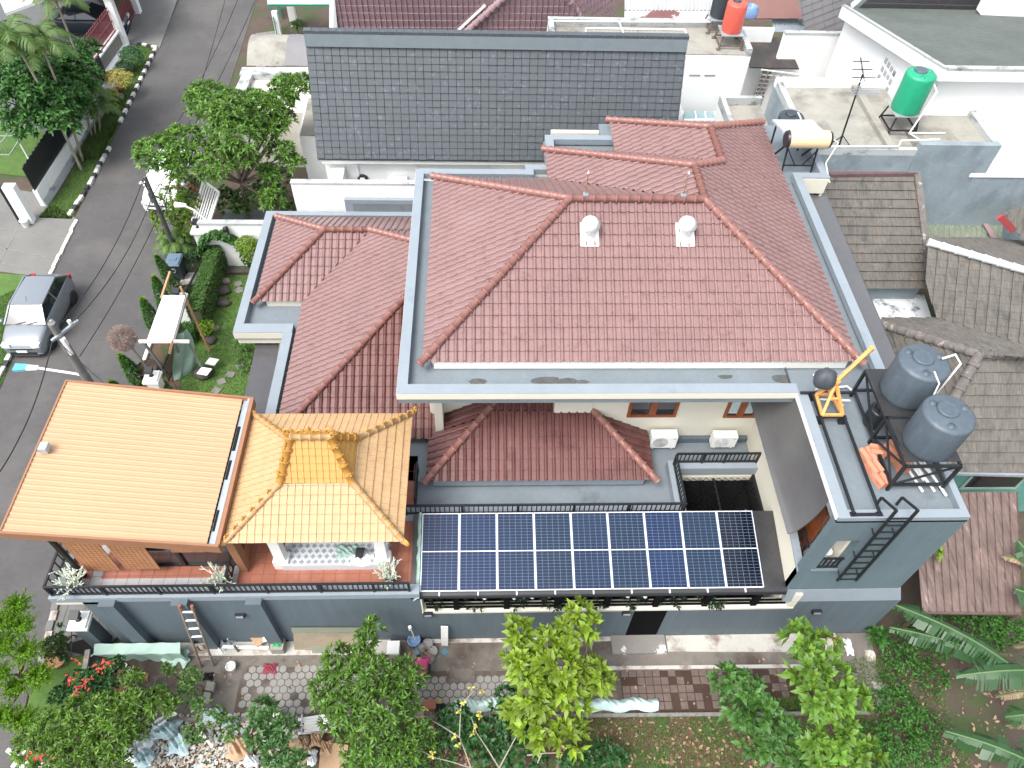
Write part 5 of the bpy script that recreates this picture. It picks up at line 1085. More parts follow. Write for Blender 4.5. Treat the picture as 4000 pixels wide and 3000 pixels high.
# kerbs: striped blocks
def kerb(p0, p1, n, colors, lab, dirty=False, w=.16, h=.14):
    a, b = U(*p0,0), U(*p1,0); t = thing('kerb', lab, 'kerb', tuple(a), 'kerbs along the street')
    for k in range(n):
        m = colors[k % len(colors)]; q0, q1 = a.lerp(b,(k+.02)/n), a.lerp(b,(k+.98)/n)
        q0.z = q1.z = h/2; j = Vector((random.uniform(-.03,.03),0,0)) if dirty else Vector((0,0,0))
        MB().bar(q0+j, q1+j, w, h).build('block', m, t)
kerb((610,192), (470,482), 19, ['kerb_white','kerb_black'], 'neat black and white striped kerb beside the round bushes')
kerb((612,190), (540,175), 4, ['kerb_white','kerb_black'], 'short black and white kerb closing the bush bed at the driveway')
kerb((428,580), (340,745), 11, ['kerb_white','kerb_black','weathered'], 'worn dirty black and white kerb along the grass', True)
kerb((335,752), (275,845), 5, ['kerb_black','kerb_white','kerb_white'], 'worn kerb at the near end of the grass strip', True)
kerb((300,862), (196,1076), 14, ['kerb_white'], 'whitewashed edge line of the paved driveway', True, .14, .07)
kerb((66,1350), (-30,1530), 8, ['kerb_black','weathered','kerb_white'], 'kerb stones behind the parked silver car', True)
# right side: garden, drain, alley
sheet('garden_lawn', [(845,1000),(1000,1000),(1005,1560),(560,1560),(590,1340),(700,1170),(760,1050)], .02, 'lawn')
sheet('garden_bed', [(540,1500),(600,1330),(680,1330),(720,1600),(520,1600)], .035, 'red_soil')
sheet('garden_bed', [(650,960),(700,860),(880,840),(1010,850),(1010,1040),(870,1080),(735,1110)], .01, 'soil')
sheet('pavement', [(735,1065),(835,1062),(822,1108),(690,1112)], .12, 'white_patch')
sheet('pavement', [(232,2348),(640,2340),(400,2535),(160,2600)], .05, 'driveway')
for k in range(3):
    pa, pb = U(270+70*k,2350,.054), U(200+75*k,2570,.054); tag(MB().bar(pa, pb, .03, .006).build('paving_joint', 'dark_paving'), None, None, None, 'structure')
kerb((228,2350), (150,2640), 7, ['driveway','white_patch'], 'low concrete kerb at the road corner, lower left', True, .2, .12)
kerb((590,1345), (540,1490), 5, ['kerb_white'], 'white kerb beside the bare round tree pot', False, .14, .14)
# alley along the grey wall
al = MB().prism([(-9.5,6.35),(11.8,6.2),(12.0,8.54),(-10.4,8.54)], -.03, .02); struct('alley', al, 'alley_floor')
lt = MB().prism([(-9.6,4.6),(11.2,4.4),(11.2,6.2),(-9.6,6.35)], -.03, .01); struct('vacant_lot', lt, 'red_soil')
struct('far_lot', MB().prism([(-12.9,2),(22,2),(22,4.5),(11.2,4.5),(11.2,6.2),(11.9,8.4),(19,8.4),(19,4.5),(22,2)][:2]+[(22,9.5),(12.0,9.5),(11.2,6.2),(11.2,4.4),(-12.9,4.6)], -.04, .004), 'soil')
struct('apron', MB().prism([(-9.8,8.15),(-2.8,8.1),(-2.8,8.54),(-9.8,8.54)], .0, .06), 'white_patch')
struct('apron', MB().prism([(-1.6,8.42),(4.1,8.4),(4.1,8.54),(-1.6,8.54)], .0, .05), 'white_patch')
struct('apron', MB().prism([(5.6,8.05),(10.9,7.95),(10.9,8.54),(5.6,8.54)], .0, .06), 'white_patch')
struct('apron', MB().prism([(1.4,7.55),(10.6,7.5),(10.6,7.6),(1.4,7.66)], .0, .05), 'white_patch')
st_ = tag(MB().box(3.9, 5.55, 7.98, 8.54, .0, .14).build('step', mat('step_conc', (.22,.205,.185), .9, .1, 1, .2, 20, stain=((.6,.58,.55), 1.2, .6, .63))), 'long concrete doorstep with peeling white paint under the black door', 'step')
kb = thing('kerb', 'low concrete kerb between the alley and the vacant lot', 'kerb', (1,6.4,0), 'kerbs along the street'); MB().hexa([(-9.6,6.3,0),(11.2,6.12,0),(11.2,6.22,0),(-9.6,6.4,0)], [(-9.6,6.3,.1),(11.2,6.12,.1),(11.2,6.22,.1),(-9.6,6.4,.1)]).build('block', 'stone', kb)
# drain trench at lower left
struct('drain', MB().prism([tuple(U(a,b,.06)[:2]) for a,b in ((255,2515),(395,2480),(405,2520),(385,2640),(345,2660),(330,2560),(262,2540))], .0, .061), 'drain')
struct('verge', MB().prism([tuple(U(a,b,.03)[:2]) for a,b in ((180,2520),(335,2520),(345,2650),(260,2960),(60,2990),(120,2700))], -.02, .03), 'lawn')
struct('drain_edge', MB().bar(U(345,2540,.1), U(318,2700,.1), .14, .12), 'white_patch')
# pavers; soil bed below is darkened to stand in for gap shade
struct('paver_bed', MB().prism([(-7.1,6.42),(4.05,6.3),(4.05,7.5),(1.4,7.55),(-2,7.6),(-7.1,7.85)], .0, .024), mat('bed_soil_shade', (.085,.068,.055), .95, .25, 2, stain=((.15,.13,.115), .9, .5, .65)))
struct('paver_bed', MB().prism([(4.06,6.3),(10.4,6.22),(10.4,7.48),(4.06,7.5)], .0, .024), mat('bed_red', (.05,.028,.02), .95, .25, 2))
hexs = {'l': [], 'r': []}
def hexpave(mb, x0, x1, y0, y1, r, keep, z=.035):
    dx = r*1.78; dy = r*1.56; j = 0; y = y0
    while y < y1:
        x = x0+(dx/2 if j % 2 else 0)
        while x < x1:
            if keep(x, y):
                rr = r*.9; zz = z+random.uniform(-.008,.006); top = [(x+rr*math.cos(a*math.pi/3+.52), y+rr*math.sin(a*math.pi/3+.52), zz) for a in range(6)]; bot = [(a, b, 0) for a, b, _ in top]
                mb.add(top+bot, [tuple(range(6))]+[((i+1)%6, i, i+6, (i+1)%6+6) for i in range(6)])
            x += dx
        y += dy; j += 1
nz = lambda x, y, s=1.3: math.sin(x*s*2.1+1.3*math.sin(y*3))+math.cos(y*s*3.3+x*.7)
m = MB(); hexpave(m, -6.9, -3.6, 6.35, 7.75, .125, lambda x, y: y > 6.9-.25*nz(x,y)-(.5 if -5.9 < x < -4.9 else 0)+(.35 if x > -4.6 else 0) and random.random() < .95); tag(m.build('hexagon_pavers', 'paving_light'), 'pale hexagonal pavers in front of the green boards', 'pavers', None, 'stuff')
m = MB(); hexpave(m, -2.2, 1.4, 6.35, 7.35, .125, lambda x, y: y < 7.25+.1*nz(x,y)); tag(m.build('hexagon_pavers', 'paving_light'), 'pale hexagonal pavers below the crouching person', 'pavers', None, 'stuff')
m = MB(); hexpave(m, 1.6, 4.0, 6.4, 7.5, .125, lambda x, y: random.random() < .97 and x < 3.9); tag(m.build('hexagon_pavers', 'paving_red'), 'reddish hexagonal pavers below the black door', 'pavers', None, 'stuff')
m = MB()
for i in range(26):
    for j in range(5):
        x = 4.1+.235*i; y = 6.38+.235*j
        if random.random() < .78-.02*i+.1*(j < 3): zz = .035+random.uniform(-.008,.006); m.box(x, x+.21, y, y+.21, 0, zz)
tag(m.build('square_pavers', 'paving_red'), 'reddish square pavers sunk in the soil right of the hexagonal ones', 'pavers', None, 'stuff')
# grass blades and leaf litter, one object each
def blades(name, lab, regions, n, ln, m, seed=1):
    r = np.random.default_rng(seed); P = []
    for reg in regions:
        q = np.array([tuple(U(a,b,0)[:2]) for a,b in reg]); k = n//len(regions)
        x0, y0 = q.min(0); x1, y1 = q.max(0); c = r.uniform([x0,y0],[x1,y1],(k*3,2)); ins = np.zeros(len(c), bool)
        for i in range(len(q)):
            a, b = q[i], q[(i+1)%len(q)]; cr = ((a[1] > c[:,1]) != (b[1] > c[:,1])) & (c[:,0] < (b[0]-a[0])*(c[:,1]-a[1])/(b[1]-a[1]+1e-9)+a[0]); ins ^= cr
        P.append(c[ins][:k])
    P = np.concatenate(P); k = len(P); a = r.uniform(0, 6.28, k); L_ = ln*r.uniform(.5, 1.4, k); d = np.stack([np.cos(a), np.sin(a)], 1); w = np.stack([-d[:,1], d[:,0]], 1)*.012
    z0 = np.full((k,1), .03); b0 = np.concatenate([P-w, z0], 1); b1 = np.concatenate([P+w, z0], 1); t = np.concatenate([P+d*(L_*.7)[:,None], z0+(L_*.8)[:,None]], 1)
    V = np.stack([b0, b1, t], 1).reshape(-1, 3); Fc = np.arange(3*k).reshape(-1, 3); T = np.ones((k,4)); g = r.uniform(.55, 1.35, k); T[:,0] = g*r.uniform(.8,1.3,k); T[:,1] = g; T[:,2] = g; 
    o = leaf_mesh(name, [(V, Fc, np.repeat(T, 3, 0))], m); tag(o, lab, 'grass', None, 'stuff'); return o
mat('grass_blade', (.085,.165,.03), .7, 0, attr=True, trans=.25)
mat('dry_leaf', (.22,.15,.10), .8, 0, attr=True)
blades('grass', 'short mown grass on the verges and the garden lawn', [[(612,190),(470,480),(400,470),(545,170)], [(465,485),(335,750),(280,855),(150,850),(245,740),(385,480)], [(195,1080),(70,1345),(-20,1560),(-100,1200)], [(845,1000),(1000,1000),(1005,1560),(700,1560),(620,1340),(700,1170)]], 42000, .07, 'grass_blade', 1)
blades('tall_grass', 'taller shaggy grass around the palm trunks', [[(465,485),(390,620),(300,640),(330,560),(390,470)]], 5000, .35, 'grass_blade', 2)
blades('weeds', 'patchy weeds over the red soil of the vacant lot', [[(2260,2790),(3000,2790),(3100,3050),(2200,3050)], [(3250,2600),(3600,2500),(3800,3050),(3250,3050)], [(2800,2740),(3100,2730),(3300,2700),(3300,2775),(2900,2780)]], 16000, .11, 'grass_blade', 3)
def litter(name, lab, regs, n, m, s, seed=5):
    r = random.Random(seed); mb = MB(); T = []
    for k in range(n):
        reg = r.choice(regs); u, v = r.random(), r.random(); p = U(*[reg[0][i]*(1-u)*(1-v)+reg[1][i]*u*(1-v)+reg[2][i]*u*v+reg[3][i]*(1-u)*v for i in (0,1)], .05)
        a = r.uniform(0,6.28); l = s*r.uniform(.5,1.5); d = Vector((math.cos(a), math.sin(a), r.uniform(-.1,.3)))*l; w = Vector((-math.sin(a), math.cos(a), r.uniform(-.2,.2)))*l*.28
        mb.add([p-d*.5, p+w+Vector((0,0,.01)), p+d*.5+Vector((0,0,.02)), p-w], [(0,1,2,3)]); c = r.uniform(.6,1.8); T += [[c*1.05,c,c*r.uniform(.8,1.1),1]]*4
    tag(mb.build(name, m, tint=T), lab, 'leaf litter', None, 'stuff')
litter('leaf_litter', 'dry leaves and small rubbish scattered on the vacant lot', [[(2250,2800),(3050,2800),(3100,3000),(2250,3000)], [(1650,2780),(2100,2780),(2000,3000),(1650,3000)], [(3300,2550),(3900,2600),(3950,3000),(3350,3000)]], 700, 'dry_leaf', .11)
litter('leaf_litter', 'few dry leaves lying on the alley', [[(450,2560),(3300,2540),(3250,2760),(600,2760)]], 160, 'dry_leaf', .09, 6)
# stepping stones and rocks in the garden
for i, (px, py) in enumerate(((929,1108),(934,1133),(938,1430),(900,1462),(865,1490),(845,1525))):
    c = U(px, py, .05); a = i*.7; q = [(c.x+.2*math.cos(a+k*1.25663+.1*math.sin(k*5)), c.y+.2*math.sin(a+k*1.25663)) for k in range(5)] if i < 2 else [(c.x+.22*math.cos(a+k*1.5708), c.y+.2*math.sin(a+k*1.5708)) for k in range(4)]
    tag(MB().prism(q, 0, .06).build('stepping_stone', 'stone'), ['grey stepping stone farthest back on the garden lawn','second grey stepping stone from the back of the lawn','stepping stone beside the corner of the terrace wing','stepping stone between its two neighbours in the front curve','stepping stone second nearest to the peach roof','stepping stone nearest to the peach roof'][i], 'stepping stone', 'stepping stones on the garden lawn')
def rock(px, py, s, m, lab, seed):
    c = U(px, py, .0); r = np.random.default_rng(seed); ph = r.uniform(0,6,6)
    tag(MB().grid(lambda u, v: (c.x+s*math.cos(u*6.2832)*math.sin(.05+v*2.6)*(1+.15*math.sin(3*u*6.2832+ph[0])), c.y+s*.8*math.sin(u*6.2832)*math.sin(.05+v*2.6)*(1+.15*math.sin(2*u*6.2832+ph[1])), s*.35+s*.55*math.cos(.05+v*2.6)), 14, 8).build('rock', m), lab, 'rock', 'rocks along the hedge')
for i, (px, py, s, m, lab) in enumerate(((883,1103,.24,'stone','round brown rock at the far end of the hedge'),(872,1142,.34,'dark_stone','large dark rock, second from the back along the hedge'),(874,1190,.3,'dark_stone','dark flat rock in the middle of the hedge side'),(833,1290,.26,'stone','grey brown rock beside the lime green shrub'),(822,1335,.28,'dark_stone','dark rock at the foot of the leaning wooden pole'),(800,1465,.38,'dark_stone','big dark rock under the square tile'))): rock(px, py, s, m, lab, i)
# ---- parked silver hatchback, built along +y (front towards -y)
mat('car_silver', (.27,.295,.32), .3, .02, metal=.5); mat('car_glass', (.02,.025,.03), .06, 0, spec=.9); mat('car_dark', (.02,.022,.025), .5, 0); mat('chrome', (.6,.62,.64), .15, 0, metal=.9)
mat('lamp_glass', (.62,.66,.68), .1, 0); mat('tail_red', (.5,.02,.03), .2, 0); mat('alloy', (.45,.46,.48), .3, 0, metal=.7)
mat('car_navy', (.03,.04,.055), .2, .02, metal=.3); mat('car_white', (.75,.77,.78), .25, .02)
def car(label, loc, rz, paint, L=3.85, Wd=1.70, H=1.5, plate=True, sedan=False):
    t = thing('parked_car', label, 'car', loc, None, rz)
    # side stations along y: (y, half width low, z low, z belt, half width belt)
    st = [(-.5*L,.60,.30,.52,.52),(-.485*L,.72,.22,.66,.66),(-.44*L,.80,.20,.78,.73),(-.36*L,.84,.20,.88,.77),(-.24*L,.85,.20,.97,.80),(-.1*L,.85,.2,1.0,.81),(.1*L,.85,.2,1.01,.81),(.3*L,.85,.2,1.03,.81),(.42*L,.83,.22,1.05,.78),(.48*L,.78,.28,1.0,.72),(.5*L,.66,.34,.9,.62)]
    ring = []
    for y, w, z0, zb, wb in st:
        s = Wd/1.7; w *= s; wb *= s; ring.append([(-w*.9,y,z0),(-w,y,z0+.12),(-w*1.0,y,(z0+zb)/2+.02),(-wb-.01,y,zb-.06),(-wb*.93,y,zb),(-wb*.5,y,zb+.035),(0,y,zb+.045),(wb*.5,y,zb+.035),(wb*.93,y,zb),(wb+.01,y,zb-.06),(w,y,(z0+zb)/2+.02),(w,y,z0+.12),(w*.9,y,z0)])
    n = 13; vs = [p for r in ring for p in r]; fs = [(i*n+k, i*n+k+1, (i+1)*n+k+1, (i+1)*n+k)[::-1] for i in range(len(ring)-1) for k in range(n-1)]+[tuple(range(n)), tuple(range((len(ring)-1)*n, len(ring)*n))[::-1]]
    fs += [((i+1)*n, i*n, i*n+n-1, (i+1)*n+n-1)[::-1] for i in range(len(ring)-1)]
    b = MB(); b.add(vs, fs, True); body = b.build('body', paint, t, local=True)
    md = body.modifiers.new('s', 'SUBSURF'); md.levels = 1; md.render_levels = 1
    # greenhouse
    ws, rs_, re_, we = (-.26*L, -.10*L, .30*L, .46*L) if not sedan else (-.22*L, -.06*L, .18*L, .36*L)
    wb, wr = .76*Wd/1.7, .60*Wd/1.7; zb = .99; s = Wd/1.7
    gh_ = [( -wb,ws,zb),(wb,ws,zb),(wb,we,zb+.04),(-wb,we,zb+.04)]; tp = [(-wr,rs_,H-.05),(wr,rs_,H-.05),(wr*.97,re_,H-.03),(-wr*.97,re_,H-.03)]
    MB().hexa(gh_, tp).build('windows', 'car_glass', t, local=True)
    rf_ = MB().grid(lambda u, v: ((u-.5)*2*(wr+.05)*(1-.03*v), rs_-.02+(re_-rs_+.06)*v, H-.055+.06*(1-(2*u-1)**2)**.5*.8+.015*math.sin(v*3.14)), 12, 8).build('roof', paint, t, local=True)
    pil = MB()
    for sx in (-1,1):
        for a, b_ in (((wb,ws,zb),(wr,rs_,H-.05)), ((wb,we,zb+.04),(wr*.97,re_,H-.03)), ((wb+.01,.09*L,zb+.02),(wr+.035,.08*L,H-.04))): pil.bar((sx*a[0],a[1],a[2]), (sx*b_[0],b_[1],b_[2]), .06 if a[1] != .09*L else .04)
        pil.bar((sx*(wr+.01),rs_,H-.045), (sx*(wr+.01)*.97,re_,H-.025), .05)
        pil.bar((sx*(wb+.01),ws,zb), (sx*(wb+.01),we,zb+.04), .04)
    pil.build('pillars', paint, t, local=True)
    for sx in (-1,1):
        MB().lathe((0,0,0), [(.0,0),(.08,.0),(.11,.04),(.05,.09),(0,.1)], 10).build('mirror', paint, t, local=True).location = (sx*(.95*s), ws+.18, .98)
        for yy in (-.335*L, .315*L):
            wh = thing('wheel', None, None); wh.parent = t; wh.location = (sx*.76*s, yy, .30); wh.rotation_euler = (0, sx*math.pi/2, 0)
            MB().lathe((0,0,-.10), [(.19,0),(.28,0),(.305,.05),(.305,.17),(.28,.21),(.2,.21)], 24).build('tyre', 'car_dark', wh, local=True)
            rm = MB().lathe((0,0,.05), [(.0,.03),(.05,.03),(.06,.0)], 12)
            for k in range(10): a = k*math.pi/5; rm.bar((.04*math.cos(a),.04*math.sin(a),.07), (.19*math.cos(a+.1),.19*math.sin(a+.1),.085), .04, .02)
            rm.lathe((0,0,.06), [(.17,.0),(.175,.035),(.2,.035),(.2,0)], 24); rm.build('rim', 'alloy', wh, local=True)
        MB().box(sx*.55*s-.16, sx*.55*s+.16, -.492*L, -.40*L, .60, .74).build('headlight', 'lamp_glass', t, local=True)
        MB().box(sx*.70*s-.06, sx*.70*s+.08, .455*L, .487*L, .80, 1.02).build('tail_light', 'tail_red', t, local=True)
        for yy in (.0, .22*L): MB().box(sx*.855*s-.01, sx*.855*s+.012, yy+.05, yy+.2, .82, .855).build('door_handle', paint, t, local=True)
    MB().box(-.42, .42, -.503*L, -.49*L, .54, .60).box(-.5,.5,-.505*L,-.49*L,.28,.40).build('grille', 'car_dark', t, local=True)
    MB().box(-.6, .6, -.507*L, -.495*L, .615, .635).box(-.55,.55,-.507*L,-.497*L,.24,.26).build('trim', 'chrome', t, local=True)
    if plate: MB().box(-.2, .2, -.512*L, -.506*L, .42, .52).build('licence_plate', 'white_paint', t, local=True)
    wi = MB()
    for x in (-.35, .1): wi.bar((x,ws-.03,zb+.02), (x+.42,ws+.06,zb+.10), .015)
    wi.build('wiper', 'car_dark', t, local=True)
    MB().bar((0,rs_+.15,H+.0), (0,rs_+.30,H+.12), .012).build('antenna', 'car_dark', t, local=True)
    return t
c = U(196,1225,.55); fa = math.atan2(-.0, 1)
car('silver hatchback parked half on the grass at the left edge of the road', (c.x-.42, c.y-.02, 0), math.radians(0), 'car_silver', 3.8)
c = U(345,75,.7); car('dark navy sedan parked in the carport at the top left', (c.x, c.y, .02), math.radians(92), 'car_navy', 4.4, 1.75, 1.42, sedan=True)
c = U(660,690,.8); car('white car parked under the street tree behind the flowering shrub', (c.x, c.y, 0), math.radians(-3), 'car_white')
# ---- utility poles, cables, lamps
mat('pole_conc', (.17,.165,.155), .9, .2, 3, stain=((.08,.08,.08), 4, .55, .7)); mat('pole_dark', (.06,.062,.06), .8, .3, 6, stain=((.2,.2,.2), 6, .58, .7)); mat('lamp_blue', (.10,.42,.62), .4, .05); mat('cable', (.015,.015,.016), .6, 0)
def pole(base, top_px, lab, r0, r1, m, group=None):
    b = U(*base, 0); tp = UY(*top_px, b.y); t = thing('utility_pole', lab, 'pole', tuple(b), 'utility poles along the street'); MB().tube([b, tp], [r0, r1], 14).build('shaft', m, t); return t, b, tp
def pole_at(x, y, z, lab, r0, r1, m):
    b = Vector((x, y, 0)); tp = Vector((x, y, z)); t = thing('utility_pole', lab, 'pole', tuple(b), 'utility poles along the street'); MB().tube([b, tp], [r0, r1], 14).build('shaft', m, t); return t, b, tp
_pt = U(200,1262,5.3)
t1, b1, T1_ = pole_at(_pt.x, _pt.y, 5.3, 'thick concrete utility pole with a blue headed street lamp beside the silver car', .17, .12, 'pole_conc')
t2, b2, T2_ = pole((703,1022), (566,690), 'dark utility pole standing behind the wheeled bin', .12, .07, 'pole_dark')
MB().tube([b2+Vector((0,0,.0)), b2+Vector((0,0,1.0))], .125, 14).build('painted_foot', mat('pinkish_paint', (.45,.33,.33), .8, .15, 5), t2)
_la = UY(325,1468,b1.y).z; lp = U(150,1438,_la+.25)
MB().tube([b1+Vector((0,0,_la)), b1+Vector((-.3,0,_la+.12)), lp], .045, 8).build('lamp_arm', 'white_paint', t1)
MB().hexa([lp+Vector(q) for q in ((-.75,-.14,-.02),(.0,-.07,-.02),(.0,.07,-.02),(-.75,.14,-.02))], [lp+Vector(q) for q in ((-.75,-.14,.06),(.0,-.07,.06),(.0,.07,.06),(-.75,.14,.06))]).build('lamp_head', 'white_paint', t1)
MB().hexa([lp+Vector(q) for q in ((-.78,-.15,.0),(-.38,-.12,.0),(-.38,.12,.0),(-.78,.15,.0))], [lp+Vector(q) for q in ((-.78,-.15,.075),(-.38,-.12,.075),(-.38,.12,.075),(-.78,.15,.075))]).build('lamp_cover', 'lamp_blue', t1)
MB().box(b1.x+.1,b1.x+.20,b1.y-.20,b1.y-.12,4.0,4.7).build('junction_tube', 'white_paint', t1)
MB().bar(T1_+Vector((-.1,-.3,-.5)), T1_+Vector((.5,.5,-.4)), .08).build('crossarm', 'zinc', t1); MB().tube([T1_+Vector((.12,-.1,-.9)), T1_+Vector((.12,-.1,-.6))], .09, 8).build('insulator', 'white_paint', t1)
MB().tube([T1_+Vector((.35,.3,-.35)), T1_+Vector((.35,.3,-.2))], .06, 8).build('insulator', 'white_paint', t1)
MB().box(T2_.x-.3,T2_.x-.12,T2_.y-.1,T2_.y+.1,T2_.z-1.3,T2_.z-.75).build('meter_box', 'white_paint', t2)
MB().tube([T2_+Vector((.05,0,-.9)), T2_+Vector((.28,.2,-1.3)), T2_+Vector((.2,.2,-1.9)), T2_+Vector((.02,0,-1.7))], .03, 6).build('cable_loop', 'cable', t2)
MB().tube([T2_+Vector((-.12,0,-.3)), T2_+Vector((-.02,0,-1.6))], .035, 6).build('cable_loop', 'cable', t2)
def cable(pts, lab, r=.016, sag=.4):
    P = []
    for i in range(len(pts)-1):
        a, b = Vector(pts[i]), Vector(pts[i+1])
        for k in range(12): u = k/12; p = a.lerp(b, u); p.z -= sag*4*u*(1-u); P.append(p)
    P.append(Vector(pts[-1])); tag(MB().tube(P, r, 5).build('cable', 'cable'), lab, 'cable', 'overhead cables along the street')
cable([T1_+Vector((.1,.3,-.3)), T2_+Vector((-.1,0,-.1)), U(960,-80,5)], 'overhead cable between the two utility poles, nearest the left kerb')
cable([T1_+Vector((.45,.45,-.35)), T2_+Vector((0,0,-.9)), U(1030,-80,4.5)], 'overhead cable running low between the poles past the white box')
cable([b1+Vector((.15,.1,3.6)), T2_+Vector((.1,0,-1.6)), U(900,-80,4.5)], 'lowest overhead cable over the middle of the road', sag=.2)
cable([T1_+Vector((-.1,-.2,-.5)), U(-40,1900,4.2)], 'cable leaving the lamp pole towards the lower left', .02)
cable([T1_+Vector((0,-.2,-.6)), U(480,1560,4.0)], 'cable dropping from the lamp pole to the peach roof', .014, .1)
sl = thing('street_lamp', 'white street lamp arm over the white garden grille', 'street lamp', tuple(U(840,850,0)))
a = U(812,862,2.3); b = U(757,820,2.9); MB().tube([a-Vector((-.05,0,.4)), a, b], .05, 8).build('pole', 'white_paint', sl)
h_ = U(718,802,2.95); MB().tube([b, h_], .035, 8).build('arm', 'white_paint', sl); MB().tube([h_+Vector((.1,0,0)), h_-Vector((.35,0,-.02))], [.08,.13], 10).build('lamp_head', 'white_paint', sl)
# wheeled bin
c = U(705,1085,0); c.x += .02; tb = thing('wheeled_bin', 'dark blue wheeled rubbish bin with a grey lid beside the hedge', 'bin', tuple(c)); mat('bin_blue', (.025,.04,.055), .45, .08); mat('bin_lid', (.11,.17,.22), .4, .05)
MB().hexa([(c.x-.22,c.y-.24,.05),(c.x+.22,c.y-.24,.05),(c.x+.22,c.y+.24,.05),(c.x-.22,c.y+.24,.05)], [(c.x-.30,c.y-.36,1.0),(c.x+.30,c.y-.36,1.0),(c.x+.30,c.y+.36,1.0),(c.x-.30,c.y+.36,1.0)]).build('body', 'bin_blue', tb)
MB().hexa([(c.x-.32,c.y-.38,1.0),(c.x+.32,c.y-.38,1.0),(c.x+.32,c.y+.38,1.0),(c.x-.32,c.y+.38,1.0)], [(c.x-.27,c.y-.32,1.08),(c.x+.27,c.y-.32,1.08),(c.x+.27,c.y+.34,1.08),(c.x-.27,c.y+.34,1.08)]).build('lid', 'bin_lid', tb)
MB().box(c.x-.15,c.x+.15,c.y-.1,c.y+.05,1.081,1.11).build('lid_ridge', 'bin_lid', tb)
MB().tube([(c.x+.09*math.cos(a*.7), c.y-.345, .72+.1*math.sin(a*.7)) for a in range(10)], .015, 5).build('badge', 'zinc', tb)
for s in (-.2,.2): MB().tube([(c.x+s-.03,c.y+.25,.1),(c.x+s+.03,c.y+.25,.1)], .1, 12).build('wheel', 'car_dark', tb)
# garden fence pillars, fence, signboard
for i, (px, py, lab) in enumerate(((808,985,'cream fence pillar with a black lamp at the far end of the hedge'),(737,1255,'cream fence pillar behind the white signboard'),(640,1560,'cream fence pillar at the edge of the peach roof'),(318,2440,'white capped pillar below the terrace corner'))):
    c = U(px, py, .3) if i < 3 else U(345,2455,1.2); t = thing('fence_pillar', lab, 'pillar', (c.x,c.y,0), 'cream garden fence pillars'); hgt = 1.5 if i < 3 else 1.7; mtl = 'white_paint' if i < 3 else 'grey_wall'
    MB().box(c.x-.2,c.x+.2,c.y-.2,c.y+.2,0,hgt).build('shaft', mtl, t); MB().box(c.x-.28,c.x+.28,c.y-.28,c.y+.28,hgt+.001,hgt+.1).box(c.x-.24,c.x+.24,c.y-.24,c.y+.24,hgt+.101,hgt+.18).build('cap', 'white_paint', t)
    l = thing('pillar_lamp', ['black lamp on the pillar at the far end of the hedge','black lamp on the pillar behind the white signboard','black lamp on the pillar at the edge of the peach roof','black lamp on the pillar below the terrace corner'][i], 'lamp', (c.x,c.y,hgt+.18), 'black lamps on the fence pillars'); MB().lathe((c.x,c.y,hgt+.182), [(.09,0),(.03,.04),(.03,.2)], 10).build('base', 'black_metal', l); MB().hexa([(c.x-.12,c.y-.1,hgt+.36),(c.x+.12,c.y-.1,hgt+.36),(c.x+.12,c.y+.1,hgt+.36),(c.x-.12,c.y+.1,hgt+.36)], [(c.x-.13,c.y-.12,hgt+.5),(c.x+.13,c.y-.12,hgt+.5),(c.x+.13,c.y+.12,hgt+.56),(c.x-.13,c.y+.12,hgt+.56)]).build('head', 'black_metal', l)
def slat_fence(name, lab, p0, p1, h, n, m, w=.03, rails=(.15,.9), cat='fence', cut=False, z=0):
    a, b = Vector(p0), Vector(p1); t = thing(name, lab, cat, tuple(a)); 
    for k in range(n+1): c = a.lerp(b, k/n); MB().bar(c, c+Vector((0,0,h*(1+(.05*(k%2) if cut else 0)))), w, w).build('bar', m, t)
    for r_ in rails: MB().bar(a+Vector((0,0,h*r_)), b+Vector((0,0,h*r_)), .05).build('rail', m, t)
    return t
a, b = U(822,1065,0), U(752,1200,0); slat_fence('garden_fence', 'black iron garden fence beside the bin', (a.x,a.y,.1), (b.x,b.y,.1), .9, 30, 'black_metal', .02)
a, b = U(735,1330,0), U(665,1500,0); slat_fence('garden_fence', 'black iron fence beside the green tarpaulin', (a.x,a.y,.1), (b.x,b.y,.1), .9, 26, 'black_metal', .02)
# white signboard frame with green tarp
sb = thing('signboard', 'large blank white board propped on wooden poles in the garden', 'board', tuple(U(640,1300,0))); mat('board_white', (.95,.95,.94), .5, .01); mat('wood_pole', (.42,.24,.13), .8, .2, 6); mat('grey_steel', (.2,.22,.23), .5, .1)
q = [U(575,1325,2.4), U(675,1325,2.4), U(722,1155,3.0), U(637,1153,3.0)]
MB().slab(q, .05).build('board', 'board_white', sb)
MB().bar(q[1]+Vector((.04,0,-.06)), q[2]+Vector((.04,0,-.06)), .07).build('edge', 'pole_conc', sb)
MB().bar(U(543,1334,2.36), U(740,1334,2.36), .09).build('crossbar', 'white_paint', sb)
for a, b in (((560,1336,2.3),(655,1465,.0)), ((680,1336,2.3),(722,1440,.0)), ((738,1338,2.3),(795,1450,.0))): MB().bar(U(*a), U(*b), .08).build('leg', 'grey_steel', sb)
for a, b, lab in (((665,1060,3.2),(630,1165,2.7),''), ((705,1120,3.1),(820,1375,.0),''), ((675,1330,2.6),(662,1380,2.0),'')): MB().bar(U(*a), U(*b), .07).build('pole', 'wood_pole', sb)
gt = MB().grid(lambda u, v: tuple(U(672,1330,2.25).lerp(U(735,1280,2.3), u).lerp(U(680,1490,.05).lerp(U(775,1440,.05), u), v)+Vector((.05*math.sin(u*12+v*6), .06*math.sin(v*9+u*5), .05*math.sin(u*14)*math.sin(v*7)))), 24, 30)
tag(gt.build('tarpaulin', 'green_tarp'), 'grey green tarpaulin draped under the white board', 'tarpaulin')
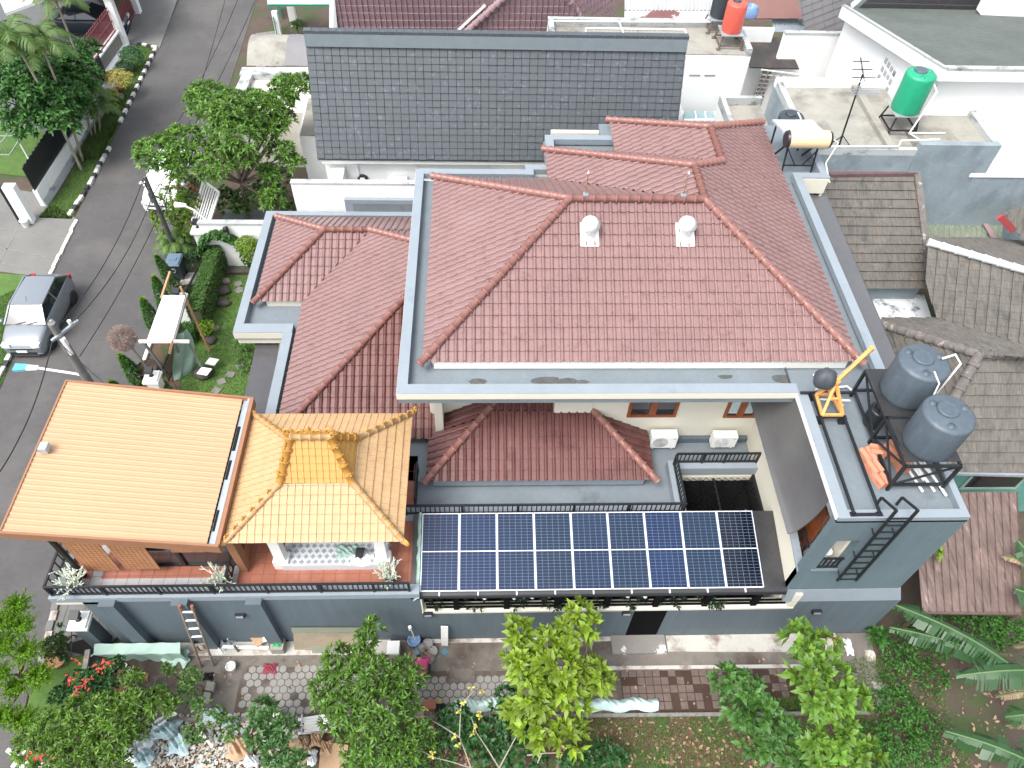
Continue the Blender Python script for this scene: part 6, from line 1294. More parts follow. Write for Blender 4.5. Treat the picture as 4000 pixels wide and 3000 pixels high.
for px, py, s, lab in ((828,1412,.28,'white square tile on the cross shaped stand'), (798,1450,.3,'cream square tile on the dark rock')):
    c = U(px, py, .45); tag(MB().prism([(c.x+s*math.cos(k*1.5708+.5), c.y+s*.8*math.sin(k*1.5708+.5)) for k in range(4)], .42, .46).build('square_tile', 'white_paint'), lab, 'tile')
# white grille gate near street tree, white wall left of wing
wg = thing('white_grille', 'white slatted grille panel lying between the white car and the white wall', 'grille', tuple(U(800,780,1.5)))
q = [U(752,862,1.9), U(818,870,1.9), U(856,752,1.9), U(795,708,1.9)]
for i in range(4): MB().bar(q[i], q[(i+1)%4], .09).build('frame', 'white_paint', wg)
for k in range(1,7): MB().bar(q[0].lerp(q[1],k/7), q[3].lerp(q[2],k/7), .05).build('bar', 'white_paint', wg)
ww = thing('white_garden_wall', 'low white wall at the back of the garden lawn', 'wall', tuple(U(900,900,1)))
a = U(778,865,2.3); MB().box(a.x, -8.62, a.y-.2, a.y, 0, 2.3).build('wall', 'white_wall', ww); MB().box(a.x-.03, -8.62, a.y-.23, a.y+.03, 2.301, 2.38).build('coping', 'weathered', ww)
MB().box(U(830,845,.9).x, -8.0, a.y+.001, 29, 0, .05).build('yard', 'dark_paving', ww)
wl_ = thing('wall_lamp', 'black lantern on the low white garden wall', 'wall lamp', tuple(UY(888,890,a.y-.2))); c = Vector(wl_.location); MB().bar(c, c-Vector((0,.15,.35)), .07).build('arm', 'black_metal', wl_); MB().lathe(tuple(c-Vector((0,.2,.0))), [(.1,0),(.13,.15),(.03,.22)], 8).build('lantern', 'black_metal', wl_)
# ---- left side properties
lf = thing('slat_fence', 'black slatted fence on a white base wall at the left', 'fence', tuple(U(150,800,0))); 
a, b = U(135,745,.9), U(420,300,.9)
MB().hexa([(a.x-.1,a.y,0),(a.x+.1,a.y,0),(b.x+.1,b.y,0),(b.x-.1,b.y,0)], [(a.x-.1,a.y,.9),(a.x+.1,a.y,.9),(b.x+.1,b.y,.9),(b.x-.1,b.y,.9)]).build('base_wall', 'white_wall', lf)
MB().hexa([(a.x+.101,a.y,0),(a.x+.22,a.y,0),(b.x+.22,b.y,0),(b.x+.101,b.y,0)], [(a.x+.101,a.y,.35),(a.x+.15,a.y,.35),(b.x+.15,b.y,.35),(b.x+.101,b.y,.35)]).build('plinth', 'weathered', lf)
nf = 62
for k in range(nf): c = a.lerp(b, (k+.5)/nf); MB().box(c.x-.02,c.x+.02,c.y-.075,c.y+.075,.901,2.1+.04*(k%2)).build('slat', 'black_metal', lf)
gp = thing('gate_pillar', 'leaning looking white gate pillar at the end of the black slatted fence', 'pillar', tuple(U(120,870,0)), 'white street pillars')
c = U(118,868,0); MB().box(c.x-.28,c.x+.22,c.y-.15,c.y+.2,0,2.0).build('shaft', 'white_wall', gp); MB().box(c.x-.42,c.x-.281,c.y-.15,c.y+.05,0,2.0).build('gate_edge', 'black_metal', gp)
c = U(105,885,0); bk = thing('bucket', 'white bucket at the foot of the white gate pillar', 'bucket', tuple(c)); MB().lathe(tuple(c), [(.13,0),(.17,.34),(.19,.36),(.16,.36),(.15,.30),(0,.28)], 16).build('body', 'white_paint', bk)
mat('maroon_iron', (.20,.05,.055), .6, .2); mat('rubble_stone', (.20,.19,.17), .9, .3, 6, .8, 9)
for (pa, pb, lab) in (((480,180),(375,330),'ornate maroon iron fence on a stone base, nearer the round bushes'), ((530,55),(495,135),'ornate maroon iron gate beside the driveway')):
    a, b = U(*pa,.0), U(*pb,.0); t = thing('iron_fence', lab, 'fence', tuple(a), 'maroon iron fences')
    d = (b-a); MB().bar(a+Vector((0,0,.45)), b+Vector((0,0,.45)), .2, .9).build('stone_base', 'rubble_stone', t) if 'stone' in lab else None
    z0 = .9 if 'stone' in lab else .1
    if 'stone' in lab: MB().bar(a+Vector((0,0,.93)), b+Vector((0,0,.93)), .34, .08).build('coping', 'white_wall', t); MB().bar(a+Vector((.25,0,.08)), b+Vector((.25,0,.08)), .3, .15).build('footing', 'white_wall', t)
    n = int(d.length/.13)
    for k in range(n+1):
        c = a.lerp(b, k/n); MB().bar(c+Vector((0,0,z0)), c+Vector((0,0,z0+1.25)), .03).build('bar', 'maroon_iron', t)
    for k in range(n//2):
        c = a.lerp(b, (k+.5)/(n//2))+Vector((0,0,z0+1.32)); dd = d.normalized(); MB().tube([c+dd*.1*math.cos(q_*.7)+Vector((0,0,.1*math.sin(q_*.7))) for q_ in range(8)], .02, 5).build('scroll', 'maroon_iron', t)
    for r_ in (.1,.65,1.2): MB().bar(a+Vector((0,0,z0+r_)), b+Vector((0,0,z0+r_)), .05).build('rail', 'maroon_iron', t)
for px, py, lab in ((490,178,'white flat topped pillar between the bushes and the driveway'), (540,52,'white pillar at the top beside the driveway')):
    c = U(px, py, 0); t = thing('gate_pillar', lab, 'pillar', tuple(c), 'white street pillars'); MB().box(c.x-.2,c.x+.2,c.y-.2,c.y+.2,0,2.9).build('shaft', 'white_wall', t); MB().box(c.x-.36,c.x+.36,c.y-.36,c.y+.36,2.901,3.15).build('cap', 'white_wall', t)
cpt = thing('carport', 'pale carport roof edge above the dark sedan', 'carport', tuple(U(100,20,3))); MB().slab([U(20,50,3.2), U(170,-5,3.2), U(170,-90,3.2), U(-40,-90,3.2)], .15).build('roof', 'white_wall', cpt); c = U(240,10,.0); MB().box(c.x-8,c.x+5,c.y+3.0,c.y+3.2,0,2.6).build('wall', 'dark_void', cpt)
MB().slab([U(130,-5,3.2), U(520,-40,3.2), U(520,-260,3.2), U(130,-260,3.2)], .15).build('roof', 'grey_pan', cpt)
wp = thing('white_post', 'thin white post behind the black slatted fence at the left edge', 'post', tuple(U(118,632,0))); b_ = U(118,632,0); MB().tube([b_, UY(0,418,b_.y)], .04, 7).build('shaft', 'white_paint', wp)
cg = thing('wire_cage', 'pale wire cage on the lawn at the left edge', 'cage', tuple(U(10,560,0))); 
c = U(5,575,0); 
for z in (0.05,.8): 
    for a, b in (((-1.6,-.7),(.7,-.7)), ((.7,-.7),(.7,.9)), ((.7,.9),(-1.6,.9))): MB().bar((c.x+a[0],c.y+a[1],z), (c.x+b[0],c.y+b[1],z), .04).build('rail', 'zinc', cg)
for k in range(12): MB().bar((c.x-1.6+.2*k,c.y-.7,.05), (c.x-1.6+.2*k,c.y-.7,.8), .015).build('bar', 'zinc', cg)
# top middle: green gate garden
gg = thing('green_gate', 'bright green slatted gate with a white post at the top', 'gate', tuple(U(1080,120,0)))
for p0_, p1_ in (((1085,30),(1100,70)), ((1075,110),(1090,172))):
    a, b = U(*p0_,.1), U(*p1_,.1)
    for k in range(9): c = a.lerp(b, k/8); MB().bar(c, c+Vector((0,0,1.6)), .06).build('bar', 'green_paint', gg)
    for z in (.3,1.3): MB().bar(a+Vector((0,0,z)), b+Vector((0,0,z)), .07).build('rail', 'green_paint', gg)
c = U(1098,170,0); MB().box(c.x-.15,c.x+.15,c.y-.15,c.y+.15,0,1.9).build('post', 'white_wall', gg)
c = U(1150,100,0); tag(MB().box(c.x-.2,c.x+.2,c.y-.2,c.y+.2,0,2.9).build('column', 'white_paint'), 'cream column of the porch behind the green gate', 'column')
pr = thing('porch_roof', 'grey corrugated porch roof with a green edge at the top', 'roof', tuple(U(1150,10,2.8))); MB().slab([U(1045,16,2.9), U(1287,16,2.9), U(1287,-90,3.2), U(1040,-90,3.2)], .06).build('sheet', 'zinc_sheet', pr); MB().bar(U(1045,20,2.85), U(1287,20,2.85), .1).build('edge', 'green_paint', pr)
sheet('garden_paving', [(1000,130),(1075,120),(1090,185),(1010,300),(985,200)], .04, 'stone')
sheet('porch_floor', [(1110,110),(1290,110),(1290,170),(1110,175)], .1, 'soil')
# ---------------------------------------------------------------- plants
mat('bark', (.16,.125,.095), .9, .3, 6, .6, 30); mat('bark_pale', (.30,.27,.22), .9, .2, 6)
mat('leaf_mango', (.060,.130,.022), .45, 0, attr=True, trans=.3); mat('leaf_dark', (.028,.085,.022), .5, 0, attr=True, trans=.25)
mat('leaf_lime', (.16,.27,.03), .5, 0, attr=True, trans=.35); mat('leaf_mid', (.075,.165,.035), .5, 0, attr=True, trans=.3); mat('leaf_yellow', (.50,.40,.12), .6, 0, attr=True, trans=.3)
mat('leaf_palm', (.085,.17,.045), .5, 0, attr=True, trans=.3); mat('leaf_banana', (.035,.095,.032), .4, .15, 3, attr=False, trans=.25); mat('dead_leaf', (.30,.21,.13), .8, .3, 4)
mat('flower_red', (.65,.07,.07), .6, 0, attr=True); mat('twig_red', (.30,.22,.19), .8, 0)
def plant(name, label, cat, base, lobes, n, k, ln, wd, m, droop=.5, tip=(1.5,1.35,.6), tvar=.18, trunk=.09, bark='bark', group=None, surf=.6, branches=True, spread=1.15, tint=(1,1,1)):
    """lobes: (px, py, z, rx, rz)"""
    b = Vector(base); t = thing(name, label, cat, tuple(b), group)
    L_ = []
    for px, py, z, r, rz in lobes:
        c = U(px, py, z); L_.append((c.x, c.y, c.z, r, r, rz))
    P, A = blob_points(L_, n, surf)
    leaf_mesh('crown', [leaves(P, A, k, ln, wd, droop, spread=spread, tip=tip, tvar=tvar, tint=tint)], m, t)
    if branches:
        top = sum((Vector(l[:3]) for l in L_), Vector())/len(L_); fork = b.lerp(top, .45); fork.x = b.x*.6+fork.x*.4; fork.y = b.y*.6+fork.y*.4
        tr = MB(); tr.tube([b, b.lerp(fork, .5)+Vector((.05,.03,0)), fork], [trunk, trunk*.8, trunk*.65], 9)
        for l in L_:
            c = Vector(l[:3]); mid = fork.lerp(c, .5)+Vector((random.uniform(-.12,.12), random.uniform(-.12,.12), -.1)); tr.tube([fork-Vector((0,0,.05)), mid, c], [trunk*.5, trunk*.35, trunk*.12], 7)
            for q in range(3): d = Vector((random.uniform(-1,1), random.uniform(-1,1), random.uniform(-.2,1))).normalized()*l[3]*.75; tr.tube([mid.lerp(c,.6), c+d*.5, c+d], [trunk*.2, trunk*.12, trunk*.06], 5)
        tr.build('trunk', bark, t)
    return t
plant('mango_tree', 'bright green mango tree leaning over the road in front of the slate roofed house', 'tree', U(965,845,0),
  [(620,600,4.2,.95,.55),(720,560,4.4,.9,.6),(820,400,5.0,1.0,.75),(900,450,5.2,1.1,.8),(1000,430,5.0,.95,.7),(930,540,4.6,1.1,.7),(1040,500,4.3,.7,.6),(1120,350,5.6,.65,.5),(1180,330,5.8,.4,.35),(1080,400,5.3,.6,.5),(840,640,4.0,.85,.5),(700,650,3.8,.6,.4),(1100,600,3.6,.5,.5),(1050,680,3.0,.45,.4),(1060,780,2.2,.5,.5),(1150,640,3.2,.4,.35),(960,620,4.0,.5,.4),(1110,470,4.6,.45,.5)], 2300, 11, .30, .075, 'leaf_mango', tint=(1.65,1.6,1.5), trunk=.13, tip=(1.9,1.5,.9), tvar=.28)
plant('shade_tree', 'dense dark green tree behind the palms at the left edge', 'tree', U(230,560,0),
  [(60,260,3.8,1.5,1.0),(180,250,3.8,1.4,1.0),(290,300,3.5,1.1,.9),(60,400,3.2,1.4,.9),(200,420,3.0,1.3,.8),(120,330,4.0,1.5,1.0),(-30,320,3.6,1.3,1),(250,370,3.4,1.1,.8),(330,210,3.5,.8,.6),(240,470,2.8,.9,.6),(120,480,2.6,1.1,.6),(30,180,4.0,1.2,.8),(310,420,2.6,.6,.5)], 1800, 10, .36, .12, 'leaf_dark', tint=(1.9,1.8,1.5), trunk=.2, tvar=.28)
# palms
def frond(sets, base, d, L, drop, nl, ll, wl):
    d = Vector(d).normalized(); s = Vector((-d.y, d.x, 0)).normalized(); pts = []
    for i in range(9): u = i/8; pts.append(Vector(base)+d*L*u*(1-.15*u)+Vector((0,0,-drop*u*u*L)))
    V = []; Fc = []; T = []
    for i in range(nl):
        u = .12+.88*i/nl; k = min(7, int(u*8)); p = pts[k].lerp(pts[k+1], u*8-k); ax = (pts[k+1]-pts[k]).normalized(); l = ll*math.sin(.35+2.5*u)**.7
        for sg in (-1, 1):
            dd = (ax*.55+s*sg+Vector((0,0,-.25+random.uniform(-.15,.15)))).normalized(); w = ax*wl*.5; o = len(V); q = p+dd*l+Vector((0,0,-l*.25)); V += [p-w, p+w, p+dd*l*.6+w*.8, q, p+dd*l*.6-w*.8]; Fc += [(o,o+1,o+2),(o,o+2,o+4),(o+4,o+2,o+3)]; c = random.uniform(.75,1.3); T += [(c*random.uniform(.9,1.35), c, c*.8, 1)]*5
    sets.append((np.array([tuple(v) for v in V]), np.array(Fc), np.array(T))); return pts
def palm(label, base, top, r, nf, L, ll, group=None, dead=True, name='palm_tree'):
    base, top = Vector(base), Vector(top); t = thing(name, label, 'palm', tuple(base), group)
    mid = base.lerp(top, .5)+Vector((.1,.05,0)); MB().tube([base, mid, top], [r, r*.85, r*.7], 9).build('trunk', 'bark_pale', t)
    sets = []; st = MB()
    for k in range(nf):
        a = k*2.4; e = .15+.9*(k/nf); pts = frond(sets, top, (math.cos(a)*math.cos(e), math.sin(a)*math.cos(e), math.sin(e)), L*random.uniform(.8,1.1), .55, 26, ll, .05); st.tube(pts, .015, 4, caps=False)
    leaf_mesh('fronds', sets, 'leaf_palm', t); st.build('midribs', 'leaf_palm', t, tint=np.ones((len(st.v),4)))
    if dead:
        d = MB()
        for k in range(14): a = k*2.4; d.tube([top-Vector((0,0,.1)), top+Vector((.25*math.cos(a),.25*math.sin(a),-.25)), top+Vector((.3*math.cos(a),.3*math.sin(a),-.6))], [.02,.015,.01], 4)
        d.build('flower_stalks', mat('orange_stalk', (.55,.25,.06), .7, .2), t)
    return t
b = U(318,663,0); palm('slender palm with its trunk rooted nearest the worn kerb', b, UY(40,130,b.y), .07, 13, 1.9, .55, 'slender palms on the grass verge')
b = U(325,632,0); palm('slender palm just behind the nearest one, its crown over the maroon fence', b, UY(152,150,b.y), .065, 13, 1.8, .5, 'slender palms on the grass verge')
b = U(395,500,0); palm('slender palm whose trunk rises beside the iron fence to the top edge', b, UY(205,-30,b.y), .06, 12, 1.7, .5, 'slender palms on the grass verge')
for i, (px, py, tx, ty) in enumerate(((362,545,290,300),(375,540,330,330),(355,520,255,240),(390,525,370,400))):
    b = U(px, py, 0); palm(['low palm in the verge clump with its crown farthest right of the dark tree','low palm in the verge clump over the white base wall','low palm in the verge clump nearest the dark tree','shortest low palm of the verge clump beside the kerb'][i], b, UY(tx, ty, b.y), .04, 10, 1.3, .42, 'low palms in the verge clump', False, 'clump_palm')
b = U(700,1010,0); palm('small fern like palm between the dark pole and the low white wall', b, b+Vector((0,.1,.9)), .07, 14, 1.3, .35, None, False, 'garden_palm')
b = U(1155,160,0); palm('spiky yucca with a bare stem behind the green gate', b, UY(1160,95,b.y), .06, 22, .9, .10, None, False, 'yucca')
# shrubs
def shrub(label, lobes, n, k, ln, wd, m, **kw):
    c = U(*lobes[0][:2], 0); base = U(lobes[0][0], lobes[0][1], lobes[0][2]); base.z = 0; kw.setdefault('trunk', .03)
    return plant(kw.pop('name', 'shrub'), label, kw.pop('cat', 'shrub'), base, lobes, n, k, ln, wd, m, **kw)
shrub('clipped round blue green bush in the striped bed', [(514,222,.75,.58,.5)], 420, 7, .12, .05, 'leaf_mid', tint=(.8,1.0,1.5), surf=.85, name='round_bush', tip=(1.1,1.1,1))
shrub('dark low shrub in a pot between the round bush and the yellow bush', [(486,262,.5,.42,.3)], 160, 7, .13, .05, 'leaf_dark', name='potted_shrub')
shrub('flat topped yellow bonsai bush in the striped bed', [(463,305,1.0,.68,.3),(440,300,.95,.4,.25),(488,320,.9,.4,.25)], 320, 8, .16, .05, 'leaf_yellow', tint=(1.0,1.15,1.1), name='yellow_bush', tip=(1.1,1.1,1))
shrub('loose light green fern bush at the near end of the striped bed', [(418,385,.6,.6,.4),(428,420,.4,.4,.3)], 160, 9, .22, .05, 'leaf_lime', name='fern_bush')
for i, (px, py, r, m, lab) in enumerate(((511,275,.22,'stone','grey pot beside the round bush'),(452,382,.24,'fresh_tile','terracotta bowl at the near end of the bush bed'),(475,393,.2,'stone','grey stone bowl beside the terracotta bowl'),(470,352,.2,'fresh_tile','small terracotta pot under the yellow bush'))):
    c = U(px, py, 0); t = thing('plant_pot', lab, 'pot', tuple(c)); MB().lathe(tuple(c), [(r*.6,0),(r*.95,.2),(r,.32),(r*.85,.32),(r*.8,.25),(0,.24)], 16).build('pot', m, t)
shrub('flowering shrub with yellow green leaves in front of the white car', [(715,720,2.0,.7,.5),(680,780,1.7,.7,.5),(740,800,1.8,.6,.5),(620,850,1.6,.35,.3),(660,880,1.5,.6,.4),(740,880,1.3,.6,.4),(700,830,2.0,.6,.5)], 420, 9, .20, .07, 'leaf_lime', tint=(.8,.85,.9), tip=(1.6,1.1,.6))
fl = U(720,700,2.5)
def flowers(name, lab, cat, pts, n, s, m, z, spreadr, seed=3):
    r = np.random.default_rng(seed); C = []
    for px, py in pts: c = U(px, py, z); C += [np.array(c)+r.normal(0, spreadr, 3) for _ in range(n)]
    o = leaf_mesh(name, [leaves(np.array(C), np.tile([[0,0,1.]], (len(C),1)), 6, s, s*.7, .2, tip=(1,1,1))], m); tag(o, lab, cat)
flowers('flowers', 'orange red blossoms on the shrub in front of the white car', 'flowers', [(757,684),(700,728),(755,732),(765,742),(745,736)], 2, .09, 'flower_red', 2.4, .05)
shrub('dark ground shrubs behind the wheeled bin', [(700,960,.5,.6,.4),(760,975,.5,.6,.4),(800,1000,.4,.5,.4),(730,1020,.4,.5,.35),(820,950,.6,.5,.4)], 420, 8, .12, .06, 'leaf_dark', branches=False, name='shrub_bed')
# hedge and vine arch
def hedge(label, p0, p1, w, h, n, m, **kw):
    a, b = U(*p0, 0), U(*p1, 0); t = thing('hedge', label, 'hedge', tuple(a)); k = 14; d = (b-a); nr = Vector((-d.y, d.x, 0)).normalized()
    P = []; A = []
    for i in range(n):
        f = random.random(); g = random.random()
        if random.random() < .55: o = nr*(random.uniform(-.5,.5)*w); z = h*(1+random.uniform(-.06,.05)); ax = (random.uniform(-.3,.3), random.uniform(-.3,.3), 1)
        else: sg = random.choice((-1,1)); o = nr*(sg*w*.5*random.uniform(.85,1.1)); z = h*g; ax = tuple(nr*sg+Vector((0,0,.5)))
        q = a+d*f+o; P.append((q.x, q.y, z)); A.append(ax)
    leaf_mesh('foliage', [leaves(np.array(P), np.array(A), 8, .09, .04, .3, tip=(1.4,1.35,.8), **kw)], m, t)
    c = MB().bar(a+Vector((0,0,h*.45)), b+Vector((0,0,h*.45)), w*.8, h*.85); c.build('twigs', 'soil', t); return t
hedge('clipped green hedge between the iron fence and the garden lawn', (868,1035), (790,1290), .55, 1.15, 3000, 'leaf_mid')
hedge('short piece of hedge near the draped tarpaulin', (750,1300), (742,1345), .5, .6, 500, 'leaf_mid')
hedge('low green hedge piece behind the far end pillar', (690,1560), (640,1590), .5, .9, 500, 'leaf_mid')
t = thing('vine_arch', 'leafy vine arch over the garden path', 'arch', tuple(U(895,1040,0))); c0 = U(895,1045,0); P = []; A = []
for i in range(900):
    a = random.uniform(-.15, math.pi+.15); rr = random.uniform(.75, 1.02); y = random.uniform(-.25,.25)
    z = .9+1.1*math.sin(a)*rr if 0 < a < math.pi else random.uniform(0,.9); x = .95*math.cos(a)*rr; P.append((c0.x+x, c0.y+y, z)); A.append((math.cos(a), -.3+y*2, math.sin(a)+.3))
leaf_mesh('foliage', [leaves(np.array(P), np.array(A), 6, .13, .09, .4, tint=(.8,.95,1.1))], 'leaf_mid', t)
MB().tube([c0+Vector((.85*math.cos(q*math.pi/10),0,1.0+1.0*math.sin(q*math.pi/10))) for q in range(11)], .03, 6).bar(c0+Vector((.85,0,0)), c0+Vector((.85,0,1)), .05).bar(c0+Vector((-.85,0,0)), c0+Vector((-.85,0,1)), .05).build('frame', 'black_metal', t)
tag(MB().box(c0.x-.1,c0.x+1.0,c0.y-.5,c0.y-.2,0,.18).build('garden_step', 'dark_stone'), 'dark stone step under the vine arch', 'step')
shrub('lime green topiary ball nearest the vine arch', [(965,960,1.6,.42,.36)], 240, 8, .10, .05, 'leaf_lime', tint=(1.3,1.2,1.6), surf=.9, name='topiary', tip=(1.1,1.1,1))
shrub('lime green topiary cluster against the roof gutter corner', [(985,985,1.2,.42,.36),(1000,965,1.3,.3,.3)], 260, 8, .10, .05, 'leaf_lime', tint=(1.1,1.1,1.0), surf=.9, name='topiary', tip=(1.1,1.1,1))
shrub('small lime green shrub beside the leaning wooden pole', [(805,1282,.35,.3,.25)], 70, 8, .16, .09, 'leaf_lime', tint=(1.1,1.1,1))
shrub('spiky green flowering plant at the lawn edge by the terrace wing', [(960,1350,.4,.4,.3),(985,1380,.4,.4,.3),(965,1420,.3,.3,.2)], 90, 10, .3, .045, 'leaf_mid')
shrub('dark undergrowth under the mango tree inside the white walls', [(900,800,.8,.8,.6),(1000,780,1.0,.9,.6),(1080,720,1.2,.8,.6),(1100,820,.8,.7,.5),(880,770,1.0,.4,.5)], 300, 9, .25, .1, 'leaf_mango', branches=False, name='undergrowth')
# cypresses
cyl = ['pencil cypress farthest up the road, next to the bin','second pencil cypress from the bin','pencil cypress left of the white board','pencil cypress behind the black tree pot','pencil cypress half hidden by the peach roof']
for i, ((tx,ty),(bx,by)) in enumerate((((612,1003),(700,1150)),((601,1084),(655,1215)),((556,1170),(612,1285)),((472,1392),(548,1492)),((434,1492),(500,1590)))):
    b = U(bx, by, 0); tp = UY(tx, ty, b.y); t = thing('cypress', cyl[i], 'cypress', tuple(b), 'pencil cypresses along the garden kerb'); H_ = tp.z; P = []; A = []
    for k in range(420): f = random.random()**.8; a = random.uniform(0,6.28); r = .30*(1-f)**.55*(.5+.5*min(1,f*6)); p = b.lerp(tp, f); P.append((p.x+r*math.cos(a), p.y+r*math.sin(a), p.z)); A.append((math.cos(a), math.sin(a), 1.6))
    s1 = leaves(np.array(P), np.array(A), 7, .12, .04, .1, tint=(.8,1.0,1.0), tip=(1.2,1.2,1)); tpP = np.array([[tp.x+random.gauss(0,.03), tp.y+random.gauss(0,.03), tp.z-random.uniform(-.1,.25)] for _ in range(26)]); s2 = leaves(tpP, np.tile([[0,0,1.]], (26,1)), 7, .12, .04, .1, tint=(2.6,2.0,1.0))
    leaf_mesh('foliage', [s1, s2], 'leaf_mango', t); MB().tube([b, tp-Vector((0,0,.2))], [.05,.01], 6).build('trunk', 'bark', t)
# bare round tree in a pot
c = U(590,1470,0); t = thing('bare_round_tree', 'leafless round topiary tree in a black pot beside the road kerb', 'tree', tuple(c)); MB().lathe(tuple(c), [(.28,0),(.38,.5),(.42,.52),(.38,.52),(.36,.44),(0,.42)], 20).build('pot', 'car_dark', t); MB().lathe(tuple(c), [(.0,.445),(.36,.442)], 20).build('earth', 'red_soil', t)
hd = U(478,1322,2.2); MB().tube([c+Vector((0,0,.4)), c+Vector((-.1,.1,.9)), hd.lerp(c,.35)+Vector((0,0,.5)), hd-Vector((0,0,.2))], [.05,.045,.04,.03], 8).build('trunk', 'bark_pale', t)
tw = MB()
for k in range(750):
    d = Vector((random.gauss(0,1), random.gauss(0,1), random.gauss(0,1))).normalized(); r = .48*random.uniform(.88,1.03); s = Vector((random.gauss(0,1), random.gauss(0,1), random.gauss(0,1))).normalized()*.16; p = hd+d*.12*random.random(); q = hd+d*r; tw.bar(p.lerp(q,.5), q, .008); tw.bar(q-s*.4, q+s*.4, .007)
tw.build('twigs', 'twig_red', t)
# ---- front trees
plant('mango_tree', 'dark green mango tree in front of the hexagonal pavers', 'tree', U(1480,3000,0),
  [(1330,2600,2.4,.55,.5),(1430,2510,2.6,.30,.45),(1450,2450,3.0,.24,.3),(1440,2640,2.6,.6,.6),(1580,2650,2.4,.5,.6),(1270,2700,2.2,.42,.4),(1340,2780,2.4,.6,.6),(1500,2790,2.4,.75,.7),(1600,2760,2.1,.3,.5),(1430,2900,2.2,.65,.6),(1560,2930,2.0,.6,.5),(1650,2870,1.8,.35,.4)], 900, 11, .23, .055, 'leaf_mango', trunk=.1, tip=(2.8,2.1,1.0), surf=.45, tint=(1.3,1.3,1.1), tvar=.3)
plant('broadleaf_tree', 'yellow green broad leaved tree in front of the solar panels', 'tree', U(2180,3000,0),
  [(2020,2470,3.2,.36,.35),(2265,2400,3.5,.28,.3),(2310,2450,3.4,.25,.25),(2130,2520,3.3,.42,.35),(2220,2480,3.2,.4,.4),(2050,2590,3.0,.45,.5),(2180,2620,3.2,.6,.5),(2310,2640,2.9,.42,.35),(2340,2680,2.8,.32,.3),(2090,2720,2.8,.5,.4),(2230,2720,2.8,.45,.35),(2100,2850,2.4,.4,.35),(2220,2880,2.4,.4,.4),(2020,2780,2.5,.3,.3)], 330, 8, .36, .14, 'leaf_lime', trunk=.08, tip=(1.5,1.3,.8), tint=(1.15,1.05,.8), tvar=.2, surf=.5)
plant('broadleaf_tree', 'fresh green broad leaved tree with pale tips, right of the vacant lot', 'tree', U(3180,3000,0),
  [(3130,2500,3.0,.38,.35),(3220,2520,2.9,.3,.3),(3160,2610,2.9,.5,.4),(3260,2640,2.8,.35,.3),(3200,2720,2.8,.5,.4),(3330,2740,2.8,.38,.35),(3260,2830,2.5,.55,.4),(3380,2960,2.3,.4,.4),(3200,2930,2.3,.5,.4),(3300,2940,2.3,.4,.4)], 270, 8, .36, .15, 'leaf_lime', trunk=.08, tint=(.8,.95,1.1), tip=(1.7,1.25,.8), surf=.5)
plant('broadleaf_tree', 'mid green broad leaved tree left of the fresh green one at the lot edge', 'tree', U(3000,3000,0),
  [(2840,2660,2.2,.35,.3),(2920,2700,2.3,.4,.35),(2880,2780,2.1,.35,.35),(2980,2790,2.2,.4,.4),(3050,2860,2.0,.4,.4),(2960,2900,1.9,.45,.4),(3080,2950,1.7,.4,.4)], 190, 8, .34, .14, 'leaf_mid', trunk=.07, surf=.5, tint=(.9,1,1))
plant('dense_tree', 'dense deep green tree filling the lower left corner', 'tree', U(450,3000,0),
  [(210,2860,1.9,.55,.45),(310,2800,2.0,.5,.4),(420,2770,2.0,.4,.4),(520,2740,2.0,.32,.35),(610,2740,1.8,.32,.3),(665,2760,1.6,.25,.25),(440,2860,2.0,.6,.5),(300,2940,1.9,.6,.5),(540,2830,1.6,.35,.35),(120,2920,1.4,.4,.3),(525,2650,1.9,.2,.2),(430,2980,1.7,.5,.4),(200,2970,1.4,.5,.4)], 1050, 11, .20, .048, 'leaf_mango', trunk=.1, surf=.5, tip=(2.8,2.2,.9), tint=(1.5,1.4,1.1), tvar=.3)
# bougainvillea
shrub('bougainvillea with red blossoms beside the open drain', [(300,2670,1.0,.35,.3),(380,2640,1.1,.35,.3),(430,2610,1.1,.28,.25),(340,2710,1.2,.35,.3),(240,2720,.9,.3,.3),(460,2590,1.2,.18,.2),(420,2700,1.2,.3,.25)], 420, 7, .11, .08, 'leaf_dark', name='bougainvillea', tint=(1.2,1.3,1.1), tip=(1.3,1.3,1))
flowers('blossoms', 'red blossoms scattered over the bougainvillea', 'flowers', [(300,2570),(410,2590),(440,2595),(405,2622),(378,2600),(330,2670),(300,2700),(290,2715),(345,2665),(370,2735),(410,2745),(415,2750),(280,2652),(310,2785),(275,2655),(340,2680)], 5, .055, 'flower_red', 1.75, .07)
flowers('blossoms', 'few red blossoms at the bottom left corner', 'flowers', [(150,2950),(165,2955),(215,2945),(120,2950)], 4, .07, 'flower_red', 1.9, .05, 8)
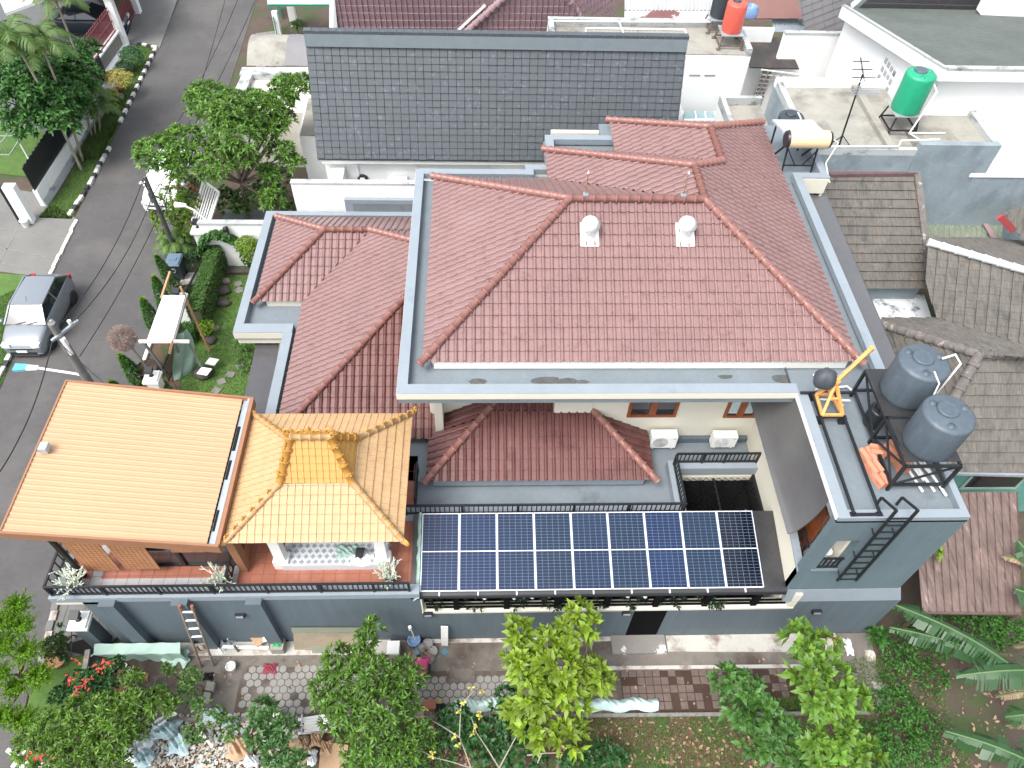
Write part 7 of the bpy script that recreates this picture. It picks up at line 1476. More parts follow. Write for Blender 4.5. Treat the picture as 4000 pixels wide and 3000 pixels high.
# rosette tree at the left edge
t = thing('rosette_tree', 'tree with bright green feathery rosettes at the lower left edge', 'tree', tuple(U(60,2700,0))); R_ = [(70,2370,2.4,.42),(88,2450,2.5,.4),(15,2440,2.6,.42),(108,2550,2.3,.46),(10,2530,2.5,.4),(152,2645,2.0,.44),(90,2815,1.7,.42),(0,2640,2.2,.35),(15,2800,1.8,.36),(60,2690,1.7,.32)]
P = []; sets = []; br = MB(); base = U(75,2650,0)
for px, py, z, s in R_:
    c = U(px, py, z); br.tube([base, base.lerp(c,.5)+Vector((.1,.1,-.1)), c], [.05,.035,.025], 6)
    for k in range(38):
        a = k*2.399; e = .15+1.0*(1-k/38); d = Vector((math.cos(a)*math.cos(e), math.sin(a)*math.cos(e), math.sin(e)*.8)); q = c+d*s*random.uniform(.95,1.25)*(.6+.4*k/38)
        dirs = np.array([np.array(c.lerp(q, f)) for f in np.linspace(.15, 1, 14)]); sets.append(leaves(dirs, np.tile([tuple(d)], (14,1)), 5, .095, .034, .2, tint=(1.0,1.2,.8), tip=(1.5,1.2,.8), tvar=.12))
leaf_mesh('crown', sets, 'leaf_lime', t); br.build('trunk', 'bark', t)
shrub('round reddish green shrub in a terracotta bowl above the drain', [(215,2530,.75,.38,.33)], 260, 7, .09, .05, 'leaf_dark', tint=(2.0,1.2,1.0), name='potted_shrub'); c = U(232,2580,0); tag(MB().lathe(tuple(c), [(.18,0),(.3,.2),(.33,.24),(.28,.24),(0,.2)], 16).build('bowl', 'fresh_tile'), 'terracotta bowl under the round reddish green shrub', 'bowl')
shrub('climbing stem of small round leaves left of the grey pilaster', [(240,2440,1.0,.05,.1),(243,2480,.9,.06,.15),(245,2530,.6,.08,.2),(250,2570,.4,.1,.2)], 60, 4, .1, .09, 'leaf_dark', name='climbing_plant', tint=(1.2,1.4,1.3))
for i, (px, py, s) in enumerate(((650,2610,.14),(740,2640,.25),(720,2680,.2),(620,2700,.2),(490,2640,.15),(760,2740,.22),(820,2790,.35),(880,2850,.35),(760,2860,.3))):
    shrub(['small sprig over the alley nearest the tarpaulin','light green branch over the alley by the ladder foot','light green twig just left of the black bag','twig above the dense tree','yellowish sprig over the broken tiles','pale leafy branch above the grey blocks','pale leafy branch over the blue plastic rubbish','pale leafy branch right of the black rubbish bag','pale leafy branch over the white rubbish sheet'][i], [(px,py,1.3,s,s*.5),(px+25,py+10,1.2,s*.6,s*.4)], int(22+60*s), 8, .13, .06, 'leaf_mid', tint=(1.25,1.15,1.3), name='leafy_branch', cat='branch', group='leafy branches over the rubbish')
for i, (px, py) in enumerate(((1030,2780),(1100,2850),(1070,2940),(1010,2870),(1150,2985))):
    shrub(['papaya like plant left of the white bucket','papaya like plant above the cardboard','papaya like plant left of the cardboard','papaya like plant between its two neighbours at the rubbish','papaya like plant at the bottom edge under the cardboard'][i], [(px,py,1.5,.32,.2)], 34, 10, .24, .075, 'leaf_mid', tint=(.9,1.0,1.3), name='lobed_leaf_plant', cat='plant', group='papaya like plants by the rubbish', tip=(1.6,1.1,.7))
rb = MB(); rT = []
for k in range(1500):
    p = U(random.uniform(540,1170), random.uniform(2790,3010), .05); s = random.uniform(.02,.085); a = random.uniform(0,6.28); c = random.choice([(1,1,1),(.8,.85,.85),(.9,.72,.55),(.55,.5,.45),(.7,.85,.9),(.35,.3,.26)]); n0 = len(rb.v)
    d = Vector((math.cos(a),math.sin(a),random.uniform(-.3,.3)))*s; rb.bar(p-d, p+d, s*random.uniform(.3,1.2), .015); rT += [(*c,1)]*(len(rb.v)-n0)
tag(rb.build('rubble', mat('rubble_mix', (.50,.49,.46), .8, .15, 6, attr=True), tint=rT), 'pale building rubble spread between the branches and the cardboard', 'rubble', None, 'stuff')
# yellow leaved bare branches
t = thing('bare_branched_shrub', 'bare pale branches with few yellow leaves in front of the vacant lot', 'shrub', tuple(U(1850,3000,0))); br = MB(); P = []
for (x0,y0,x1,y1) in ((1840,3000,1795,2880),(1795,2880,1660,2800),(1795,2880,1800,2760),(1660,2800,1600,2760),(1840,3000,1700,2960),(1700,2960,1590,2910),(1950,3000,1860,2860),(1860,2860,1840,2800),(1950,3000,2060,2800),(2060,2800,2110,2870),(2060,2950,2200,2940),(2100,2980,2150,2870),(1700,2850,1560,2760),(1800,2760,1850,2700)):
    a, b = U(x0,y0,1.2), U(x1,y1,1.7); br.tube([a, a.lerp(b,.5)+Vector((0,0,.08)), b], [.022,.017,.009], 6)
    for k in range(2): q = b+Vector((random.gauss(0,.12), random.gauss(0,.12), random.uniform(0,.2))); P.append(tuple(q))
br.build('branches', 'bark_pale', t); leaf_mesh('leaves', [leaves(np.array(P), np.tile([[0,-.3,1.]], (len(P),1)), 5, .13, .07, .5, tint=(1.1,1.2,.8), tip=(1,1,1))], 'leaf_yellow', t)
shrub('dark green undergrowth below the yellow green tree', [(1780,2830,.8,.5,.4),(1900,2880,.9,.6,.4),(2000,2830,1.0,.5,.4),(2050,2950,.8,.6,.4),(2250,2980,.8,.5,.3),(1980,2740,1.2,.35,.3),(2150,2680,1.5,.3,.3),(2380,2960,.6,.4,.3)], 420, 8, .22, .1, 'leaf_dark', branches=False, name='undergrowth', tint=(1.1,1.2,1.2))
shrub('dark grassy undergrowth below the dark mango tree', [(1600,2950,.5,.6,.4),(1700,2960,.4,.5,.3),(1450,2990,.6,.7,.4),(1900,2960,.3,.5,.3)], 300, 9, .24, .05, 'leaf_mid', branches=False, name='undergrowth', tint=(.7,.9,.8))
shrub('low weedy shrubs in the right hand corner of the lot', [(3480,2680,.4,.4,.3),(3540,2600,.5,.4,.3),(3520,2780,.5,.6,.35),(3600,2830,.5,.5,.3),(3500,2900,.5,.6,.4),(3620,2930,.6,.5,.35),(3420,2880,.4,.4,.3),(3430,2740,.3,.3,.2),(3560,2500,.4,.5,.3),(3660,2520,.4,.5,.3),(3480,2560,.3,.35,.25),(3640,2640,.3,.5,.25),(3450,2960,.4,.5,.3)], 950, 8, .13, .055, 'leaf_mid', branches=False, name='undergrowth', tint=(.65,.9,.7))
shrub('creeper mass below the rusty roof at the right edge', [(3860,2420,.9,.5,.4),(3780,2400,.8,.4,.3),(3820,2370,1.3,.3,.4),(3920,2450,1.0,.6,.4),(3980,2480,1.0,.5,.4),(3850,2480,.6,.6,.3),(3700,2430,.5,.5,.3)], 520, 8, .12, .07, 'leaf_mid', branches=False, name='creeper', tint=(.6,.85,.6))
shrub('broad leaved rosette plant at the right foot of the grey wall', [(3425,2470,.4,.22,.15),(3440,2490,.4,.18,.12)], 9, 10, .38, .13, 'leaf_mid', branches=False, name='rosette_plant', cat='plant', tint=(.6,.9,.7))
shrub('few fig leaves poking out between the tower and the rusty roof', [(3655,2160,2.6,.12,.08)], 8, 6, .22, .13, 'leaf_lime', branches=False, name='leafy_branch', cat='branch')
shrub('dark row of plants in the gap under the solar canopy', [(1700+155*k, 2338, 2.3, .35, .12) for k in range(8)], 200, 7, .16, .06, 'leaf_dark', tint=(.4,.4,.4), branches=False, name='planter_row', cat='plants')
# banana plants
def banana_leaf(par, a, b, w, sag=.25, torn=True, m='leaf_banana', seed=0):
    r = random.Random(seed); a, b = Vector(a), Vector(b); d = (b-a); L_ = d.length; dn = d.normalized(); s = Vector((-dn.y, dn.x, 0)).normalized(); mb = MB(); N_ = 40; pts = []
    for i in range(N_+1): u = i/N_; pts.append(a+d*u+Vector((0,0,sag*L_*math.sin(u*math.pi)*.8)))
    for sg in (-1,1):
        gap = 0; ang = .35
        for i in range(N_):
            u = (i+.5)/N_; ww = w*min(1, 1.6*math.sin(math.pi*min(.97,u**.8+.04))**.6)*r.uniform(.95,1.03)
            if torn and r.random() < .4: gap = r.uniform(.35,.8); ang = r.uniform(.15,1.0)
            else: gap = 0
            def off(f, p, an): return p+s*sg*ww*f*math.cos(an*f)+dn*ww*f*.12-Vector((0,0,1))*ww*f*math.sin(an*f)
            p, q, qg = pts[i], pts[i+1], pts[i+1].lerp(pts[i], gap)
            mb.add([p, off(.4,p,ang), off(1,p,ang), off(1,qg,ang), off(.4,pts[i+1].lerp(pts[i],gap*.4),ang), q], [(0,1,4,5),(1,2,3,4)])
    mb.build('leaf', m, par); MB().tube(pts, [.03]*len(pts[:-1])+[.012], 6).build('midrib', 'leaf_lime' if False else 'rib_green', par)
mat('rib_green', (.08,.15,.05), .5, .1)
for i, (lab, base, lv, dead) in enumerate((
  ('banana plant whose two long leaves reach the right end of the grey wall', U(4080,2640,0), [((4030,2660,2.0),(3475,2355,1.9),.42),((3960,2610,1.9),(3475,2450,1.5),.40),((4090,2620,2.4),(3735,2640,1.8),.50)], [((3950,2560,2.2),(3890,2545,1.6)),((4040,2520,1.9),(3955,2520,1.3))]),
  ('banana plant with torn leaves at the bottom right corner', U(4080,2980,0), [((4090,3010,2.0),(3690,2855,1.6),.42),((4090,2790,2.0),(3925,2800,1.5),.33),((4060,2900,1.8),(3960,2980,1.4),.35)], [((4020,2700,1.6),(3890,2720,1.1)),((4040,2830,1.2),(3930,2830,.6)),((4060,3010,1.9),(3950,2990,1.0))]),
  ('banana plant with upright leaves along the right edge beside the rusty roof', U(4100,2350,0), [((4080,2300,2.4),(3975,2110,3.0),.35),((4090,2370,2.4),(3965,2300,2.7),.4)], [((4020,2200,2.8),(3915,2170,2.5))]))):
    t = thing('banana_plant', lab, 'banana plant', tuple(base)); top = base+Vector((0,0,2.0)); MB().tube([base, top], [.14,.09], 10).build('trunk', 'leaf_banana', t)
    for j, (a, b, w) in enumerate(lv): banana_leaf(t, U(*a), U(*b), w, .12, True, 'leaf_banana', i*7+j)
    for j, (a, b) in enumerate(dead): 
        a, b = U(*a), U(*b); banana_leaf(t, a, b, .16, .1, True, 'dead_leaf', 50+i*7+j)
# ---------------------------------------------------------------- clutter in the alley
def Pz(px, py, z=.02): return U(px, py, z)
mat('rag_maroon', (.22,.04,.06), .9, .2, bump=.5, bscale=12); mat('black_bag', (.015,.015,.017), .35, .1); mat('cardboard', (.42,.28,.17), .85, .12, 2, stain=((.3,.18,.1), 2, .6, .8)); mat('debris_blue', (.42,.55,.57), .5, .12, 3); mat('wood_old', (.20,.16,.125), .85, .25, 5, stain=((.4,.38,.35), 4, .6, .75)); mat('board_green', (.17,.19,.14), .8, .1, 1.5, stain=[((.30,.31,.27), 1.5, .62, .8), ((.05,.05,.045), 3, .68, .75)]); mat('orange_board', (.30,.25,.18), .8, .2, 2, stain=((.33,.13,.05), 2.2, .55, .6)); mat('paint_red', (.50,.04,.035), .4, .1, 4); mat('bucket_grey', (.27,.26,.25), .6, .1); mat('paint_blue', (.02,.03,.08), .3, .2); mat('brick_red', (.30,.12,.08), .9, .2, 5)
tt = thing('covered_table', 'low table against the grey wall covered by a pale green tarpaulin', 'covered table', (-9.6,8.2,0)); TA, TB = U(398,2460,.55), U(725,2462,.55); TC, TD = U(455,2575,.06), U(745,2582,.06)
def tf(u, v):
    top = TA.lerp(TB, u); bot = TC.lerp(TD, u); top = Vector((top.x, 8.30, .72)); mid = Vector((top.x+.05, 8.0, .66))
    p = top.lerp(mid, v*3) if v < .34 else mid.lerp(Vector((bot.x, bot.y, .05)), (v-.34)/.66); f = max(0, v-.3); return (p.x+.05*math.sin(u*40+v*3)*f, p.y+.07*math.sin(u*31)*f, p.z+.02*math.sin(u*26+v*11))
MB().grid(tf, 60, 24).build('tarpaulin', 'green_tarp', tt)
MB().grid(lambda u, v: (lambda p: (p.x+.04*math.sin(v*9), p.y+.1*math.sin(u*14)*v, .05+.3*(1-v)+.03*math.sin(u*15)))(U(600,2530,.1).lerp(U(745,2550,.1), u).lerp(U(640,2600,.1).lerp(U(735,2595,.1), u), v)), 20, 12).build('tarpaulin_corner', 'green_tarp', tt)
for x in (-9.5,-8.4,-7.3): MB().bar((x,8.25,0), (x,8.25,.55), .05).build('leg', 'wood_old', tt)
ldr = thing('wooden_ladder', 'weathered wooden ladder leaning on the grey wall', 'ladder', tuple(U(808,2603,0))); f0, f1 = U(787,2607,0), U(836,2602,0); g0, g1 = UY(701,2370,8.28), UY(750,2370,8.28)
for a, b in ((f0,g0),(f1,g1)): MB().tube([a, b], [.038,.032], 8).build('stile', 'wood_old', ldr); MB().tube([a.lerp(b,.96), b+(b-a).normalized()*.05], .045, 8).build('red_tip', 'brick_red', ldr)
for k in range(7): MB().bar(f0.lerp(g0,.14+.13*k), f1.lerp(g1,.14+.13*k), .045, .03).build('rung', 'white_paint' if k > 2 else 'wood_old', ldr)
def bucket(label, p, r, h, m, fill=None):
    t = thing('bucket', label, 'bucket', tuple(p)); MB().lathe(tuple(p), [(r*.75,0),(r*.95,h),(r*1.05,h),(r*1.05,h+.015),(r*.88,h+.015),(r*.86,h*.75)], 20).build('body', m, t); MB().lathe(tuple(p), [(0,h*.72),(r*.87,h*.72)], 20).build('filling', fill or m, t)
    MB().tube([(p[0]+r*1.05*math.cos(q*math.pi/8), p[1]+r*.3*math.sin(q*math.pi/8), p[2]+h+r*.5*math.sin(q*math.pi/8)) for q in range(9)], .006, 4).build('handle', 'zinc', t)
bucket('white bucket with a pink rag standing alone in the alley', Pz(908,2612,.02), .14, .22, 'white_paint', 'rag_maroon')
bucket('large blue paint bucket against the wall by the crouching person', Pz(1620,2515,.02), .19, .32, 'blue_bucket', 'paint_blue')
bucket('grey rimmed bucket nearest the leaning white panel', Pz(1690,2552,.02), .15, .2, 'bucket_grey'); bucket('grey bucket between the blue bucket and the leaning white panel', Pz(1672,2524,.02), .15, .2, 'bucket_grey')
bucket('grey bucket holding red paint at the right hand of the person', Pz(1677,2580,.02), .15, .2, 'bucket_grey', 'paint_red'); bucket('grey bucket partly behind the person on the left', Pz(1614,2570,.02), .14, .2, 'bucket_grey', 'rag_maroon'); bucket('grey bucket with red inside in front of the person', Pz(1650,2540,.02), .13, .2, 'bucket_grey', 'paint_red')
bucket('white bucket at the corner of the white planks', Pz(1078,2810,.05), .2, .34, 'white_paint', 'bucket_grey')
rl = thing('paint_roller', 'white paint roller on a stick standing in the blue bucket', 'paint roller', tuple(Pz(1620,2505,.1))); a = Pz(1622,2500,.3); b = UY(1605,2458,8.4); MB().bar(a, b, .025).build('stick', 'white_paint', rl); MB().tube([b+Vector((-.02,0,0)), b+Vector((-.02,0,.18))], .05, 10).build('roller', 'white_paint', rl)
a, b = UY(1722,2449,8.45), UY(1750,2449,8.45); lp_ = [a, b, Pz(1750,2523,.02), Pz(1723,2522,.02)]; tag(MB().slab(lp_, .03).build('foam_board', 'white_paint'), 'narrow white panel leaning against the grey wall', 'panel')
tag(MB().prism([tuple(Pz(x,y)[:2]) for x,y in ((1738,2532),(1752,2548),(1736,2565),(1722,2546))], .02, .045).build('blue_tile', mat('tile_blue', (.06,.17,.24), .6, .1)), 'blue square tile lying right of the buckets', 'tile')
bs = thing('washed_stand', 'small white topped box stand left of the buckets', 'box', tuple(Pz(1545,2560))); c = Pz(1545,2552,.02); MB().box(c.x-.16,c.x+.16,c.y-.16,c.y+.16,.02,.34).build('box', 'concrete', bs); MB().box(c.x-.22,c.x+.14,c.y-.14,c.y+.24,.341,.40).build('tray', 'white_paint', bs)
def plank(label, a, b, w, th, m, z=.03, dz=.0, name='plank', cat='plank', group=None):
    pa, pb = Pz(*a, z), Pz(*b, z); pa.z = z+th/2; pb.z = z+th/2+dz; return tag(MB().bar(pa, pb, w, th).build(name, m), label, cat, group)
gbd = thing('board_stack', 'grey green boards with orange stained ones leaning along the wall foot', 'boards', (-5,8.3,0))
MB().slab([UY(1137,2452,8.5), UY(1410,2452,8.5), UY(1412,2470,8.42), UY(1140,2472,8.42)], .02).build('top_board', 'board_green', gbd)
MB().slab([UY(1145,2472,8.45), UY(1400,2472,8.45), Pz(1402,2545,.04), Pz(1150,2540,.04)], .02).build('orange_board', 'orange_board', gbd)
for q in ([(1212,2475,.5),(1302,2482,.48),(1302,2550,.08),(1220,2552,.08)], [(1302,2482,.5),(1352,2475,.52),(1362,2546,.1),(1304,2550,.08)], [(1185,2470,.45),(1210,2470,.45),(1217,2540,.07),(1190,2540,.07)]): MB().slab([U(*p) for p in q], .02).build('green_board', 'board_green', gbd)
# rubbish beside the ladder
plank('tan board leaning beside the long white plank', (1000,2470), (1030,2510), .45, .04, 'cardboard', .3, .0, 'board', 'board')
plank('long white plank lying across the rubbish by the wall', (870,2528), (1050,2532), .09, .05, 'white_paint', .22)
plank('dark stick lying from the ladder foot to the right', (810,2520), (870,2535), .03, .03, 'wood_old', .1, 0, 'stick', 'stick'); plank('pale pipe leaning on the wall right of the ladder', (877,2420), (890,2500), .03, .03, 'pvc_white', .3, .0, 'pipe', 'pipe'); plank('short grey plank right of the ladder', (860,2475), (870,2520), .07, .03, 'zinc', .2)
c = Pz(1095,2530,.02); bx_ = thing('grey_box', 'grey box with green net and a white lid by the wall', 'box', tuple(c)); MB().box(c.x-.2,c.x+.18,c.y-.2,c.y+.15,.02,.42).build('box', 'concrete', bx_); cloth('green_net', 'green net lying on the grey box', 'net', (c.x,c.y,.42), .28, .24, .1, mat('net_green', (.04,.30,.12), .6, .1), 9); tag(MB().slab([(c.x-.45,c.y+.05,.35),(c.x-.1,c.y+.1,.45),(c.x-.12,c.y+.4,.5),(c.x-.5,c.y+.35,.42)], .03).build('foam_sheet', 'white_paint'), 'white sheet piece leaning on the grey box', 'lid')
rr_ = random.Random(4)
labs = ['black plastic scrap right behind the ladder','white tile scrap behind the ladder','red cone like scrap by the wall','glass jar beside the long white plank','dark net bundle beside the tan board','grey tin by the ladder','white cup at the end of the stick','blue grey scrap by the leaning pipe']
for i, (px, py, m) in enumerate(((765,2505,'black_bag'),(800,2500,'white_paint'),(968,2485,'paint_red'),(890,2525,'debris_blue'),(1110,2500,'black_bag'),(905,2505,'zinc'),(865,2545,'white_paint'),(845,2498,'debris_blue'))):
    c = Pz(px, py, .03); cloth('scrap', labs[i], 'scrap', (c.x,c.y,.03), .3, .2, .22, m, i+20)
cc = Pz(1055,2613); cloth('rag', 'maroon rag lying on the hexagonal pavers', 'rag', (cc.x,cc.y,.045), .38, .3, .1, 'rag_maroon', 31)
cc = Pz(815,2643); cloth('rubbish_bag', 'small black bag right of the ladder foot', 'bag', (cc.x,cc.y,.02), .28, .22, .2, 'black_bag', 32)
tag(MB().prism([tuple(Pz(x,y)[:2]) for x,y in ((815,2668),(845,2672),(838,2706),(806,2700))], .0, .18).build('concrete_block', 'concrete'), 'pale concrete block below the small black bag', 'block'); tag(MB().prism([tuple(Pz(x,y)[:2]) for x,y in ((802,2708),(828,2710),(820,2750),(795,2748))], .0, .14).build('concrete_block', 'concrete'), 'second concrete block nearer the bottom edge', 'block')
for i, (px, py, s, m, lab) in enumerate(((470,2625,.2,'brick_red','broken red tile left of its pale pieces'),(510,2615,.09,'white_paint','small white tile chip beside the broken red tile'),(565,2645,.17,'brick_red','orange roof tile piece alone in the alley'),(525,2645,.14,'concrete','grey tile piece between the red ones'),(465,2690,.26,'brick_red','pile of broken red tiles under the bougainvillea'),(490,2600,.08,'white_paint','white triangle chip nearest the tarpaulin'),(468,2665,.1,'yellow_box','yellow scrap beside the broken tiles'))):
    c = Pz(px, py); a0 = rr_.uniform(0,6); n_ = rr_.choice((3,4,5)); tag(MB().prism([(c.x+s*rr_.uniform(.7,1)*math.cos(a0+q*6.283/n_), c.y+s*rr_.uniform(.7,1)*math.sin(a0+q*6.283/n_)) for q in range(n_)], .02, .06).build('tile_piece', m), lab, 'tile piece')
# long green tarpaulin by the kerb
for i, (x0, x1, lab) in enumerate(((1775,1960,'pale green tarpaulin along the kerb, left piece beside the yellow leaves'),(2040,2120,'pale green tarpaulin along the kerb, short middle piece'),(2245,2570,'pale green tarpaulin along the kerb, long right piece'))):
    a, b = Pz(x0,2760,.05), Pz(x1,2758,.05); MB_ = MB().grid(lambda u, v: (a.x+(b.x-a.x)*u, a.y-.16+.36*v+.04*math.sin(u*(b.x-a.x)*7+i), .05+.22*math.sin(math.pi*v)*(.75+.25*math.sin(u*(b.x-a.x)*9))+.02*math.sin(u*60+v*9)), 70, 12); tag(MB_.build('tarpaulin', mat('tarp_pale%d' % i, (.50,.66,.62), .5, .08, 2, bump=.4, bscale=9)), lab, 'tarpaulin', 'pale green tarpaulin pieces along the kerb')
for i, (px, py, s, m, lab) in enumerate(((1605,2765,.12,'white_paint','stack of white tiles by the kerb under the mango tree'),(1680,2760,.18,'brick_red','red brick box by the kerb'),(1720,2770,.14,'dark_void','black crate by the kerb'),(1640,2790,.14,'pink_tile','pink brick at the kerb'))): c = Pz(px, py); tag(MB().box(c.x-s,c.x+s,c.y-s*.7,c.y+s*.7,.02,.02+s*1.3).build('brick', m), lab, 'brick')
tag(MB().prism([tuple(Pz(x,y,.1)[:2]) for x,y in ((1685,2745),(1710,2760),(1730,2730),(1700,2775),(1672,2762))][:0] or [tuple(Pz(x,y,.1)[:2]) for x,y in ((1675,2735),(1730,2728),(1725,2748),(1695,2762))], .05, .09).build('speckled_board', mat('speckled', (.35,.31,.14), .8, .2, 8, stain=((.1,.09,.05), 14, .55, .6))), 'speckled yellowish board near the red brick box', 'board')
# rubbish at the bottom
for i, (px, py, w, d, m, lab) in enumerate(((530,2920,.75,.7,'white_plastic','crumpled white sheet in the rubbish at the bottom, leftmost'),(560,2960,.5,.45,'debris_blue','grey blue crumpled sheet below the white sheet'),(640,2850,.8,.5,'debris_blue','grey blue plastic sheet in the middle of the rubbish'),(700,2900,.6,.6,'debris_blue','second grey blue plastic sheet right of the first'),(760,2880,.5,.3,'black_bag','black plastic rubbish bag in the rubbish'),(830,2790,.55,.35,'debris_blue','pale blue scrap under the leafy branches'),(900,2820,.45,.3,'debris_blue','pale blue scrap right of the wheel'),(940,2920,.7,.6,'cardboard','crumpled beige sacking in the rubbish'),(980,2970,.4,.3,'white_plastic','white plastic at the bottom left of the cardboard'),(620,2820,.4,.2,'white_plastic','white torn paper at the top of the rubbish'))): c = Pz(px, py, .2); cloth('rubbish', lab, 'rubbish', (c.x,c.y,.12), w, d, .4, m, 60+i)
for i, (a, b) in enumerate(((( 590,2830),(640,2800)),((600,2845),(650,2815)),((780,2850),(830,2920)),((650,2800),(690,2790)))): plank(['white slat at the top of the rubbish heap','second white slat at the top of the rubbish heap','long white stick across the rubbish near the wheel','short white slat above the grey blue sheet'][i], a, b, .06, .03, 'white_paint', .45, .0, 'slat', 'slat')
c = Pz(782,2875,.45); wt = thing('plastic_reel', 'small white spoked plastic reel in the rubbish', 'reel', tuple(c)); MB().tube([(c.x+.11*math.cos(q*.3142*2), c.y+.11*math.sin(q*.3142*2), .46) for q in range(11)], .02, 6).build('rim', 'white_paint', wt)
for k in range(3): a_ = k*math.pi/3; MB().bar((c.x-.1*math.cos(a_),c.y-.1*math.sin(a_),.46), (c.x+.1*math.cos(a_),c.y+.1*math.sin(a_),.46), .025).build('spoke', 'white_paint', wt)
wl9 = ['top','second','third','fourth','fifth','sixth','lowest']
for k in range(7): plank('%s white plank of the pile beside the cardboard' % wl9[k], (1165+12*(k%3), 2812+9*k), (1270+8*k, 2795+10*k), .07, .03, 'white_paint', .08+.02*(k%3), .0, 'plank', 'plank', 'white planks piled left of the mango tree')
plank('reddish metal bar under the white planks', (1150,2850), (1310,2862), .05, .04, 'pink_tile', .1, 0, 'bar', 'bar'); plank('thin upright grey bar beside the white planks', (1180,2790), (1178,2865), .04, .03, 'zinc', .15, 0, 'bar', 'bar')
for i, (q, z, lab) in enumerate((([(1255,2895),(1360,2910),(1350,3010),(1245,3000)], .30, 'flattened cardboard box with a flap, right one'),([(1130,2890),(1200,2880),(1225,2950),(1160,2990),(1115,2930)], .22, 'flattened cardboard sheet left of the crumpled one'),([(1150,2925),(1210,2940),(1190,2990),(1140,2970)], .36, 'small cardboard sheet with a white label'))):
    t = thing('cardboard', lab, 'cardboard', tuple(U(*q[0], z))); MB().slab([U(a, b, z+.03*math.sin(a)) for a, b in q], .02).build('sheet', 'cardboard', t)
    if i == 2: MB().slab([U(a, b, z+.03) for a, b in ((1162,2945),(1185,2950),(1178,2968),(1158,2962))], .004).build('label', 'white_paint', t)
for i, (px, py) in enumerate(((1235,2890),(1275,2920),(1185,2900))): c = Pz(px, py, .3); cloth('crumpled_cardboard', ['crumpled brown paper between the cardboards, upper','crumpled brown paper on the right cardboard','crumpled brown paper on the left cardboard'][i], 'paper', (c.x,c.y,.3), .3, .35, .25, 'cardboard', 90+i)
c = Pz(1220,2960,.3); cloth('plastic_sheet', 'clear plastic between the cardboard boxes', 'plastic sheet', (c.x,c.y,.3), .25, .4, .2, 'white_plastic', 95)
for i, (a, b) in enumerate((((30,2930),(75,2960)),((50,3000),(100,2930)),((80,3000),(185,2945)),((60,2950),(130,3000)),((90,2985),(200,2992)))): plank(['white board end nearest the left edge','white board crossing its neighbour steeply, lower left','long white board pointing up right, lower left','white board crossing under the long one, lower left','white board along the bottom edge, lower left'][i], a, b, .11, .05, 'white_paint', .6+.05*i, .0, 'board', 'board', 'white boards crossed at the lower left corner')
c = Pz(3315,2525,.1); cloth('plastic_bag', 'white translucent bag at the right foot of the grey wall', 'plastic bag', (c.x,c.y,.05), .22, .5, .22, 'white_plastic', 99); c = Pz(3265,2500,.1); cloth('red_scrap', 'orange red scrap at the foot of the grey wall', 'scrap', (c.x,c.y,.05), .2, .15, .15, 'paint_red', 98)
fr_ = thing('picture_frame', 'small red frame leaning at the wall foot', 'frame', tuple(Pz(3210,2495))); q = [UY(3190,2485,8.4), UY(3225,2485,8.4), Pz(3230,2510), Pz(3195,2510)]
for i in range(4): MB().bar(q[i], q[(i+1)%4], .03).build('rail', 'brick_red', fr_)
plank('thin blue hose across the open drain', (355,2565), (395,2535), .03, .03, 'debris_blue', .15, 0, 'hose', 'hose')
for i, (px, py) in enumerate(((3430,2680),(3445,2740),(3400,2560))): c = Pz(px, py); cloth('rubble', ['pale rubble piece along the drain, middle','pale rubble piece along the drain, lowest','pale rubble piece near the grey wall corner'][i], 'rubble', (c.x,c.y,.02), .3, .35, .15, 'white_patch', 110+i)
# ---------------------------------------------------------------- the crouching person
mat('skin', (.30,.15,.09), .55, .05); mat('shirt_pink', (.40,.045,.15), .8, .06, bump=.4, bscale=10); mat('shorts_dark', (.02,.022,.03), .8, .1); mat('cap_blue', (.09,.13,.15), .8, .1); mat('hair', (.015,.012,.01), .7, 0)
def skinned(name, J, E_, m, par, sub=2):
    bm = bmesh.new(); sk = bm.verts.layers.skin.verify(); vs = []
    for i, (x, y, z, r) in enumerate(J):
        v = bm.verts.new((x, y, z)); v[sk].radius = (r, r) if not isinstance(r, tuple) else r; v[sk].use_root = (i == 0); vs.append(v)
    for a, b in E_: bm.edges.new((vs[a], vs[b]))
    me = bpy.data.meshes.new(name); bm.to_mesh(me); bm.free(); me.materials.append(MATS[m]); o = bpy.data.objects.new(name, me); COL.objects.link(o); o.parent = par
    s = o.modifiers.new('skin', 'SKIN'); s.use_smooth_shade = True; u = o.modifiers.new('sub', 'SUBSURF'); u.levels = u.render_levels = sub; return o
hp = U(1652,2640,.30); pn = thing('person', 'person in a magenta shirt and blue grey cap crouching among the paint buckets', 'person', (hp.x, hp.y, .02), None, math.radians(14))
J = [(0,0,.26,.15),(0,.12,.42,.14),(0,.27,.58,.15),(0,.36,.68,.07),(0,.44,.74,.055),
     (-.17,.29,.60,.07),(-.27,.44,.46,.048),(-.22,.66,.34,.036),(.17,.29,.60,.07),(.30,.46,.50,.048),(.16,.66,.36,.036),
     (-.10,.02,.24,.11),(-.24,.38,.36,.078),(-.20,.14,.10,.052),(-.20,.20,.05,.04),(-.21,.36,.03,.034),
     (.10,.02,.24,.11),(.24,.38,.36,.078),(.20,.14,.10,.052),(.20,.20,.05,.04),(.21,.36,.03,.034)]
E_ = [(0,1),(1,2),(2,3),(3,4),(2,5),(5,6),(6,7),(2,8),(8,9),(9,10),(0,11),(11,12),(12,13),(13,14),(14,15),(0,16),(16,17),(17,18),(18,19),(19,20)]
skinned('body', J, E_, 'skin', pn)
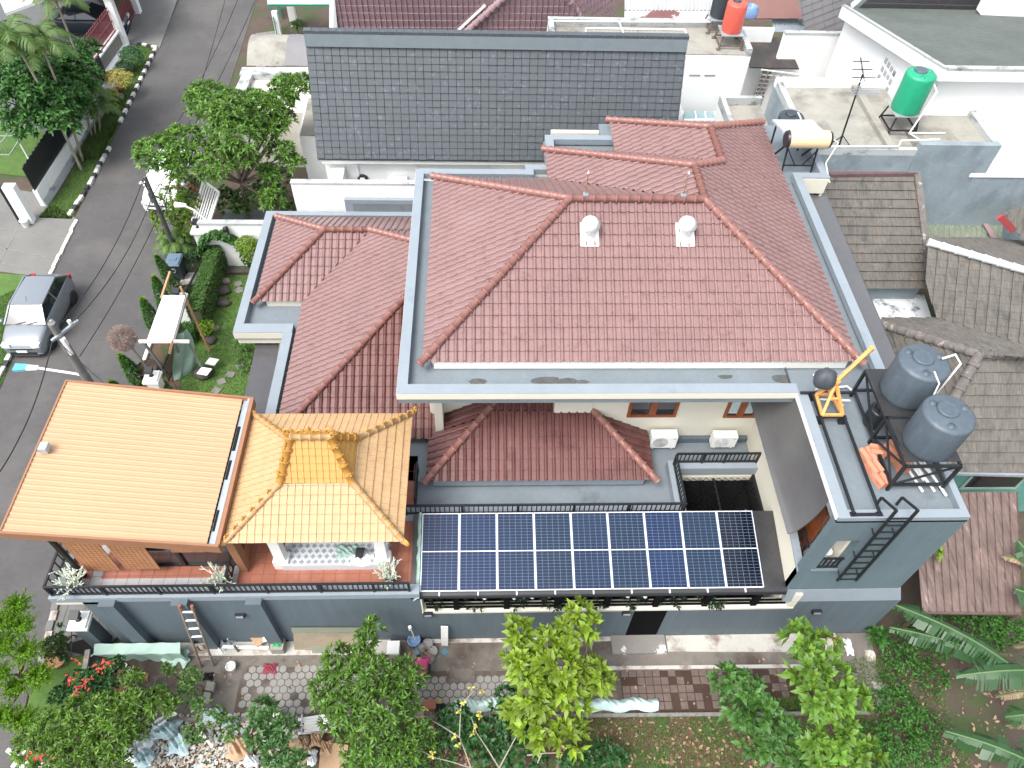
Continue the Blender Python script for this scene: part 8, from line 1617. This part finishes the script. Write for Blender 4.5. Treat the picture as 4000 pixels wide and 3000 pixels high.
for sx, (hx, hy, hz_) in ((-1,(-.22,.66,.34)),(1,(.16,.66,.36))):
    JJ = [(hx,hy,hz_,.034),(hx,hy+.07,hz_-.02,.036)]; EE = [(0,1)]
    for k, (dx, l) in enumerate(((-.03,.07),(-.01,.08),(.012,.075),(.032,.06))): JJ += [(hx+dx,hy+.11,hz_-.03,.011),(hx+dx*1.2,hy+.11+l*.5,hz_-.06,.009),(hx+dx*1.2,hy+.11+l*.7,hz_-.10,.008)]; b_ = len(JJ)-3; EE += [(1,b_),(b_,b_+1),(b_+1,b_+2)]
    JJ += [(hx-sx*.045,hy+.06,hz_-.02,.012),(hx-sx*.06,hy+.10,hz_-.05,.010)]; EE += [(1,len(JJ)-2),(len(JJ)-2,len(JJ)-1)]
    skinned('hand', JJ, EE, 'skin', pn, 1)
hd_ = Vector((-.02,.50,.80))
MB().grid(lambda u, v: (hd_.x+.078*math.cos(u*6.2832)*math.sin(.03+v*3.08), hd_.y+.095*math.sin(u*6.2832)*math.sin(.03+v*3.08)+.02*math.cos(v*3.08), hd_.z+.11*math.cos(.03+v*3.08)), 20, 14).build('head', 'skin', pn, local=True)
MB().add([(hd_.x-.012,hd_.y+.09,hd_.z-.03),(hd_.x+.012,hd_.y+.09,hd_.z-.03),(hd_.x,hd_.y+.12,hd_.z-.035),(hd_.x,hd_.y+.09,hd_.z+.02)], [(0,1,2),(0,2,3),(1,3,2)]).build('nose', 'skin', pn, local=True)
for sx in (-1,1): MB().lathe((hd_.x+sx*.03,hd_.y+.088,hd_.z+.01), [(.0,-.008),(.01,0),(.0,.008)], 8).build('eye', 'hair', pn, local=True); MB().lathe((hd_.x+sx*.08,hd_.y+.0,hd_.z-.03), [(.0,0),(.018,.02),(.015,.05),(0,.06)], 8).build('ear', 'skin', pn, local=True)
MB().box(hd_.x-.022,hd_.x+.022,hd_.y+.088,hd_.y+.094,hd_.z-.06,hd_.z-.052).build('mouth', 'rag_maroon', pn, local=True)
MB().grid(lambda u, v: (hd_.x+.086*math.cos(u*6.2832)*math.sin(.03+v*1.7), hd_.y-.01+.103*math.sin(u*6.2832)*math.sin(.03+v*1.7), hd_.z+.012+.118*math.cos(.03+v*1.7)), 20, 8).build('hair', 'hair', pn, local=True)
MB().grid(lambda u, v: (hd_.x+.096*math.cos(u*6.2832)*math.sin(.03+v*1.45), hd_.y+.01+.113*math.sin(u*6.2832)*math.sin(.03+v*1.45), hd_.z+.03+.115*math.cos(.03+v*1.45)), 20, 8).grid(lambda u, v: (hd_.x+(.08-.02*v)*math.cos(u*math.pi), hd_.y+.08+.09*v*math.sin(u*math.pi), hd_.z+.045-.01*v), 12, 3).build('cap', 'cap_blue', pn, local=True)
JS = [(0,-.02,.30,.165),(0,.12,.43,.165),(0,.27,.59,.165),(0,.36,.67,.085),(-.18,.29,.60,.09),(-.25,.40,.50,.068),(.18,.29,.60,.09),(.27,.41,.53,.068)]
skinned('shirt', JS, [(0,1),(1,2),(2,3),(2,4),(4,5),(2,6),(6,7)], 'shirt_pink', pn)
skinned('shorts', [(0,0,.24,.165),(-.11,.05,.25,.125),(-.22,.33,.345,.10),(.11,.05,.25,.125),(.22,.33,.345,.10)], [(0,1),(1,2),(0,3),(3,4)], 'shorts_dark', pn)
for o in [o for o in pn.children if o.name.startswith(('sandal',))]: pass
for sx in (-1,1): MB().box(sx*.205-.05,sx*.205+.05,.14,.42,-.005,.018).build('sandal', 'shorts_dark', pn, local=True)
